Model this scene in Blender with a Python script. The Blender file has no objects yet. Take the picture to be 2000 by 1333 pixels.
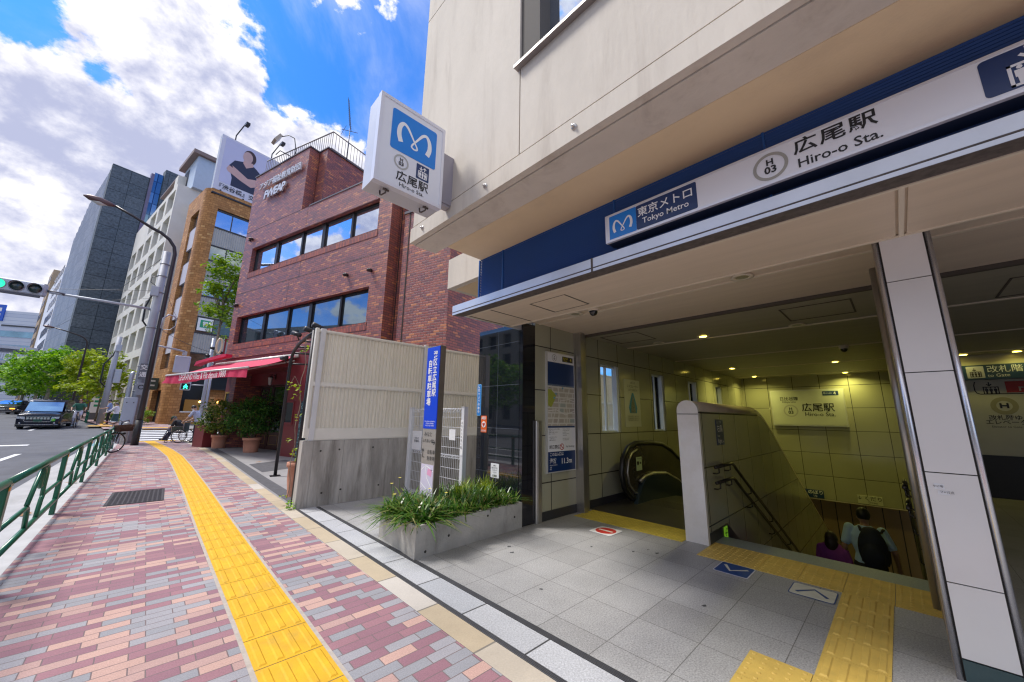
import bpy, bmesh, math, random
from mathutils import Vector, Matrix, Euler
R = math.radians
rnd = random.Random(7)
scene = bpy.context.scene
COL = scene.collection

# ------------------------------------------------------------------ camera
cam_d = bpy.data.cameras.new('camera'); cam_d.sensor_fit = 'HORIZONTAL'; cam_d.sensor_width = 36.0
cam_d.lens = 12.967; cam_d.clip_start = 0.05; cam_d.clip_end = 3000
cam = bpy.data.objects.new('camera', cam_d); COL.objects.link(cam)
_r = Vector((0.7163858, -0.69755196, 0.01458241)); _u = Vector((-0.15068519, -0.13427878, 0.97941982)); _f = Vector((0.6812381, 0.70383981, 0.20130616))
mw = Matrix.Identity(4)
for i in range(3):
    mw[i][0] = _r[i]; mw[i][1] = _u[i]; mw[i][2] = -_f[i]
mw[2][3] = 1.36
cam.matrix_world = mw
scene.camera = cam
scene.view_settings.view_transform = 'Standard'; scene.view_settings.look = 'None'
scene.view_settings.gamma = 1.0; scene.view_settings.use_curve_mapping = False
scene.view_settings.exposure = 1.22
scene.cycles.max_bounces = 8; scene.cycles.diffuse_bounces = 5; scene.cycles.glossy_bounces = 3
scene.cycles.transmission_bounces = 4; scene.cycles.sample_clamp_indirect = 4.0
scene.cycles.use_denoising = True; scene.cycles.filter_width = 1.25

# ------------------------------------------------------------------ sky, clouds, sun
SUN_EL, SUN_AZ = 56.0, -38.0          # azimuth measured from +Y towards +X
world = bpy.data.worlds.new('World'); scene.world = world; world.use_nodes = True
def build_world():
    nt = world.node_tree; N = nt.nodes; L = nt.links
    for n in list(N): N.remove(n)
    out = N.new('ShaderNodeOutputWorld'); bg = N.new('ShaderNodeBackground'); bg.inputs['Strength'].default_value = 0.1
    L.new(bg.outputs[0], out.inputs[0])
    sky = N.new('ShaderNodeTexSky'); sky.sky_type = 'NISHITA'; sky.sun_disc = False
    sky.sun_elevation = R(SUN_EL); sky.sun_rotation = R(SUN_AZ); sky.air_density = 1.0; sky.dust_density = 0.6; sky.ozone_density = 2.2
    tc = N.new('ShaderNodeTexCoord')
    def math_(op, a, b=None, c=None):
        n = N.new('ShaderNodeMath'); n.operation = op
        for i, v in enumerate((a, b, c)):
            if v is None: continue
            if hasattr(v, 'is_output'): L.new(v, n.inputs[i])
            else: n.inputs[i].default_value = v
        return n.outputs[0]
    sep = N.new('ShaderNodeSeparateXYZ'); L.new(tc.outputs['Generated'], sep.inputs[0])
    zz = math_('ADD', math_('MAXIMUM', sep.outputs[2], 0.0), 0.42)
    comb = N.new('ShaderNodeCombineXYZ')
    L.new(math_('DIVIDE', sep.outputs[0], zz), comb.inputs[0]); L.new(math_('DIVIDE', sep.outputs[1], zz), comb.inputs[1])
    L.new(sep.outputs[2], comb.inputs[2])
    def noise(scale, detail, rough, off=0.0, dist=0.0, flat=False, shift=(0,0,0)):
        mp = N.new('ShaderNodeMapping'); L.new(comb.outputs[0] if flat else tc.outputs['Generated'], mp.inputs[0])
        mp.inputs['Location'].default_value = (off+shift[0], off*0.7+shift[1], off*0.3+shift[2])
        if not flat: mp.inputs['Scale'].default_value = (1, 1, 1.35)
        n = N.new('ShaderNodeTexNoise'); L.new(mp.outputs[0], n.inputs['Vector'])
        n.inputs['Scale'].default_value = scale; n.inputs['Detail'].default_value = detail
        n.inputs['Roughness'].default_value = rough; n.inputs['Distortion'].default_value = dist
        return n.outputs['Fac']
    bias = None
    # cloud banks and blue gaps of this sky, as directions
    blobs = [((-0.068,0.864,0.499),12,2,.62),((0.042,0.861,0.507),11,2,.65),((0.16,0.835,0.52),9.5,3,.85),((0.235,0.80,0.55),8,2,.85),((-0.134,0.834,0.48),10,2,.45),
             ((-0.07,0.765,0.64),10,2,.85),((-0.195,0.882,0.43),14,2,.6),((-0.164,0.929,0.332),18,4,.55),((-0.174,0.954,0.246),18,4,.45),
             ((0.16,0.63,0.76),10,2,.25),((-0.175,0.812,0.556),5.5,1,-1.15),((-0.105,0.822,0.560),4.0,1,-.85),((-0.075,0.84,0.537),3,.5,-.6),((0.105,0.738,0.667),9,3,-.62),((0.25,0.68,0.69),11,4,-.62),
             ((0.256,0.609,0.74),10,3,-.4),((0.36,0.75,0.56),6,3,-.45),((-0.9,0.2,0.4),50,10,.6),((-0.6,-0.5,0.6),55,10,.7),((0.0,-0.3,0.95),40,10,.4)]
    for d, ro, ri, w in blobs:
        dp = N.new('ShaderNodeVectorMath'); dp.operation = 'DOT_PRODUCT'; L.new(tc.outputs['Generated'], dp.inputs[0])
        v = Vector(d).normalized(); dp.inputs[1].default_value = v
        mr = N.new('ShaderNodeMapRange'); mr.interpolation_type = 'SMOOTHSTEP'
        L.new(dp.outputs['Value'], mr.inputs['Value'])
        mr.inputs['From Min'].default_value = math.cos(R(ro)); mr.inputs['From Max'].default_value = math.cos(R(ri))
        mr.inputs['To Min'].default_value = 0.0; mr.inputs['To Max'].default_value = w
        bias = mr.outputs[0] if bias is None else math_('ADD', bias, mr.outputs[0])
    n1 = noise(5.2, 12.0, 0.58, 3.1, 0.15); n2 = noise(17.0, 9.0, 0.62, 7.7, 0.1)
    n1s = noise(5.2, 12.0, 0.58, 3.1, 0.15, shift=(-0.022, 0.016, 0.040)); n2s = noise(17.0, 9.0, 0.62, 7.7, 0.1, shift=(-0.010, 0.008, 0.020))
    dens = math_('ADD', math_('ADD', math_('MULTIPLY', n1, 4.4), math_('MULTIPLY', n2, 2.2)), bias)
    mask = N.new('ShaderNodeMapRange'); mask.interpolation_type = 'SMOOTHSTEP'; L.new(dens, mask.inputs['Value'])
    mask.inputs['From Min'].default_value = 3.34; mask.inputs['From Max'].default_value = 3.80
    wisp = N.new('ShaderNodeMapRange'); wisp.interpolation_type = 'SMOOTHSTEP'; L.new(math_('ADD', noise(1.7, 9.0, 0.62, 12.0, 1.2, True), math_('MULTIPLY', bias, 0.08)), wisp.inputs['Value'])
    wisp.inputs['From Min'].default_value = 0.36; wisp.inputs['From Max'].default_value = 0.80; wisp.inputs['To Max'].default_value = 0.6
    cov = math_('MAXIMUM', mask.outputs[0], wisp.outputs[0])
    # thick parts of the cloud turn lavender grey
    shade = N.new('ShaderNodeMapRange'); shade.interpolation_type = 'SMOOTHSTEP'
    relief = math_('ADD', math_('MULTIPLY', math_('SUBTRACT', n1s, n1), 2.2), math_('MULTIPLY', math_('SUBTRACT', n2s, n2), 0.9))
    L.new(math_('ADD', math_('ADD', math_('MULTIPLY', noise(4.6, 9.0, 0.58, 21.0, 0.3), 1.3), math_('MULTIPLY', dens, 0.16)), relief), shade.inputs['Value'])
    shade.inputs['From Min'].default_value = 1.02; shade.inputs['From Max'].default_value = 1.75
    cc = N.new('ShaderNodeMix'); cc.data_type = 'RGBA'; L.new(shade.outputs[0], cc.inputs['Factor'])
    cc.inputs['A'].default_value = (5.4, 5.3, 5.4, 1); cc.inputs['B'].default_value = (2.3, 2.45, 3.4, 1)
    # a deeper blue between the clouds
    sk = N.new('ShaderNodeMix'); sk.data_type = 'RGBA'; sk.blend_type = 'MULTIPLY'; sk.inputs['Factor'].default_value = 1.0
    L.new(sky.outputs[0], sk.inputs['A']); sk.inputs['B'].default_value = (0.17, 0.54, 1.04, 1)
    mx = N.new('ShaderNodeMix'); mx.data_type = 'RGBA'; L.new(cov, mx.inputs['Factor'])
    L.new(sk.outputs['Result'], mx.inputs['A']); L.new(cc.outputs['Result'], mx.inputs['B'])
    L.new(mx.outputs['Result'], bg.inputs['Color'])
build_world()
sun_d = bpy.data.lights.new('sun', 'SUN'); sun_d.energy = 1.8; sun_d.angle = R(14); sun_d.color = (1.0, 0.95, 0.88)
sun = bpy.data.objects.new('sun', sun_d); COL.objects.link(sun)
_sd = Vector((math.sin(R(SUN_AZ))*math.cos(R(SUN_EL)), math.cos(R(SUN_AZ))*math.cos(R(SUN_EL)), math.sin(R(SUN_EL))))
sun.rotation_euler = (-_sd).to_track_quat('-Z', 'Y').to_euler(); sun.location = _sd*60

# ------------------------------------------------------------------ materials
_M = {}
def _nt(name):
    m = bpy.data.materials.new(name); m.use_nodes = True
    return m, m.node_tree.nodes, m.node_tree.links, m.node_tree.nodes['Principled BSDF']
def hexc(h):
    c = [int(h[i:i+2], 16)/255 for i in (0, 2, 4)]
    return tuple((x/12.92 if x <= .04045 else ((x+.055)/1.055)**2.4) for x in c)
def mat(name, col, rough=0.6, metal=0.0, var=0.12, vs=3.0, bump=0.0, bs=40.0, spec=0.5, emit=None, es=0.0, coord='Object', col2=None, streak=None, alpha=None, dirt=0.0, dscale=(4,4,.25), dcol=(.16,.12,.09)):
    if name in _M: return _M[name]
    m, N, L, b = _nt(name)
    if isinstance(col, str): col = hexc(col)
    b.inputs['Roughness'].default_value = rough; b.inputs['Metallic'].default_value = metal
    b.inputs['Specular IOR Level'].default_value = spec
    b.inputs['Base Color'].default_value = (*col, 1)
    if var > 0 or bump > 0:
        tc = N.new('ShaderNodeTexCoord'); src = tc.outputs[coord]
        if streak:
            mp = N.new('ShaderNodeMapping'); mp.inputs['Scale'].default_value = streak; L.new(src, mp.inputs[0]); src = mp.outputs[0]
    if var > 0:
        n = N.new('ShaderNodeTexNoise'); n.inputs['Scale'].default_value = vs; n.inputs['Detail'].default_value = 8; n.inputs['Roughness'].default_value = .65
        L.new(src, n.inputs['Vector'])
        r = N.new('ShaderNodeValToRGB'); L.new(n.outputs['Fac'], r.inputs[0])
        c2 = hexc(col2) if isinstance(col2, str) else col2
        lo = c2 if c2 else tuple(c*(1-var) for c in col); hi = tuple(min(1, c*(1+var)) for c in col)
        r.color_ramp.elements[0].position = .3; r.color_ramp.elements[1].position = .68
        r.color_ramp.elements[0].color = (*lo, 1); r.color_ramp.elements[1].color = (*hi, 1)
        L.new(r.outputs[0], b.inputs['Base Color'])
    if dirt > 0:
        mp2 = N.new('ShaderNodeMapping'); mp2.inputs['Scale'].default_value = dscale; L.new(tc.outputs[coord], mp2.inputs[0])
        n3 = N.new('ShaderNodeTexNoise'); n3.inputs['Scale'].default_value = 1.7; n3.inputs['Detail'].default_value = 9; n3.inputs['Roughness'].default_value = .7; n3.inputs['Distortion'].default_value = .4
        L.new(mp2.outputs[0], n3.inputs['Vector']); mr = N.new('ShaderNodeMapRange'); mr.interpolation_type = 'SMOOTHSTEP'; L.new(n3.outputs['Fac'], mr.inputs['Value'])
        mr.inputs['From Min'].default_value = .48; mr.inputs['From Max'].default_value = .78; mr.inputs['To Max'].default_value = dirt
        dm = N.new('ShaderNodeMix'); dm.data_type = 'RGBA'; L.new(mr.outputs[0], dm.inputs['Factor']); L.new(b.inputs['Base Color'].links[0].from_socket, dm.inputs['A']); dm.inputs['B'].default_value = (*dcol, 1)
        L.new(dm.outputs['Result'], b.inputs['Base Color'])
    if bump > 0:
        n2 = N.new('ShaderNodeTexNoise'); n2.inputs['Scale'].default_value = bs; n2.inputs['Detail'].default_value = 4
        L.new(src, n2.inputs['Vector'])
        bp = N.new('ShaderNodeBump'); bp.inputs['Strength'].default_value = bump; bp.inputs['Distance'].default_value = .01
        L.new(n2.outputs['Fac'], bp.inputs['Height']); L.new(bp.outputs[0], b.inputs['Normal'])
    if emit:
        b.inputs['Emission Color'].default_value = (*(hexc(emit) if isinstance(emit, str) else emit), 1); b.inputs['Emission Strength'].default_value = es
    _M[name] = m
    return m
def brick_mat(name, cols, mortar, bw, bh, ms=0.01, offset=.5, freq=2, rough=.7, bump=.35, grain=0.0, gscale=120, spec=.4, big=0.0, bias=0.0, squash=1.0, metal=0.0):
    """cols: list of (position, colour); one flat random tone per brick, UV in metres"""
    if name in _M: return _M[name]
    m, N, L, b = _nt(name)
    uv = N.new('ShaderNodeTexCoord')
    br = N.new('ShaderNodeTexBrick'); L.new(uv.outputs['UV'], br.inputs['Vector'])
    br.inputs['Scale'].default_value = 1.0; br.inputs['Brick Width'].default_value = bw; br.inputs['Row Height'].default_value = bh
    br.inputs['Mortar Size'].default_value = ms; br.inputs['Mortar Smooth'].default_value = .15; br.inputs['Bias'].default_value = bias
    br.inputs['Color1'].default_value = (0, 0, 0, 1); br.inputs['Color2'].default_value = (1, 1, 1, 1); br.inputs['Mortar'].default_value = (.5, .5, .5, 1)
    br.offset = offset; br.offset_frequency = freq; br.squash = squash
    ra = N.new('ShaderNodeValToRGB'); ra.color_ramp.interpolation = 'CONSTANT'; L.new(br.outputs['Color'], ra.inputs[0])
    e = ra.color_ramp.elements
    while len(e) < len(cols): e.new(.5)
    for i, (p, c) in enumerate(cols):
        e[i].position = p; e[i].color = (*(hexc(c) if isinstance(c, str) else c), 1)
    mix = N.new('ShaderNodeMix'); mix.data_type = 'RGBA'; L.new(br.outputs['Fac'], mix.inputs['Factor'])
    L.new(ra.outputs[0], mix.inputs['A']); mix.inputs['B'].default_value = (*(hexc(mortar) if isinstance(mortar, str) else mortar), 1)
    last = mix.outputs['Result']
    for amt, sc in ((grain, gscale), (big, .7)):
        if amt > 0:
            n = N.new('ShaderNodeTexNoise'); n.inputs['Scale'].default_value = sc; n.inputs['Detail'].default_value = 6; n.inputs['Roughness'].default_value = .7
            L.new(uv.outputs['UV'], n.inputs['Vector'])
            mr = N.new('ShaderNodeMapRange'); L.new(n.outputs['Fac'], mr.inputs['Value']); mr.inputs['From Min'].default_value = .25; mr.inputs['From Max'].default_value = .75
            mr.inputs['To Min'].default_value = 1-amt; mr.inputs['To Max'].default_value = 1+amt
            mm = N.new('ShaderNodeMix'); mm.data_type = 'RGBA'; mm.blend_type = 'MULTIPLY'; mm.inputs['Factor'].default_value = 1
            L.new(last, mm.inputs['A']); L.new(mr.outputs[0], mm.inputs['B']); last = mm.outputs['Result']
    L.new(last, b.inputs['Base Color'])
    b.inputs['Roughness'].default_value = rough; b.inputs['Specular IOR Level'].default_value = spec; b.inputs['Metallic'].default_value = metal
    if bump > 0:
        inv = N.new('ShaderNodeMath'); inv.operation = 'SUBTRACT'; inv.inputs[0].default_value = 1; L.new(br.outputs['Fac'], inv.inputs[1])
        bp = N.new('ShaderNodeBump'); bp.inputs['Strength'].default_value = bump; bp.inputs['Distance'].default_value = .006
        L.new(inv.outputs[0], bp.inputs['Height']); L.new(bp.outputs[0], b.inputs['Normal'])
    _M[name] = m
    return m
def glass_mat(name, col, rough=.03, metal=0.0, spec=.9, var=0.0):
    return mat(name, col, rough=rough, metal=metal, spec=spec, var=var)
def clear_glass(name, tint=(.9, .95, .95), refl=.12):
    if name in _M: return _M[name]
    m, N, L, b = _nt(name); N.remove(b)
    out = [n for n in N if n.type == 'OUTPUT_MATERIAL'][0]
    t = N.new('ShaderNodeBsdfTransparent'); t.inputs[0].default_value = (*tint, 1)
    g = N.new('ShaderNodeBsdfGlossy'); g.inputs['Roughness'].default_value = .02
    lw = N.new('ShaderNodeLayerWeight'); lw.inputs[0].default_value = refl
    mx = N.new('ShaderNodeMixShader'); L.new(lw.outputs['Fresnel'], mx.inputs[0]); L.new(t.outputs[0], mx.inputs[1]); L.new(g.outputs[0], mx.inputs[2])
    L.new(mx.outputs[0], out.inputs[0]); _M[name] = m
    return m
def leaf_mat(name, cols, rough=.55):
    if name in _M: return _M[name]
    m, N, L, b = _nt(name)
    g = N.new('ShaderNodeNewGeometry'); r = N.new('ShaderNodeValToRGB'); L.new(g.outputs['Random Per Island'], r.inputs[0])
    e = r.color_ramp.elements
    while len(e) < len(cols): e.new(.5)
    for i, c in enumerate(cols):
        e[i].position = i/(len(cols)-1); e[i].color = (*(hexc(c) if isinstance(c, str) else c), 1)
    L.new(r.outputs[0], b.inputs['Base Color']); b.inputs['Roughness'].default_value = rough
    out = [n for n in N if n.type == 'OUTPUT_MATERIAL'][0]
    tr = N.new('ShaderNodeBsdfTranslucent'); L.new(r.outputs[0], tr.inputs[0]); mx = N.new('ShaderNodeMixShader'); mx.inputs[0].default_value = .35
    L.new(b.outputs[0], mx.inputs[1]); L.new(tr.outputs[0], mx.inputs[2]); L.new(mx.outputs[0], out.inputs[0])
    _M[name] = m
    return m

# ------------------------------------------------------------------ mesh helpers
class MB:
    def __init__(s): s.v = []; s.f = []; s.sm = []
    def add(s, vs, fs, smooth=False):
        o = len(s.v); s.v += [tuple(v) for v in vs]; s.f += [tuple(i+o for i in f) for f in fs]; s.sm += [smooth]*len(fs); return s
    def box(s, x0, y0, z0, x1, y1, z1):
        if x0 > x1: x0, x1 = x1, x0
        if y0 > y1: y0, y1 = y1, y0
        if z0 > z1: z0, z1 = z1, z0
        return s.add([(x0,y0,z0),(x1,y0,z0),(x1,y1,z0),(x0,y1,z0),(x0,y0,z1),(x1,y0,z1),(x1,y1,z1),(x0,y1,z1)],
                     [(0,3,2,1),(4,5,6,7),(0,1,5,4),(1,2,6,5),(2,3,7,6),(3,0,4,7)])
    def bbox(s, x0, y0, z0, x1, y1, z1, c=.01):
        """box with chamfered vertical and top edges"""
        if x0 > x1: x0, x1 = x1, x0
        if y0 > y1: y0, y1 = y1, y0
        c = min(c, (x1-x0)*.45, (y1-y0)*.45, (z1-z0)*.45)
        def ring(i, z): return [(x0+c+i,y0+i,z),(x1-c-i,y0+i,z),(x1-i,y0+c+i,z),(x1-i,y1-c-i,z),(x1-c-i,y1-i,z),(x0+c+i,y1-i,z),(x0+i,y1-c-i,z),(x0+i,y0+c+i,z)]
        k = c*.5
        vs = ring(k, z0)+ring(0, z0+k)+ring(0, z1-k)+ring(k, z1); fs = [tuple(range(7,-1,-1)), tuple(range(24,32))]
        for a in range(3):
            for i in range(8):
                j = (i+1) % 8; fs.append((a*8+i, a*8+j, a*8+8+j, a*8+8+i))
        return s.add(vs, fs)
    def obox(s, c, size, rot=None, taper=1.0):
        hx, hy, hz = [q/2 for q in size]; m = rot if rot is not None else Matrix.Identity(3)
        vs = []
        for z in (-hz, hz):
            k = taper if z > 0 else 1
            for x, y in ((-hx,-hy),(hx,-hy),(hx,hy),(-hx,hy)): vs.append(Vector(c)+m@Vector((x*k, y*k, z)))
        return s.add(vs, [(0,3,2,1),(4,5,6,7),(0,1,5,4),(1,2,6,5),(2,3,7,6),(3,0,4,7)])
    def poly(s, pts): return s.add(pts, [tuple(range(len(pts)))])
    def prism(s, pts, a, b, axis='z'):
        """2D outline extruded from a to b along an axis; outline given in the other two axes"""
        def P(p, t):
            return {'z': (p[0], p[1], t), 'y': (p[0], t, p[1]), 'x': (t, p[0], p[1])}[axis]
        n = len(pts)
        vs = [P(p, a) for p in pts]+[P(p, b) for p in pts]
        fs = [tuple(range(n-1,-1,-1)), tuple(range(n, 2*n))]+[(i, (i+1) % n, n+(i+1) % n, n+i) for i in range(n)]
        return s.add(vs, fs)
    def tube(s, path, r, seg=8, closed=False, caps=True):
        P = [Vector(p) for p in path]; n = len(P); rr = r if isinstance(r, (list, tuple)) else [r]*n
        up = None; vs = []; fs = []
        for i in range(n):
            if closed: t = (P[(i+1) % n]-P[i-1])
            else: t = P[min(i+1, n-1)]-P[max(i-1, 0)]
            t = t.normalized() if t.length > 1e-9 else Vector((0,0,1))
            if up is None:
                up = Vector((0,0,1)) if abs(t.z) < .9 else Vector((1,0,0))
            a = t.cross(up)
            if a.length < 1e-6: a = t.cross(Vector((0,1,0)))
            a.normalize(); b2 = a.cross(t).normalized(); up = b2
            for k in range(seg):
                an = 2*math.pi*k/seg; vs.append(P[i]+(a*math.cos(an)+b2*math.sin(an))*rr[i])
        m = n if closed else n-1
        for i in range(m):
            j = (i+1) % n
            for k in range(seg):
                l = (k+1) % seg; fs.append((i*seg+k, i*seg+l, j*seg+l, j*seg+k))
        if caps and not closed: fs += [tuple(range(seg-1,-1,-1)), tuple((n-1)*seg+k for k in range(seg))]
        return s.add(vs, fs, seg > 5)
    def cyl(s, p0, p1, r0, r1=None, seg=14): return s.tube([p0, p1], [r0, r0 if r1 is None else r1], seg)
    def lathe(s, prof, c=(0,0,0), seg=20):
        """profile of (radius, z)"""
        vs = []; fs = []
        for r_, z in prof:
            for k in range(seg): vs.append((c[0]+r_*math.cos(2*math.pi*k/seg), c[1]+r_*math.sin(2*math.pi*k/seg), c[2]+z))
        for i in range(len(prof)-1):
            for k in range(seg):
                l = (k+1) % seg; fs.append((i*seg+k, i*seg+l, (i+1)*seg+l, (i+1)*seg+k))
        return s.add(vs, fs, True)
    def ball(s, c, r, seg=12, rings=8):
        r = r if isinstance(r, (tuple, list)) else (r, r, r); vs = []; fs = []
        for i in range(rings+1):
            t = math.pi*i/rings
            for k in range(seg): vs.append((c[0]+r[0]*math.sin(t)*math.cos(2*math.pi*k/seg), c[1]+r[1]*math.sin(t)*math.sin(2*math.pi*k/seg), c[2]+r[2]*math.cos(t)))
        for i in range(rings):
            for k in range(seg):
                l = (k+1) % seg; fs.append((i*seg+k, (i+1)*seg+k, (i+1)*seg+l, i*seg+l))
        return s.add(vs, fs, True)
    def torus(s, c, R_, r, axis='z', seg=28, k=8):
        p = []
        for i in range(seg):
            a = 2*math.pi*i/seg; x, y = R_*math.cos(a), R_*math.sin(a)
            p.append({'z': (c[0]+x, c[1]+y, c[2]), 'y': (c[0]+x, c[1], c[2]+y), 'x': (c[0], c[1]+x, c[2]+y)}[axis])
        return s.tube(p, r, k, closed=True)
    def xf(s, m, start=0):
        for i in range(start, len(s.v)): s.v[i] = tuple(m@Vector(s.v[i]))
        return s
    def mesh(s, name, m=None, recalc=True):
        me = bpy.data.meshes.new(name); me.from_pydata(s.v, [], s.f)
        if recalc:
            b = bmesh.new(); b.from_mesh(me); bmesh.ops.recalc_face_normals(b, faces=b.faces); b.to_mesh(me); b.free()
        me.polygons.foreach_set('use_smooth', s.sm)
        uv = me.uv_layers.new(name='UVMap').data; V = me.vertices
        for p in me.polygons:
            n = p.normal; ax, ay, az = abs(n.x), abs(n.y), abs(n.z)
            for li in p.loop_indices:
                c = V[me.loops[li].vertex_index].co
                uv[li].uv = (c.x, c.y) if az >= ax and az >= ay else ((c.y, c.z) if ax > ay else (c.x, c.z))
        if m: me.materials.append(m)
        return me
    def build(s, name, m, parent=None, loc=None, recalc=True):
        o = bpy.data.objects.new(name, s.mesh(name, m, recalc)); COL.objects.link(o)
        if parent: o.parent = parent
        if loc: o.location = loc
        return o
def tag(o, label, cat, group=None):
    o['label'] = label; o['category'] = cat
    if group: o['group'] = group
    return o
def thing(name, label, cat, loc=(0,0,0), rotz=0.0, group=None):
    o = bpy.data.objects.new(name, None); COL.objects.link(o); o.location = loc; o.rotation_euler = (0,0,rotz); o.empty_display_size = .2
    return tag(o, label, cat, group)
def struct(name, mb, m, kind='structure'):
    o = mb.build(name, m); o['kind'] = kind; return o
def copy_tree(o, parent=None):
    c = o.copy(); COL.objects.link(c)
    if parent: c.parent = parent
    for ch in list(o.children): copy_tree(ch, c)
    return c
def yaw_rot(yaw): return -math.pi/2-R(yaw)     # local x = to the right as seen from the street, local y = into the building
_dg = None
def text_into(mb, body, x, z, size, y=-.004, align='CENTER', bold=0.0, sx=1.0, spacing=1.0, flat=None, shear=0.0):
    """glyphs standing in the local XZ plane (x to the right, z up), front towards -y"""
    c = bpy.data.curves.new('glyphs', 'FONT'); c.body = body; c.size = size; c.align_x = align; c.align_y = 'CENTER'; c.resolution_u = 2
    c.offset = bold*size; c.space_character = spacing; c.shear = shear
    o = bpy.data.objects.new('glyphs', c); COL.objects.link(o)
    me = bpy.data.meshes.new_from_object(o.evaluated_get(bpy.context.evaluated_depsgraph_get()))
    if flat is None: vs = [(x+v.co.x*sx, y, z+v.co.y) for v in me.vertices]
    else: vs = [(x+v.co.x*sx, z+v.co.y, flat) for v in me.vertices]
    mb.add(vs, [tuple(p.vertices) for p in me.polygons])
    bpy.data.objects.remove(o); bpy.data.curves.remove(c); bpy.data.meshes.remove(me)
    return mb
def text(parent, m, items, name='lettering'):
    mb = MB()
    for it in items: text_into(mb, **it)
    return mb.build(name, m, parent, recalc=False)
def T(body, x, z, size, **k): return dict(body=body, x=x, z=z, size=size, **k)
def rrect(x0, z0, x1, z1, r, n=4):
    p = []
    for cx, cz, a0 in ((x1-r,z0+r,-90),(x1-r,z1-r,0),(x0+r,z1-r,90),(x0+r,z0+r,180)):
        for i in range(n+1): a = R(a0+90*i/n); p.append((cx+r*math.cos(a), cz+r*math.sin(a)))
    return p
def plate(mb, pts, y, t=.002):
    """thin solid in the XZ plane with its front at y"""
    return mb.prism(pts, y, y+t, 'y')
def ring2d(mb, cx, cz, r0, r1, y, t=.002, seg=32, sx=1.0):
    vs = []; fs = []
    for k in range(seg):
        a = 2*math.pi*k/seg
        for r_ in (r0, r1): vs.append((cx+sx*r_*math.cos(a), y, cz+r_*math.sin(a)))
    for k in range(seg):
        l = (k+1) % seg; fs.append((2*k, 2*k+1, 2*l+1, 2*l))
    return mb.add(vs, fs)
def arc(cx, cz, r_, a0, a1, n=8, rz=None):
    return [(cx+r_*math.cos(R(a0+(a1-a0)*i/n)), cz+(rz or r_)*math.sin(R(a0+(a1-a0)*i/n))) for i in range(n+1)]
def lerp(a, b, t): return a+(b-a)*t

def hz(y):
    """height of the street: level by the station, rising gently beyond the side street"""
    P = [(-400,0),(23,0),(34,.30),(39,.44),(60,.95),(85,1.18),(140,1.28),(600,1.3)]
    for (a, ha), (b, hb) in zip(P, P[1:]):
        if y <= b: return lerp(ha, hb, (y-a)/(b-a))
    return 1.3
YS = [-60,-20,0,10,18,23,26,30,34,39,46,53,60,70,85,110,140,220,400,900]
def sheet(mb, x0f, x1f, ya, yb, dz=0.0):
    """strip of ground following the street's height; x edges are numbers or functions of y"""
    ys = sorted(set([ya, yb]+[y for y in YS if ya < y < yb]))
    f = lambda g, y: g(y) if callable(g) else g
    vs = []; fs = []
    for y in ys: vs += [(f(x0f, y), y, hz(y)+dz), (f(x1f, y), y, hz(y)+dz)]
    for i in range(len(ys)-1): fs.append((2*i, 2*i+1, 2*i+3, 2*i+2))
    return mb.add(vs, fs)
# ================================================================== materials of the station
CONC = mat('cream_concrete', (.62,.565,.49), rough=.85, var=.10, vs=1.1, bump=.25, bs=30, streak=(1,1,.35), dirt=.45, dscale=(2.6,2.6,.32), dcol=(.34,.285,.235))
SOFF = mat('soffit_paint', (.73,.57,.365), rough=.8, var=.06, vs=.8, bump=.12, bs=60, dirt=.3, dscale=(1.2,.7,1), dcol=(.48,.37,.26))
PANEL = mat('ceiling_panel', (.66,.55,.43), rough=.55, var=.06, vs=1.2, streak=(6,.6,1), dirt=.22, dscale=(9,.8,1), dcol=(.42,.32,.24))
TRIM = mat('cream_trim', (.70,.62,.50), rough=.5, var=.04)
STEEL = mat('brushed_steel', (.52,.50,.47), rough=.32, metal=.85, var=.12, vs=2, streak=(6,6,.3))
ALU = mat('aluminium', (.62,.66,.74), rough=.38, metal=.55, var=.06, vs=4)
DARK = mat('dark_gap', (.025,.022,.02), rough=.8, var=0)
NAVY = mat('navy_louvre', (.006,.055,.24), rough=.35, var=.05)
NAVYP = mat('navy_print', (.01,.035,.13), rough=.3, var=0)
SKYB = mat('light_blue_print', (.006,.21,.68), rough=.3, var=0)
WHITE = mat('white_panel', (.78,.79,.82), rough=.25, var=.03, vs=2)
SWHITE = mat('sign_white', (.80,.80,.84), rough=.2, var=.02, vs=1)
BLACKP = mat('black_print', (.012,.012,.014), rough=.4, var=0)
GREYP = mat('grey_print', (.42,.42,.40), rough=.4, var=0)
WHITEP = mat('white_print', (.85,.85,.86), rough=.4, var=0)
YELP = mat('yellow_print', (.75,.62,.03), rough=.4, var=0)
REDP = mat('red_print', (.50,.03,.02), rough=.45, var=.05)
TILE = brick_mat('wall_tile', [(0,(.35,.345,.25)),(.3,(.38,.37,.27)),(.7,(.36,.355,.26))], (.05,.045,.04), .64, .63, .008, offset=0, rough=.13, bump=.4, spec=.6, big=.05)  # tile tone lowered so the colour carries the hall's dimmer light
WARMT = mat('warm_tile', (.58,.52,.44), rough=.25, var=.04)
BASE = mat('dark_base', (.035,.035,.04), rough=.3, var=.1)
BGRAN = brick_mat('black_granite', [(0,(.012,.013,.018)),(.5,(.016,.016,.022))], (.002,.002,.002), .8, .62, .006, offset=0, rough=.05, spec=.8, bump=.2)
GRAN = brick_mat('granite_floor', [(0,(.315,.31,.305)),(.25,(.345,.34,.335)),(.55,(.325,.32,.315)),(.8,(.36,.355,.35))], (.14,.135,.13), .405, .405, .0028, offset=0, rough=.45, bump=.12, grain=.62, gscale=95, big=.26)
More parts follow.
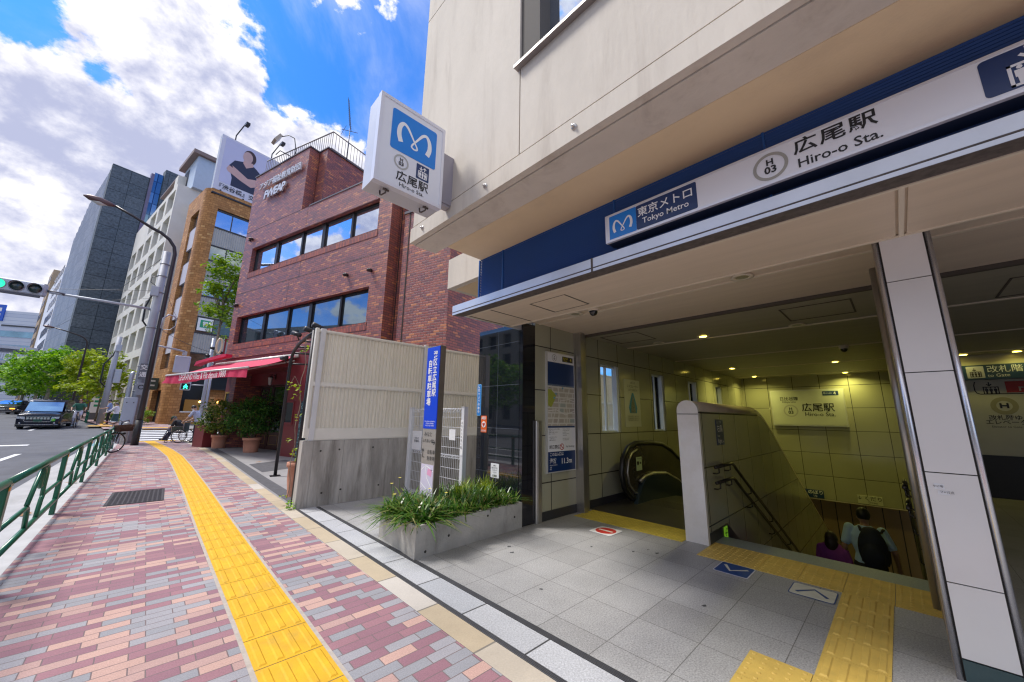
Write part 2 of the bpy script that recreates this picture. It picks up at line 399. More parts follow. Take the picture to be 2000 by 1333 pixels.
GRANL = brick_mat('granite_band', [(0,(.42,.425,.44)),(.5,(.47,.475,.49)),(.8,(.38,.39,.41))], (.06,.06,.06), 5, .61, .007, offset=0, rough=.5, bump=.1, grain=.5, gscale=95, big=.18)
GRANE = mat('granite_edge', (.26,.30,.28), rough=.45, var=.25, vs=90, bump=.1, bs=90)
TANK = brick_mat('kerb_band', [(0,(.44,.36,.25)),(.5,(.47,.41,.33)),(.8,(.50,.46,.41))], (.2,.18,.15), 5, .64, .008, offset=0, rough=.75, bump=.2, grain=.12, gscale=90, big=.22)
PAVER = brick_mat('pavers', [(0,(.31,.16,.185)),(.20,(.27,.14,.17)),(.42,(.50,.32,.27)),(.55,(.44,.285,.255)),(.70,(.275,.275,.295)),(.86,(.315,.305,.325))], (.17,.13,.13), .205, .0835, .003, offset=.34, freq=2, rough=.85, bump=.5, grain=.30, gscale=130, big=.16)
ASPH = mat('asphalt', (.105,.11,.13), rough=.9, var=.16, vs=1.3, bump=.3, bs=160, dirt=.5, dscale=(.5,.12,1), dcol=(.07,.07,.08))
CONCG = mat('gutter_concrete', (.40,.40,.41), rough=.85, var=.14, vs=1.6, bump=.2, bs=70, dirt=.4, dscale=(2,.5,1), dcol=(.2,.19,.17))
YEL = mat('yellow_tactile', (.68,.375,.004), rough=.7, var=.14, vs=6, bump=.25, bs=150, dirt=.5, dscale=(5,2,1), dcol=(.36,.24,.06))
YELS = mat('worn_yellow_tactile', (.66,.45,.10), rough=.6, var=.12, vs=5, bump=.2, bs=150, dirt=.35, dscale=(3,3,1), dcol=(.36,.25,.07))
MORT = mat('mortar', (.42,.37,.32), rough=.9, var=.15, vs=20)
IRON = mat('cast_iron', (.045,.042,.05), rough=.55, metal=.3, var=.3, vs=20)
RUBBER = mat('black_rubber', (.012,.012,.013), rough=.35, var=0)
FORE = mat('forecourt_concrete', (.27,.265,.27), rough=.8, var=.16, vs=.9, bump=.15, bs=90)
PAINTW = mat('road_paint', (.72,.73,.75), rough=.7, var=.08, vs=6)

# ================================================================== ground
struct('road', sheet(sheet(MB(), -400, -1.45, -60, 900, -.09), -1.46, 60, 24.9, 33.4, -.085), ASPH)
struct('gutter', sheet(MB(), -1.52, -.84, -20, 23.2, -.07), CONCG)
mb = MB(); mb.box(-.85,-20,-.2,-.665,23.4,.002); struct('kerb', mb, mat('kerb_stone', (.45,.45,.46), rough=.8, var=.12, vs=3, bump=.15, bs=60))
mb = MB()
cor = [(-.67,-20),(1.585,-20),(1.585,6),(1.62,9.5),(1.70,14.5),(1.66,19.5),(1.46,23.2),(1.25,24.85),(-.2,24.9),(-.55,24.5),(-.67,23.6)]
mb.poly([(x,y,0) for x, y in cor]); struct('pavement', mb, PAVER)
# tan kerb band beside the pavers, bending at the corner
inner = [(1.585,-20),(1.585,6),(1.62,9.5),(1.70,14.5),(1.66,19.5),(1.46,23.2),(1.25,24.85)]
outer = [(1.755,-20),(1.755,6),(1.79,9.5),(1.88,14.5),(1.86,19.5),(1.72,23.2),(1.5,24.85)]
mb = MB()
for i in range(6): mb.poly([(*inner[i],.002),(*outer[i],.002),(*outer[i+1],.002),(*inner[i+1],.002)])
struct('kerb_band', mb, TANK)
GY0, GY1 = -6, 6.25
mb = MB(); mb.poly([(1.80,GY0,.001),(2.02,GY0,.001),(2.02,GY1,.001),(1.80,GY1,.001)]); o = struct('granite_band', mb, GRANL)
for p in o.data.uv_layers[0].data: p.uv = (p.uv[0], p.uv[1]+.121)
mb = MB(); mb.poly([(1.755,GY0,-.012),(2.075,GY0,-.012),(2.075,GY1,-.012),(1.755,GY1,-.012)]); struct('drain_channel', mb, DARK)
mb = MB()
for x in (1.762,1.772,1.782,1.792,2.027,2.037,2.047,2.057,2.067): mb.box(x,GY0,-.01,x+.0045,GY1,.002)
struct('drain_grate', mb, mat('drain_metal', (.16,.16,.17), rough=.45, metal=.6, var=.15))
mb = MB()
for q in ((2.075,GY0,5.15,GY1),(5.15,3.66,13,GY1),(5.15,GY0,12,-.3)):
    mb.poly([(q[0],q[1],0),(q[2],q[1],0),(q[2],q[3],0),(q[0],q[3],0)])
o = struct('station_floor', mb, GRAN)
for p in o.data.uv_layers[0].data: p.uv = (p.uv[0]-.245, p.uv[1]-.24)
mb = MB(); mb.box(4.83,-.03,-.02,5.15,1.65,.003); struct('stair_edge', mb, GRANE)
# forecourt of the restaurant and the dark tar strip along the band
mb = MB(); mb.poly([(1.755,6.25,-.003),(14,6.25,-.003),(14,16,-.003),(2.0,24.9,-.003),(1.45,24.9,-.003),(1.72,23.2,-.003),(1.86,19.5,-.003),(1.88,14.5,-.003),(1.79,9.5,-.003)]); struct('forecourt', mb, FORE)
mb = MB()
tar0 = [(1.80,6.45),(1.84,9.5),(1.93,14.5),(1.92,19),(1.8,22.5)]; tar1 = [(2.02,6.45),(2.06,9.5),(2.16,14.5),(2.16,19),(2.1,22.5)]
for i in range(4): mb.poly([(*tar0[i],.001),(*tar1[i],.001),(*tar1[i+1],.001),(*tar0[i+1],.001)])
mb.poly([(2.16,10.6,.0012),(3.3,11.2,.0012),(3.2,13.0,.0012),(2.2,12.4,.0012)])
struct('tar_patch', mb, mat('tar', (.085,.085,.095), rough=.9, var=.2, vs=8, bump=.3, bs=120))
# ground beyond the side street and everywhere else
mb = sheet(MB(), lambda y: -1.46-.20*max(0, y-36), 300, 33.4, 900, -.02); mb.poly([(14,4.5,-.01),(300,4.5,-.01),(300,24.9,-.01),(14,24.9,-.01)])
mb.poly([(2.075,-60,-.06),(300,-60,-.06),(300,-6,-.06),(2.075,-6,-.06)]); mb.poly([(-1.46,-60,-.06),(2.075,-60,-.06),(2.075,-20,-.06),(-1.46,-20,-.06)])
mb.poly([(14.8,-6,-.06),(300,-6,-.06),(300,4.5,-.06),(14.8,4.5,-.06)])
mb.poly([(1.4,24.9,-.01),(14,24.9,-.01),(14,16,-.01),(2.0,24.9,-.01)]) if False else None
struct('ground', mb, mat('ground_concrete', (.26,.25,.25), rough=.9, var=.15, vs=.7))
# pavement beyond the crossing
mb = sheet(MB(), lambda y: -1.75-.19*max(0, y-36), lambda y: 1.4-.1*max(0,y-38), 33.55, 120, 0); struct('far_pavement', mb, PAVER)
mb = MB()
for k in range(6):
    y = 25.5+k*1.35; z = hz(y)-.078; mb.poly([(-.35,y,z),(4.5,y,z),(4.5,y+.55,hz(y+.55)-.078),(-.35,y+.55,hz(y+.55)-.078)])
for y0, y1, x0, x1 in ((-20,22,-4.65,-4.5),(34,120,-4.6,-4.45)):
    sheet(mb, x0, x1, y0, y1, -.084)
mb2 = MB(); sheet(mb2, lambda y: -2.9, lambda y: -2.75, 4, 20.5, -.084)
for i in range(4): mb.poly([(-14+i*1.1,27,.0),(-13.5+i*1.1,27,.0),(-13.5+i*1.1,31,.1),(-14+i*1.1,31,.1)])
sheet(mb, -14, -3.2, 24.4, 24.85, -.083); sheet(mb, -9.5, -6.2, 30.6, 31.0, -.08)
mb.v += []; mb.add(mb2.v, mb2.f); struct('road_marking', mb, PAINTW)

mb = MB(); rs_ = random.Random(4)
for x, y in ((4.03,2.04),(4.0,1.93),(3.86,2.12),(3.66,2.5),(2.9,2.95),(3.2,1.2),(3.0,3.1),(2.5,2.2)):
    r_ = rs_.uniform(.010,.020); mb.poly([(x+r_*rs_.uniform(.5,1.3)*math.cos(k*.785)*1.4, y+r_*rs_.uniform(.5,1.3)*math.sin(k*.785), .0012) for k in range(8)])
struct('floor_stain', mb, mat('gum_stain', (.06,.06,.062), rough=.8, var=0))
# yellow guiding path along the pavement
def path_frames(pts, step):
    P = [Vector(p) for p in pts]; out = []; d = 0
    for a, b in zip(P, P[1:]):
        L_ = (b-a).length; t = (b-a)/L_; n = Vector((t.y, -t.x))
        while d < L_: out.append((a+t*d, t, n)); d += step
        d -= L_
    return out
GP = [(.78,1.2),(.80,3.0),(.818,6),(.855,9.5),(.862,13),(.845,16),(.70,19.2),(.42,22.9),(.30,24.3)]
mb = MB(); mo = MB(); TL = .347; hw = .172
for c, t, n in path_frames(GP, TL):
    def W(u, v, z): q = c+t*v+n*u; return (q.x, q.y, z)
    mo.poly([W(-hw-.024,0,.0022),W(hw+.024,0,.0022),W(hw+.024,TL,.0022),W(-hw-.024,TL,.0022)])
    g = .003
    mb.add([W(-hw,g,.0045),W(hw,g,.0045),W(hw,TL-g,.0045),W(-hw,TL-g,.0045)], [(0,1,2,3)])
    for k in range(4):
        u = -hw+.043+k*.0865; a, b2 = .021, .013
        vs = [W(u-a,.022,.0045),W(u+a,.022,.0045),W(u+a,TL-.022,.0045),W(u-a,TL-.022,.0045),W(u-b2,.032,.0105),W(u+b2,.032,.0105),W(u+b2,TL-.032,.0105),W(u-b2,TL-.032,.0105)]
        mb.add(vs, [(4,5,6,7),(0,1,5,4),(1,2,6,5),(2,3,7,6),(3,0,4,7)])
mb.poly([(-.15,24.3,.005),(1.2,24.3,.005),(1.2,24.8,.005),(-.15,24.8,.005)])
struct('tactile_path', mb, YEL); struct('tactile_joint', mo, MORT)
def dome_tiles(x0, x1, y0, y1, tx, ty, z=.003, pitch=.06, r=.0125):
    b = MB(); nx = max(1, round((x1-x0)/tx)); ny = max(1, round((y1-y0)/ty)); g = .0018
    for i in range(nx):
        for j in range(ny):
            a0, b0 = x0+i*tx, y0+j*ty; b.box(a0+g, b0+g, z-.006, a0+tx-g, b0+ty-g, z+.002)
            kx, ky = round(tx/pitch), round(ty/pitch)
            for p in range(kx):
                for q in range(ky):
                    cx, cy = a0+(p+.5)*tx/kx, b0+(q+.5)*ty/ky
                    vs = []
                    for rr, zz in ((r, .002), (r*.72, .0058)):
                        for k in range(8): vs.append((cx+rr*math.cos(k*math.pi/4), cy+rr*math.sin(k*math.pi/4), z+zz))
                    b.add(vs, [(k, (k+1) % 8, 8+(k+1) % 8, 8+k) for k in range(8)]+[tuple(range(8,16))], True)
    return b
b = dome_tiles(4.27, 4.83, -.09, 1.41, .28, .30); b2_ = dome_tiles(4.27, 4.83, 1.41, 1.64, .28, .23)
b.add(b2_.v, b2_.f); b3_ = dome_tiles(2.23, 2.83, .215, .815, .3, .3); b.add(b3_.v, b3_.f); struct('warning_tiles', b, YELS)
b = dome_tiles(4.56, 5.06, 1.9, 3.4, .25, .3); struct('escalator_warning_tiles', b, mat('olive_yellow_tactile', (.55,.42,.06), rough=.6, var=.15, vs=5))
b = MB()
for k in range(5):
    x0 = 2.83+k*.288; b.box(x0+.002, .216, -.004, x0+.286, .511, .005)
    for j in range(4):
        y = .216+.037+j*.0737; a, c = .02, .013
        b.add([(x0+.02,y-a,.005),(x0+.268,y-a,.005),(x0+.268,y+a,.005),(x0+.02,y+a,.005),(x0+.03,y-c,.011),(x0+.258,y-c,.011),(x0+.258,y+c,.011),(x0+.03,y+c,.011)],
              [(4,5,6,7),(0,1,5,4),(1,2,6,5),(2,3,7,6),(3,0,4,7)])
struct('station_guide_tiles', b, YELS)

# ================================================================== station building
SB = thing('station_building', 'cream concrete station building overhanging the subway entrance with a navy louvre band', 'building')
b = MB()
X0 = 1.79
# cladding panels of the overhanging storeys, 12 mm joints, window opening left free
b.box(X0, 1.806, 3.38, X0+.25, 3.43, 6.15); b.box(X0, 1.806, 6.165, X0+.25, 3.43, 13)
b.box(X0, -8, 3.38, X0+.25, 1.794, 4.2); b.box(X0, -8, 6.2, X0+.25, 1.794, 13); b.box(X0, -8, 4.2, X0+.25, -2.6, 6.2)
b.box(X0-.004, -8, 3.20, X0+.055, 3.475, 3.367); b.box(X0+.06, -8, 3.19, X0+.32, 3.47, 3.367)
wall = b.build('upper_wall', CONC, SB)
b = MB(); b.box(X0+.02, 1.6, 3.3, X0+.2, 3.41, 13); b.box(X0+.02, -8, 3.3, X0+.2, 1.9, 4.18); b.box(2.1, -8, 3.2, 14.2, 3.2, 13)
b.build('core_wall', mat('joint_shadow', (.12,.11,.10), rough=.9, var=0), SB)
b = MB(); b.box(2.11, -8, 3.186, 2.66, 3.22, 3.25); b.box(2.112, 3.2, 3.2, 14.25, 3.25, 13.02); b.build('soffit', SOFF, SB)
w = MB()
for y in (1.76, -.2): w.box(X0+.1, y-.05, 4.24, X0+.2, y+.02, 6.2)
w.box(X0+.1, -2.6, 4.2, X0+.2, 1.79, 4.26); win = w.build('window', mat('white_frame', (.6,.62,.63), rough=.4, metal=.3, var=.05), SB)
w = MB(); w.box(X0+.15, -2.6, 4.26, X0+.16, 1.72, 6.2); w.build('pane', glass_mat('sky_glass', (.55,.62,.75), rough=.02, metal=.92), win)
w = MB(); w.box(X0-.05, -2.6, 4.175, X0+.12, 1.83, 4.2); w.build('sill', mat('window_sill', (.30,.27,.26), rough=.4, metal=.5), win)
# wall eyelets under the joint
for y in (1.27, 3.22, 2.2): w = MB(); w.cyl((X0-.012,y,3.29),(X0+.01,y,3.29),.022,.022,12); w.cyl((X0-.03,y,3.29),(X0,y,3.29),.01,.01,8); w.build('eyelet', STEEL, SB)
# navy louvre band
b = MB(); n = 27; p = (3.19-2.655)/n
for i in range(n):
    z = 2.655+i*p; b.add([(2.594,-8,z),(2.588,-8,z+p*.66),(2.612,-8,z+p*.66),(2.594,3.25,z),(2.588,3.25,z+p*.66),(2.612,3.25,z+p*.66)], [(0,1,4,3),(1,2,5,4)])
b.box(2.616,-8,2.6,2.66,3.24,3.185); lou = b.build('louvre_band', NAVY, SB)
for y in (3.25,2.84,1.45,.37): MB().box(2.583,y-.007,2.655,2.6,y+.007,3.186).build('mullion', mat('blue_mullion', (.01,.09,.33), rough=.35, var=0), lou)
b = MB(); b.box(2.63,3.225,2.72,4.4,3.25,3.185); b.build('louvre_return', NAVY, SB)
# canopy
b = MB(); b.box(2.455, -8, 2.577, 2.62, 3.575, 2.655); b.box(2.462, -8, 2.570, 2.62, 3.57, 2.5765)
b.prism([(2.455,2.541),(2.455,2.566),(2.62,2.569),(2.62,2.560)], -8, 3.575, 'y'); b.box(2.62, 3.53, 2.56, 3.75, 3.575, 2.655)
can = b.build('canopy', ALU, SB)
b = MB(); b.prism([(2.4565,2.539),(2.62,2.558),(2.62,2.5605),(2.4565,2.5415)], -8, 3.5765, 'y')
for y in (1.6, -2.4): b.box(2.450, y-.008, 2.535, 2.47, y+.008, 2.657)
b.box(2.453,-8,2.5675,2.47,3.573,2.5755); b.build('shadow_gap', mat('weathered_gap', (.10,.085,.08), rough=.7, var=.4, vs=20), can)
b = MB(); b.box(2.62,3.122,2.56,3.36,3.51,2.57); b.box(2.62,-.145,2.56,3.36,3.108,2.57); b.box(2.62,-8,2.56,3.36,-.195,2.57)
sp = b.build('soffit_panel', PANEL, can)
b = MB(); b.box(2.62,-8,2.552,2.642,3.52,2.562); b.box(3.352,-8,2.552,3.372,3.53,2.562); b.box(2.642,-.182,2.553,3.352,-.158,2.562); b.box(2.642,3.508,2.552,3.352,3.53,2.562)
b.build('soffit_trim', TRIM, can)
for q in (3.1, 3.49): MB().box(2.645,q,2.5585,3.35,q+.016,2.5605).build('soffit_joint', DARK, can)
b = MB(); b.box(2.62,-8,2.571,3.372,3.528,2.655); b.box(3.372,-8,2.571,3.40,3.53,2.70); b.box(2.67,-8,2.66,3.39,3.2,3.18)
b.build('canopy_body', PANEL, can)
# ceiling
b = MB(); b.box(3.4,-8,2.70,5.0,3.52,2.79); ceil = b.build('ceiling', PANEL, SB); b = MB(); b.box(5.035,-8,2.70,14.2,3.75,2.79); b.build('inner_ceiling', mat('inner_ceiling_shaded', (.36,.33,.25), rough=.6, var=.08, vs=1.2, streak=(6,.6,1)), SB)  # inner ceiling colour darkened to stand in for the weaker light inside
b = MB()
for x, w_ in ((3.93,.03),(6.5,.05),(8.74,.05),(11.06,.05),(13.4,.05)): b.box(x,-8,2.688,x+w_,3.5,2.702)
b.build('ceiling_rib', TRIM, ceil)
b = MB(); b.box(4.99,-8,2.66,5.04,3.5,2.72)
for x0, x1, y0, y1 in ((5.33,6.03,2.7,3.36),(5.40,6.13,.19,.86),(5.6,6.4,-1.6,-.9)):
    t_ = .018
    b.box(x0,y0,2.695,x1,y0+t_,2.7); b.box(x0,y1-t_,2.695,x1,y1,2.7); b.box(x0,y0,2.695,x0+t_,y1,2.7); b.box(x1-t_,y0,2.695,x1,y1,2.7)
x0,x1,y0,y1 = 2.80,3.23,2.15,2.63   # hatch in the canopy soffit
t_ = .016
for q in ((x0,y0,x1,y0+t_),(x0,y1-t_,x1,y1),(x0,y0+t_,x0+.006,y1-t_),(x1-.006,y0+t_,x1,y1-t_)): b.box(q[0],q[1],2.557,q[2],q[3],2.5595)
b.build('hatch_outline', mat('hatch_gap', (.09,.075,.06), rough=.7, var=0), ceil)
# interior walls with four narrow windows
wins = [(5.53,6.15),(7.47,8.05),(9.42,10.02),(11.4,11.95)]; wz0, wz1 = 1.12, 2.29
b = MB(); Yw0, Yw1 = 3.5, 3.64
xs = [3.85]+[v for w_ in wins for v in w_]+[14.1]
for i in range(0, len(xs), 2): b.box(xs[i],Yw0,0,xs[i+1],Yw1,2.7)
for a, c in wins: b.box(a,Yw0,0,c,Yw1,wz0); b.box(a,Yw0,wz1,c,Yw1,2.7)
b.box(5.0,Yw0,-5,14.1,Yw1,0)
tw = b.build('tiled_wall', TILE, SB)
for p in tw.data.uv_layers[0].data: p.uv = (p.uv[0]-.35, p.uv[1]-.48)
for a, c in wins:
    f = MB()
    f.box(a,Yw0+.06,wz0,a+.03,Yw1-.02,wz1); f.box(c-.06,Yw0+.02,wz0,c-.001,Yw1-.02,wz1); f.box(a,Yw0+.06,wz0,c,Yw1-.02,wz0+.03); f.box(a,Yw0+.06,wz1-.03,c,Yw1-.02,wz1); f.box(a+.28,Yw0+.08,wz0,a+.31,Yw1-.02,wz1)
    wn = f.build('narrow_window', mat('alu_window', (.62,.65,.70), rough=.4, metal=.2, var=.05), SB)
    f = MB(); f.box(a+.03,Yw0+.1,wz0+.03,c-.06,Yw0+.105,wz1-.03); f.build('pane', clear_glass('clear_pane'), wn)
b = MB(); b.box(3.96,3.488,0,4.76,3.5,.115); b.box(5.0,3.488,0,6.25,3.5,.115); b.build('skirting', BASE, SB)
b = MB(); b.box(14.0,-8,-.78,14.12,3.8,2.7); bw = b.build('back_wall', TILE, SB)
for p in bw.data.uv_layers[0].data: p.uv = (p.uv[0]-.22, p.uv[1]+.15)
b = MB(); b.box(14.5,-8,-6,14.6,3.8,-.6); b.build('slatted_wall', brick_mat('slat_wall', [(0,(.22,.15,.08)),(.5,(.26,.18,.10))], (.02,.015,.01), .32, 20, .012, offset=0, rough=.4, bump=.5), SB)
b = MB(); b.box(14.0,-8,-.8,14.5,3.8,-.775); b.build('wall_ledge', TRIM, SB)
# wall between stairs and lift hall
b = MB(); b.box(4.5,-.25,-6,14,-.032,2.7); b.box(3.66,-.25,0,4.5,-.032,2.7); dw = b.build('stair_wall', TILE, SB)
b = MB(); b.box(11.7,-8,0,11.8,-.25,2.7); b.build('lift_hall_wall', mat('hall_wall', (.40,.38,.30), rough=.3, var=.05), SB)
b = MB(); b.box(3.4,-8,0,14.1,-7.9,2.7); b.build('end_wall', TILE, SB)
# stairs
b = MB(); n = 19
for i in range(n): b.box(5.15+i*.3-(.02 if i else 0), -.03, -.16*(i+1)-.6, 5.45+i*.3, 1.65, -.16*(i+1) if True else 0)
b.box(5.15+n*.3,-.03,-3.7,14.5,1.65,-3.2); b.build('stairs', mat('stair_stone', (.24,.22,.19), rough=.5, var=.2, vs=20), SB)
b = MB(); b.box(10.5,1.65,-3.8,14.5,3.5,-3.2); b.build('lower_floor', mat('lower_stone', (.22,.2,.17), rough=.4, var=.2, vs=5), SB)
# parapet between escalator and stairs
prof = [(4.7,-4),(4.7,1.46),(7.35,1.46),(7.55,1.42),(7.8,1.33),(8.1,1.2),(10.7,-.2),(13.4,-1.6),(13.4,-4)]
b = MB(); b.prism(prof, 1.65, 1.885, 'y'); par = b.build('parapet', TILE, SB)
for p in par.data.uv_layers[0].data: p.uv = (p.uv[0]-.30, p.uv[1]-.18)
b = MB(); b.tube([(4.69,1.7675,1.465),(7.3,1.7675,1.465),(7.56,1.7675,1.425),(7.84,1.7675,1.325),(8.12,1.7675,1.19),(13.4,1.7675,-1.6)], .119, 20); b.build('cap', mat('parapet_cap', (.55,.47,.36), rough=.3, var=.08, metal=.1), par)
b = MB(); b.prism([(1.645,0.0),(1.645,1.40)]+[(1.7675-.1225*math.cos(math.pi*k/12), 1.465+.1225*math.sin(math.pi*k/12)) for k in range(13)]+[(1.89,1.40),(1.89,0)], 4.655, 4.705, 'x')
ep = b.build('end_panel', mat('cream_panel', (.80,.78,.76), rough=.3, var=.06, vs=2.2, col2=(.70,.66,.60)), par)
b = MB(); b.box(4.65,1.647,1.42,4.66,1.888,1.427); b.box(4.66,1.64,1.437,7.3,1.651,1.449); b.build('seam', DARK, par)
b = MB(); b.prism([(4.71,0),(4.71,.115),(5.32,.115),(5.95,-.28),(5.95,-.5),(5.1,0)], 1.642, 1.65, 'y'); b.build('skirting', BASE, par)
# handrails of the stairs
def rail_(y, z0, side):
    p = MB(); s = -side
    p.tube([(4.86,y+s*.0,z0),(5.48,y,z0),(5.56,y,z0-.03),(5.64,y,z0-.08),(10.2,y,z0-2.52)], .019, 10)
    for x in (4.98,5.4,6.2,7.2,8.2):
        z = z0 if x < 5.5 else z0-.06-(x-5.6)*.53
        p.tube([(x,y,z-.015),(x,y,z-.07),(x,y+side*.03,z-.085),(x,y+side*.07,z-.085)], .008, 8)
    return p
for z0 in (.815,.64):
    o = rail_(1.575, z0, 1).build('handrail', mat('rail_steel', (.05,.045,.04), rough=.22, metal=.5, var=.1), par)
for z0 in (.80,.63): rail_(.045, z0, -1).build('handrail', mat('rail_steel', (.3,.3,.3)), dw)
# escalator
ES = MB(); ES.box(5.06,1.9,-.02,6.5,3.48,.004); 
for i in range(40): ES.box(6.06, 1.95+i*.037, .004, 6.5, 1.95+i*.037+.018, .008)
ES.add([(6.5,1.9,0),(7.4,1.9,-.05),(13,1.9,-3.0),(13,3.48,-3.0),(7.4,3.48,-.05),(6.5,3.48,0)], [(0,1,4,5),(1,2,3,4)])
ESC = thing('escalator', 'escalator with black rubber handrail going down behind the entrance wall windows', 'escalator')
ES.build('floor_plate', mat('escalator_plate', (.10,.09,.085), rough=.35, metal=.5, var=.2, vs=9, streak=(1,14,1)), ESC)
def bal(y):
    out = [(6.35,.02),(5.86,.10),(5.66,.28),(5.60,.50),(5.66,.72),(5.84,.88),(6.1,.945),(6.7,.93),(7.1,.89),(7.45,.78),(8.1,.45),(11,-1.08),(13,-2.1)]
    g = MB(); g.prism(out+[(13,-3),(7.4,-.05)], y-.02, y+.02, 'y')
    g.build('balustrade', mat('balustrade_panel', (.055,.048,.038), rough=.15, metal=.2, var=.15), ESC)
    h = MB(); h.tube([(x, y, z) for x, z in out], .045, 12); h.build('rubber_handrail', RUBBER, ESC)
    s = MB(); s.prism([(5.9,0),(6.2,.36),(6.5,.40),(7.1,.36),(7.6,.2),(8.4,-.25),(13,-2.7),(13,-3),(7.4,-.2)], y-.09, y-.021, 'y'); s.build('skirt_panel', mat('escalator_skirt', (.03,.05,.07), rough=.3, metal=.3, var=.1), ESC)
    t = MB(); t.tube([(6.1,y-.055,.33),(6.3,y-.055,.40),(6.6,y-.055,.415),(7.1,y-.055,.375),(7.6,y-.055,.21),(8.4,y-.055,-.24)], .03, 8); t.build('skirt_trim', STEEL, ESC)
    t = MB(); t.tube([(6.36,y-.03,.09),(5.95,y-.03,.17),(5.78,y-.03,.32),(5.74,y-.03,.5),(5.79,y-.03,.68),(5.92,y-.03,.80),(6.1,y-.03,.85)], .016, 8); t.build('newel_trim', STEEL, ESC)
bal(3.22); bal(2.12)
b = MB(); b.box(6.06,3.195,.50,6.25,3.199,.72); st = b.build('safety_sticker', mat('sticker_green', (.45,.55,.36), rough=.5, var=0), ESC)
b = MB(); plate(b, arc(6.11,.62,.035,0,360,12), 3.192); plate(b, arc(6.2,.62,.02,0,360,10), 3.192); b.box(6.08,3.19,.69,6.23,3.194,.695); b.build('pictogram', BLACKP, st)
# steel jambs and pipe
b = MB(); b.box(4.765,3.36,0,4.86,3.5,2.7); b.box(4.86,3.42,0,4.99,3.5,2.7); b.build('steel_jamb', STEEL, SB)
b = MB(); b.box(3.4,-.04,0,4.40,-.028,2.56); b.build('steel_jamb', mat('warm_steel', (.42,.34,.27), rough=.35, metal=.7, var=.1, vs=2, streak=(6,6,.3)), SB)
b = MB(); b.cyl((4.45,-.02,0),(4.45,-.02,2.7),.032,.032,16); b.build('steel_pipe', STEEL, SB)
b = MB(); b.bbox(3.842,3.465,0,3.958,3.5,1.314,.006); b.box(3.87,3.455,0,3.93,3.47,1.30); b.build('guide_post', STEEL, SB)
# column by the stairs
b = MB(); b.box(3.385,-.285,0,3.65,-.045,2.56); col = b.build('column', DARK, SB)
zs_ = [.112,.487,1.076,1.666,2.262,2.558]
b = MB()
for a, c in zip(zs_, zs_[1:]): b.box(3.373,-.262,a+.003,3.39,-.064,c-.003)
cp = b.build('column_panel', mat('column_white', (.70,.68,.67), rough=.14, var=.04, vs=1, spec=.6), col)
b = MB(); b.box(3.374,-.262,0,3.39,-.064,.106); b.build('column_base', mat('teal_base', (.05,.085,.09), rough=.2, var=.1), col)
for y in (-.043,-.283):
    b = MB(); b.cyl((3.385,y,0),(3.385,y,2.56),.0135,.0135,12); b.build('edge_strip', mat('bright_steel', (.66,.66,.70), rough=.25, metal=.8, var=.06), col)
b = MB(); b.box(3.3715,-.13,.985,3.3735,-.09,1.015); b.box(3.3715,-.145,.955,3.3735,-.10,.975); nt_ = b.build('paper_note', mat('note_paper', (.70,.71,.74), rough=.6, var=0), col)
b = MB(); text_into(b, 'サビ等', 0, 0, .014); text_into(b, 'マ=15点', .03, -.03, .016); o = b.build('lettering', BLACKP, nt_, recalc=False); o.location = (3.370,-.105,1.0); o.rotation_euler = (0,0,-math.pi/2)
# black granite pier
b = MB(); b.box(3.60,3.5,0,3.85,4.45,2.66); b.build('granite_pier', BGRAN, SB)
b = MB(); b.box(3.594,3.56,.03,3.6,4.44,2.62); b.build('dark_glass', brick_mat('pier_glass', [(0,(.008,.010,.014)),(.5,(.012,.014,.018))], (.07,.08,.10), 1.0, .60, .004, offset=0, rough=.03, spec=1.0, bump=0), SB)
b = MB(); b.box(3.86,3.641,2.72,14,4.2,3.2); b.build('side_wall', CONC, SB)
# lower balcony block behind the canopy
b = MB(); b.box(3.2,3.3,3.375,4.9,4.83,3.876); b.build('balcony_block', CONC, SB)
b = MB(); b.box(3.30,3.5,3.368,4.8,4.73,3.3755); b.build('balcony_soffit', SOFF, SB)
# ================================================================== signs on and in the station
def seg2(pts, w):
    """flat ribbon outline along a 2D path with given half widths"""
    P = [Vector(p) for p in pts]; L_ = []; Rr = []
    for i, p in enumerate(P):
        t = (P[min(i+1, len(P)-1)]-P[max(i-1, 0)]).normalized(); n = Vector((-t.y, t.x))
        L_.append(p+n*w[i]); Rr.append(p-n*w[i])
    return L_, Rr
def ribbon(mb, pts, w, y, flat=None):
    w = w if isinstance(w, (list, tuple)) else [w]*len(pts)
    L_, Rr = seg2(pts, w)
    f = (lambda q: (q.x, y, q.y)) if flat is None else (lambda q: (q.x, q.y, flat))
    vs = [f(q) for q in L_]+[f(q) for q in Rr]; n = len(pts)
    return mb.add(vs, [(i, i+1, n+i+1, n+i) for i in range(n-1)])
def smooth(pts, n=5):
    P = [Vector(p) for p in pts]; out = []
    for i in range(len(P)-1):
        p0, p1, p2, p3 = P[max(i-1,0)], P[i], P[i+1], P[min(i+2,len(P)-1)]
        for k in range(n):
            t = k/n; out.append(.5*((2*p1)+(p2-p0)*t+(2*p0-5*p1+4*p2-p3)*t*t+(3*p1-p0-3*p2+p3)*t**3))
    out.append(P[-1]); return out
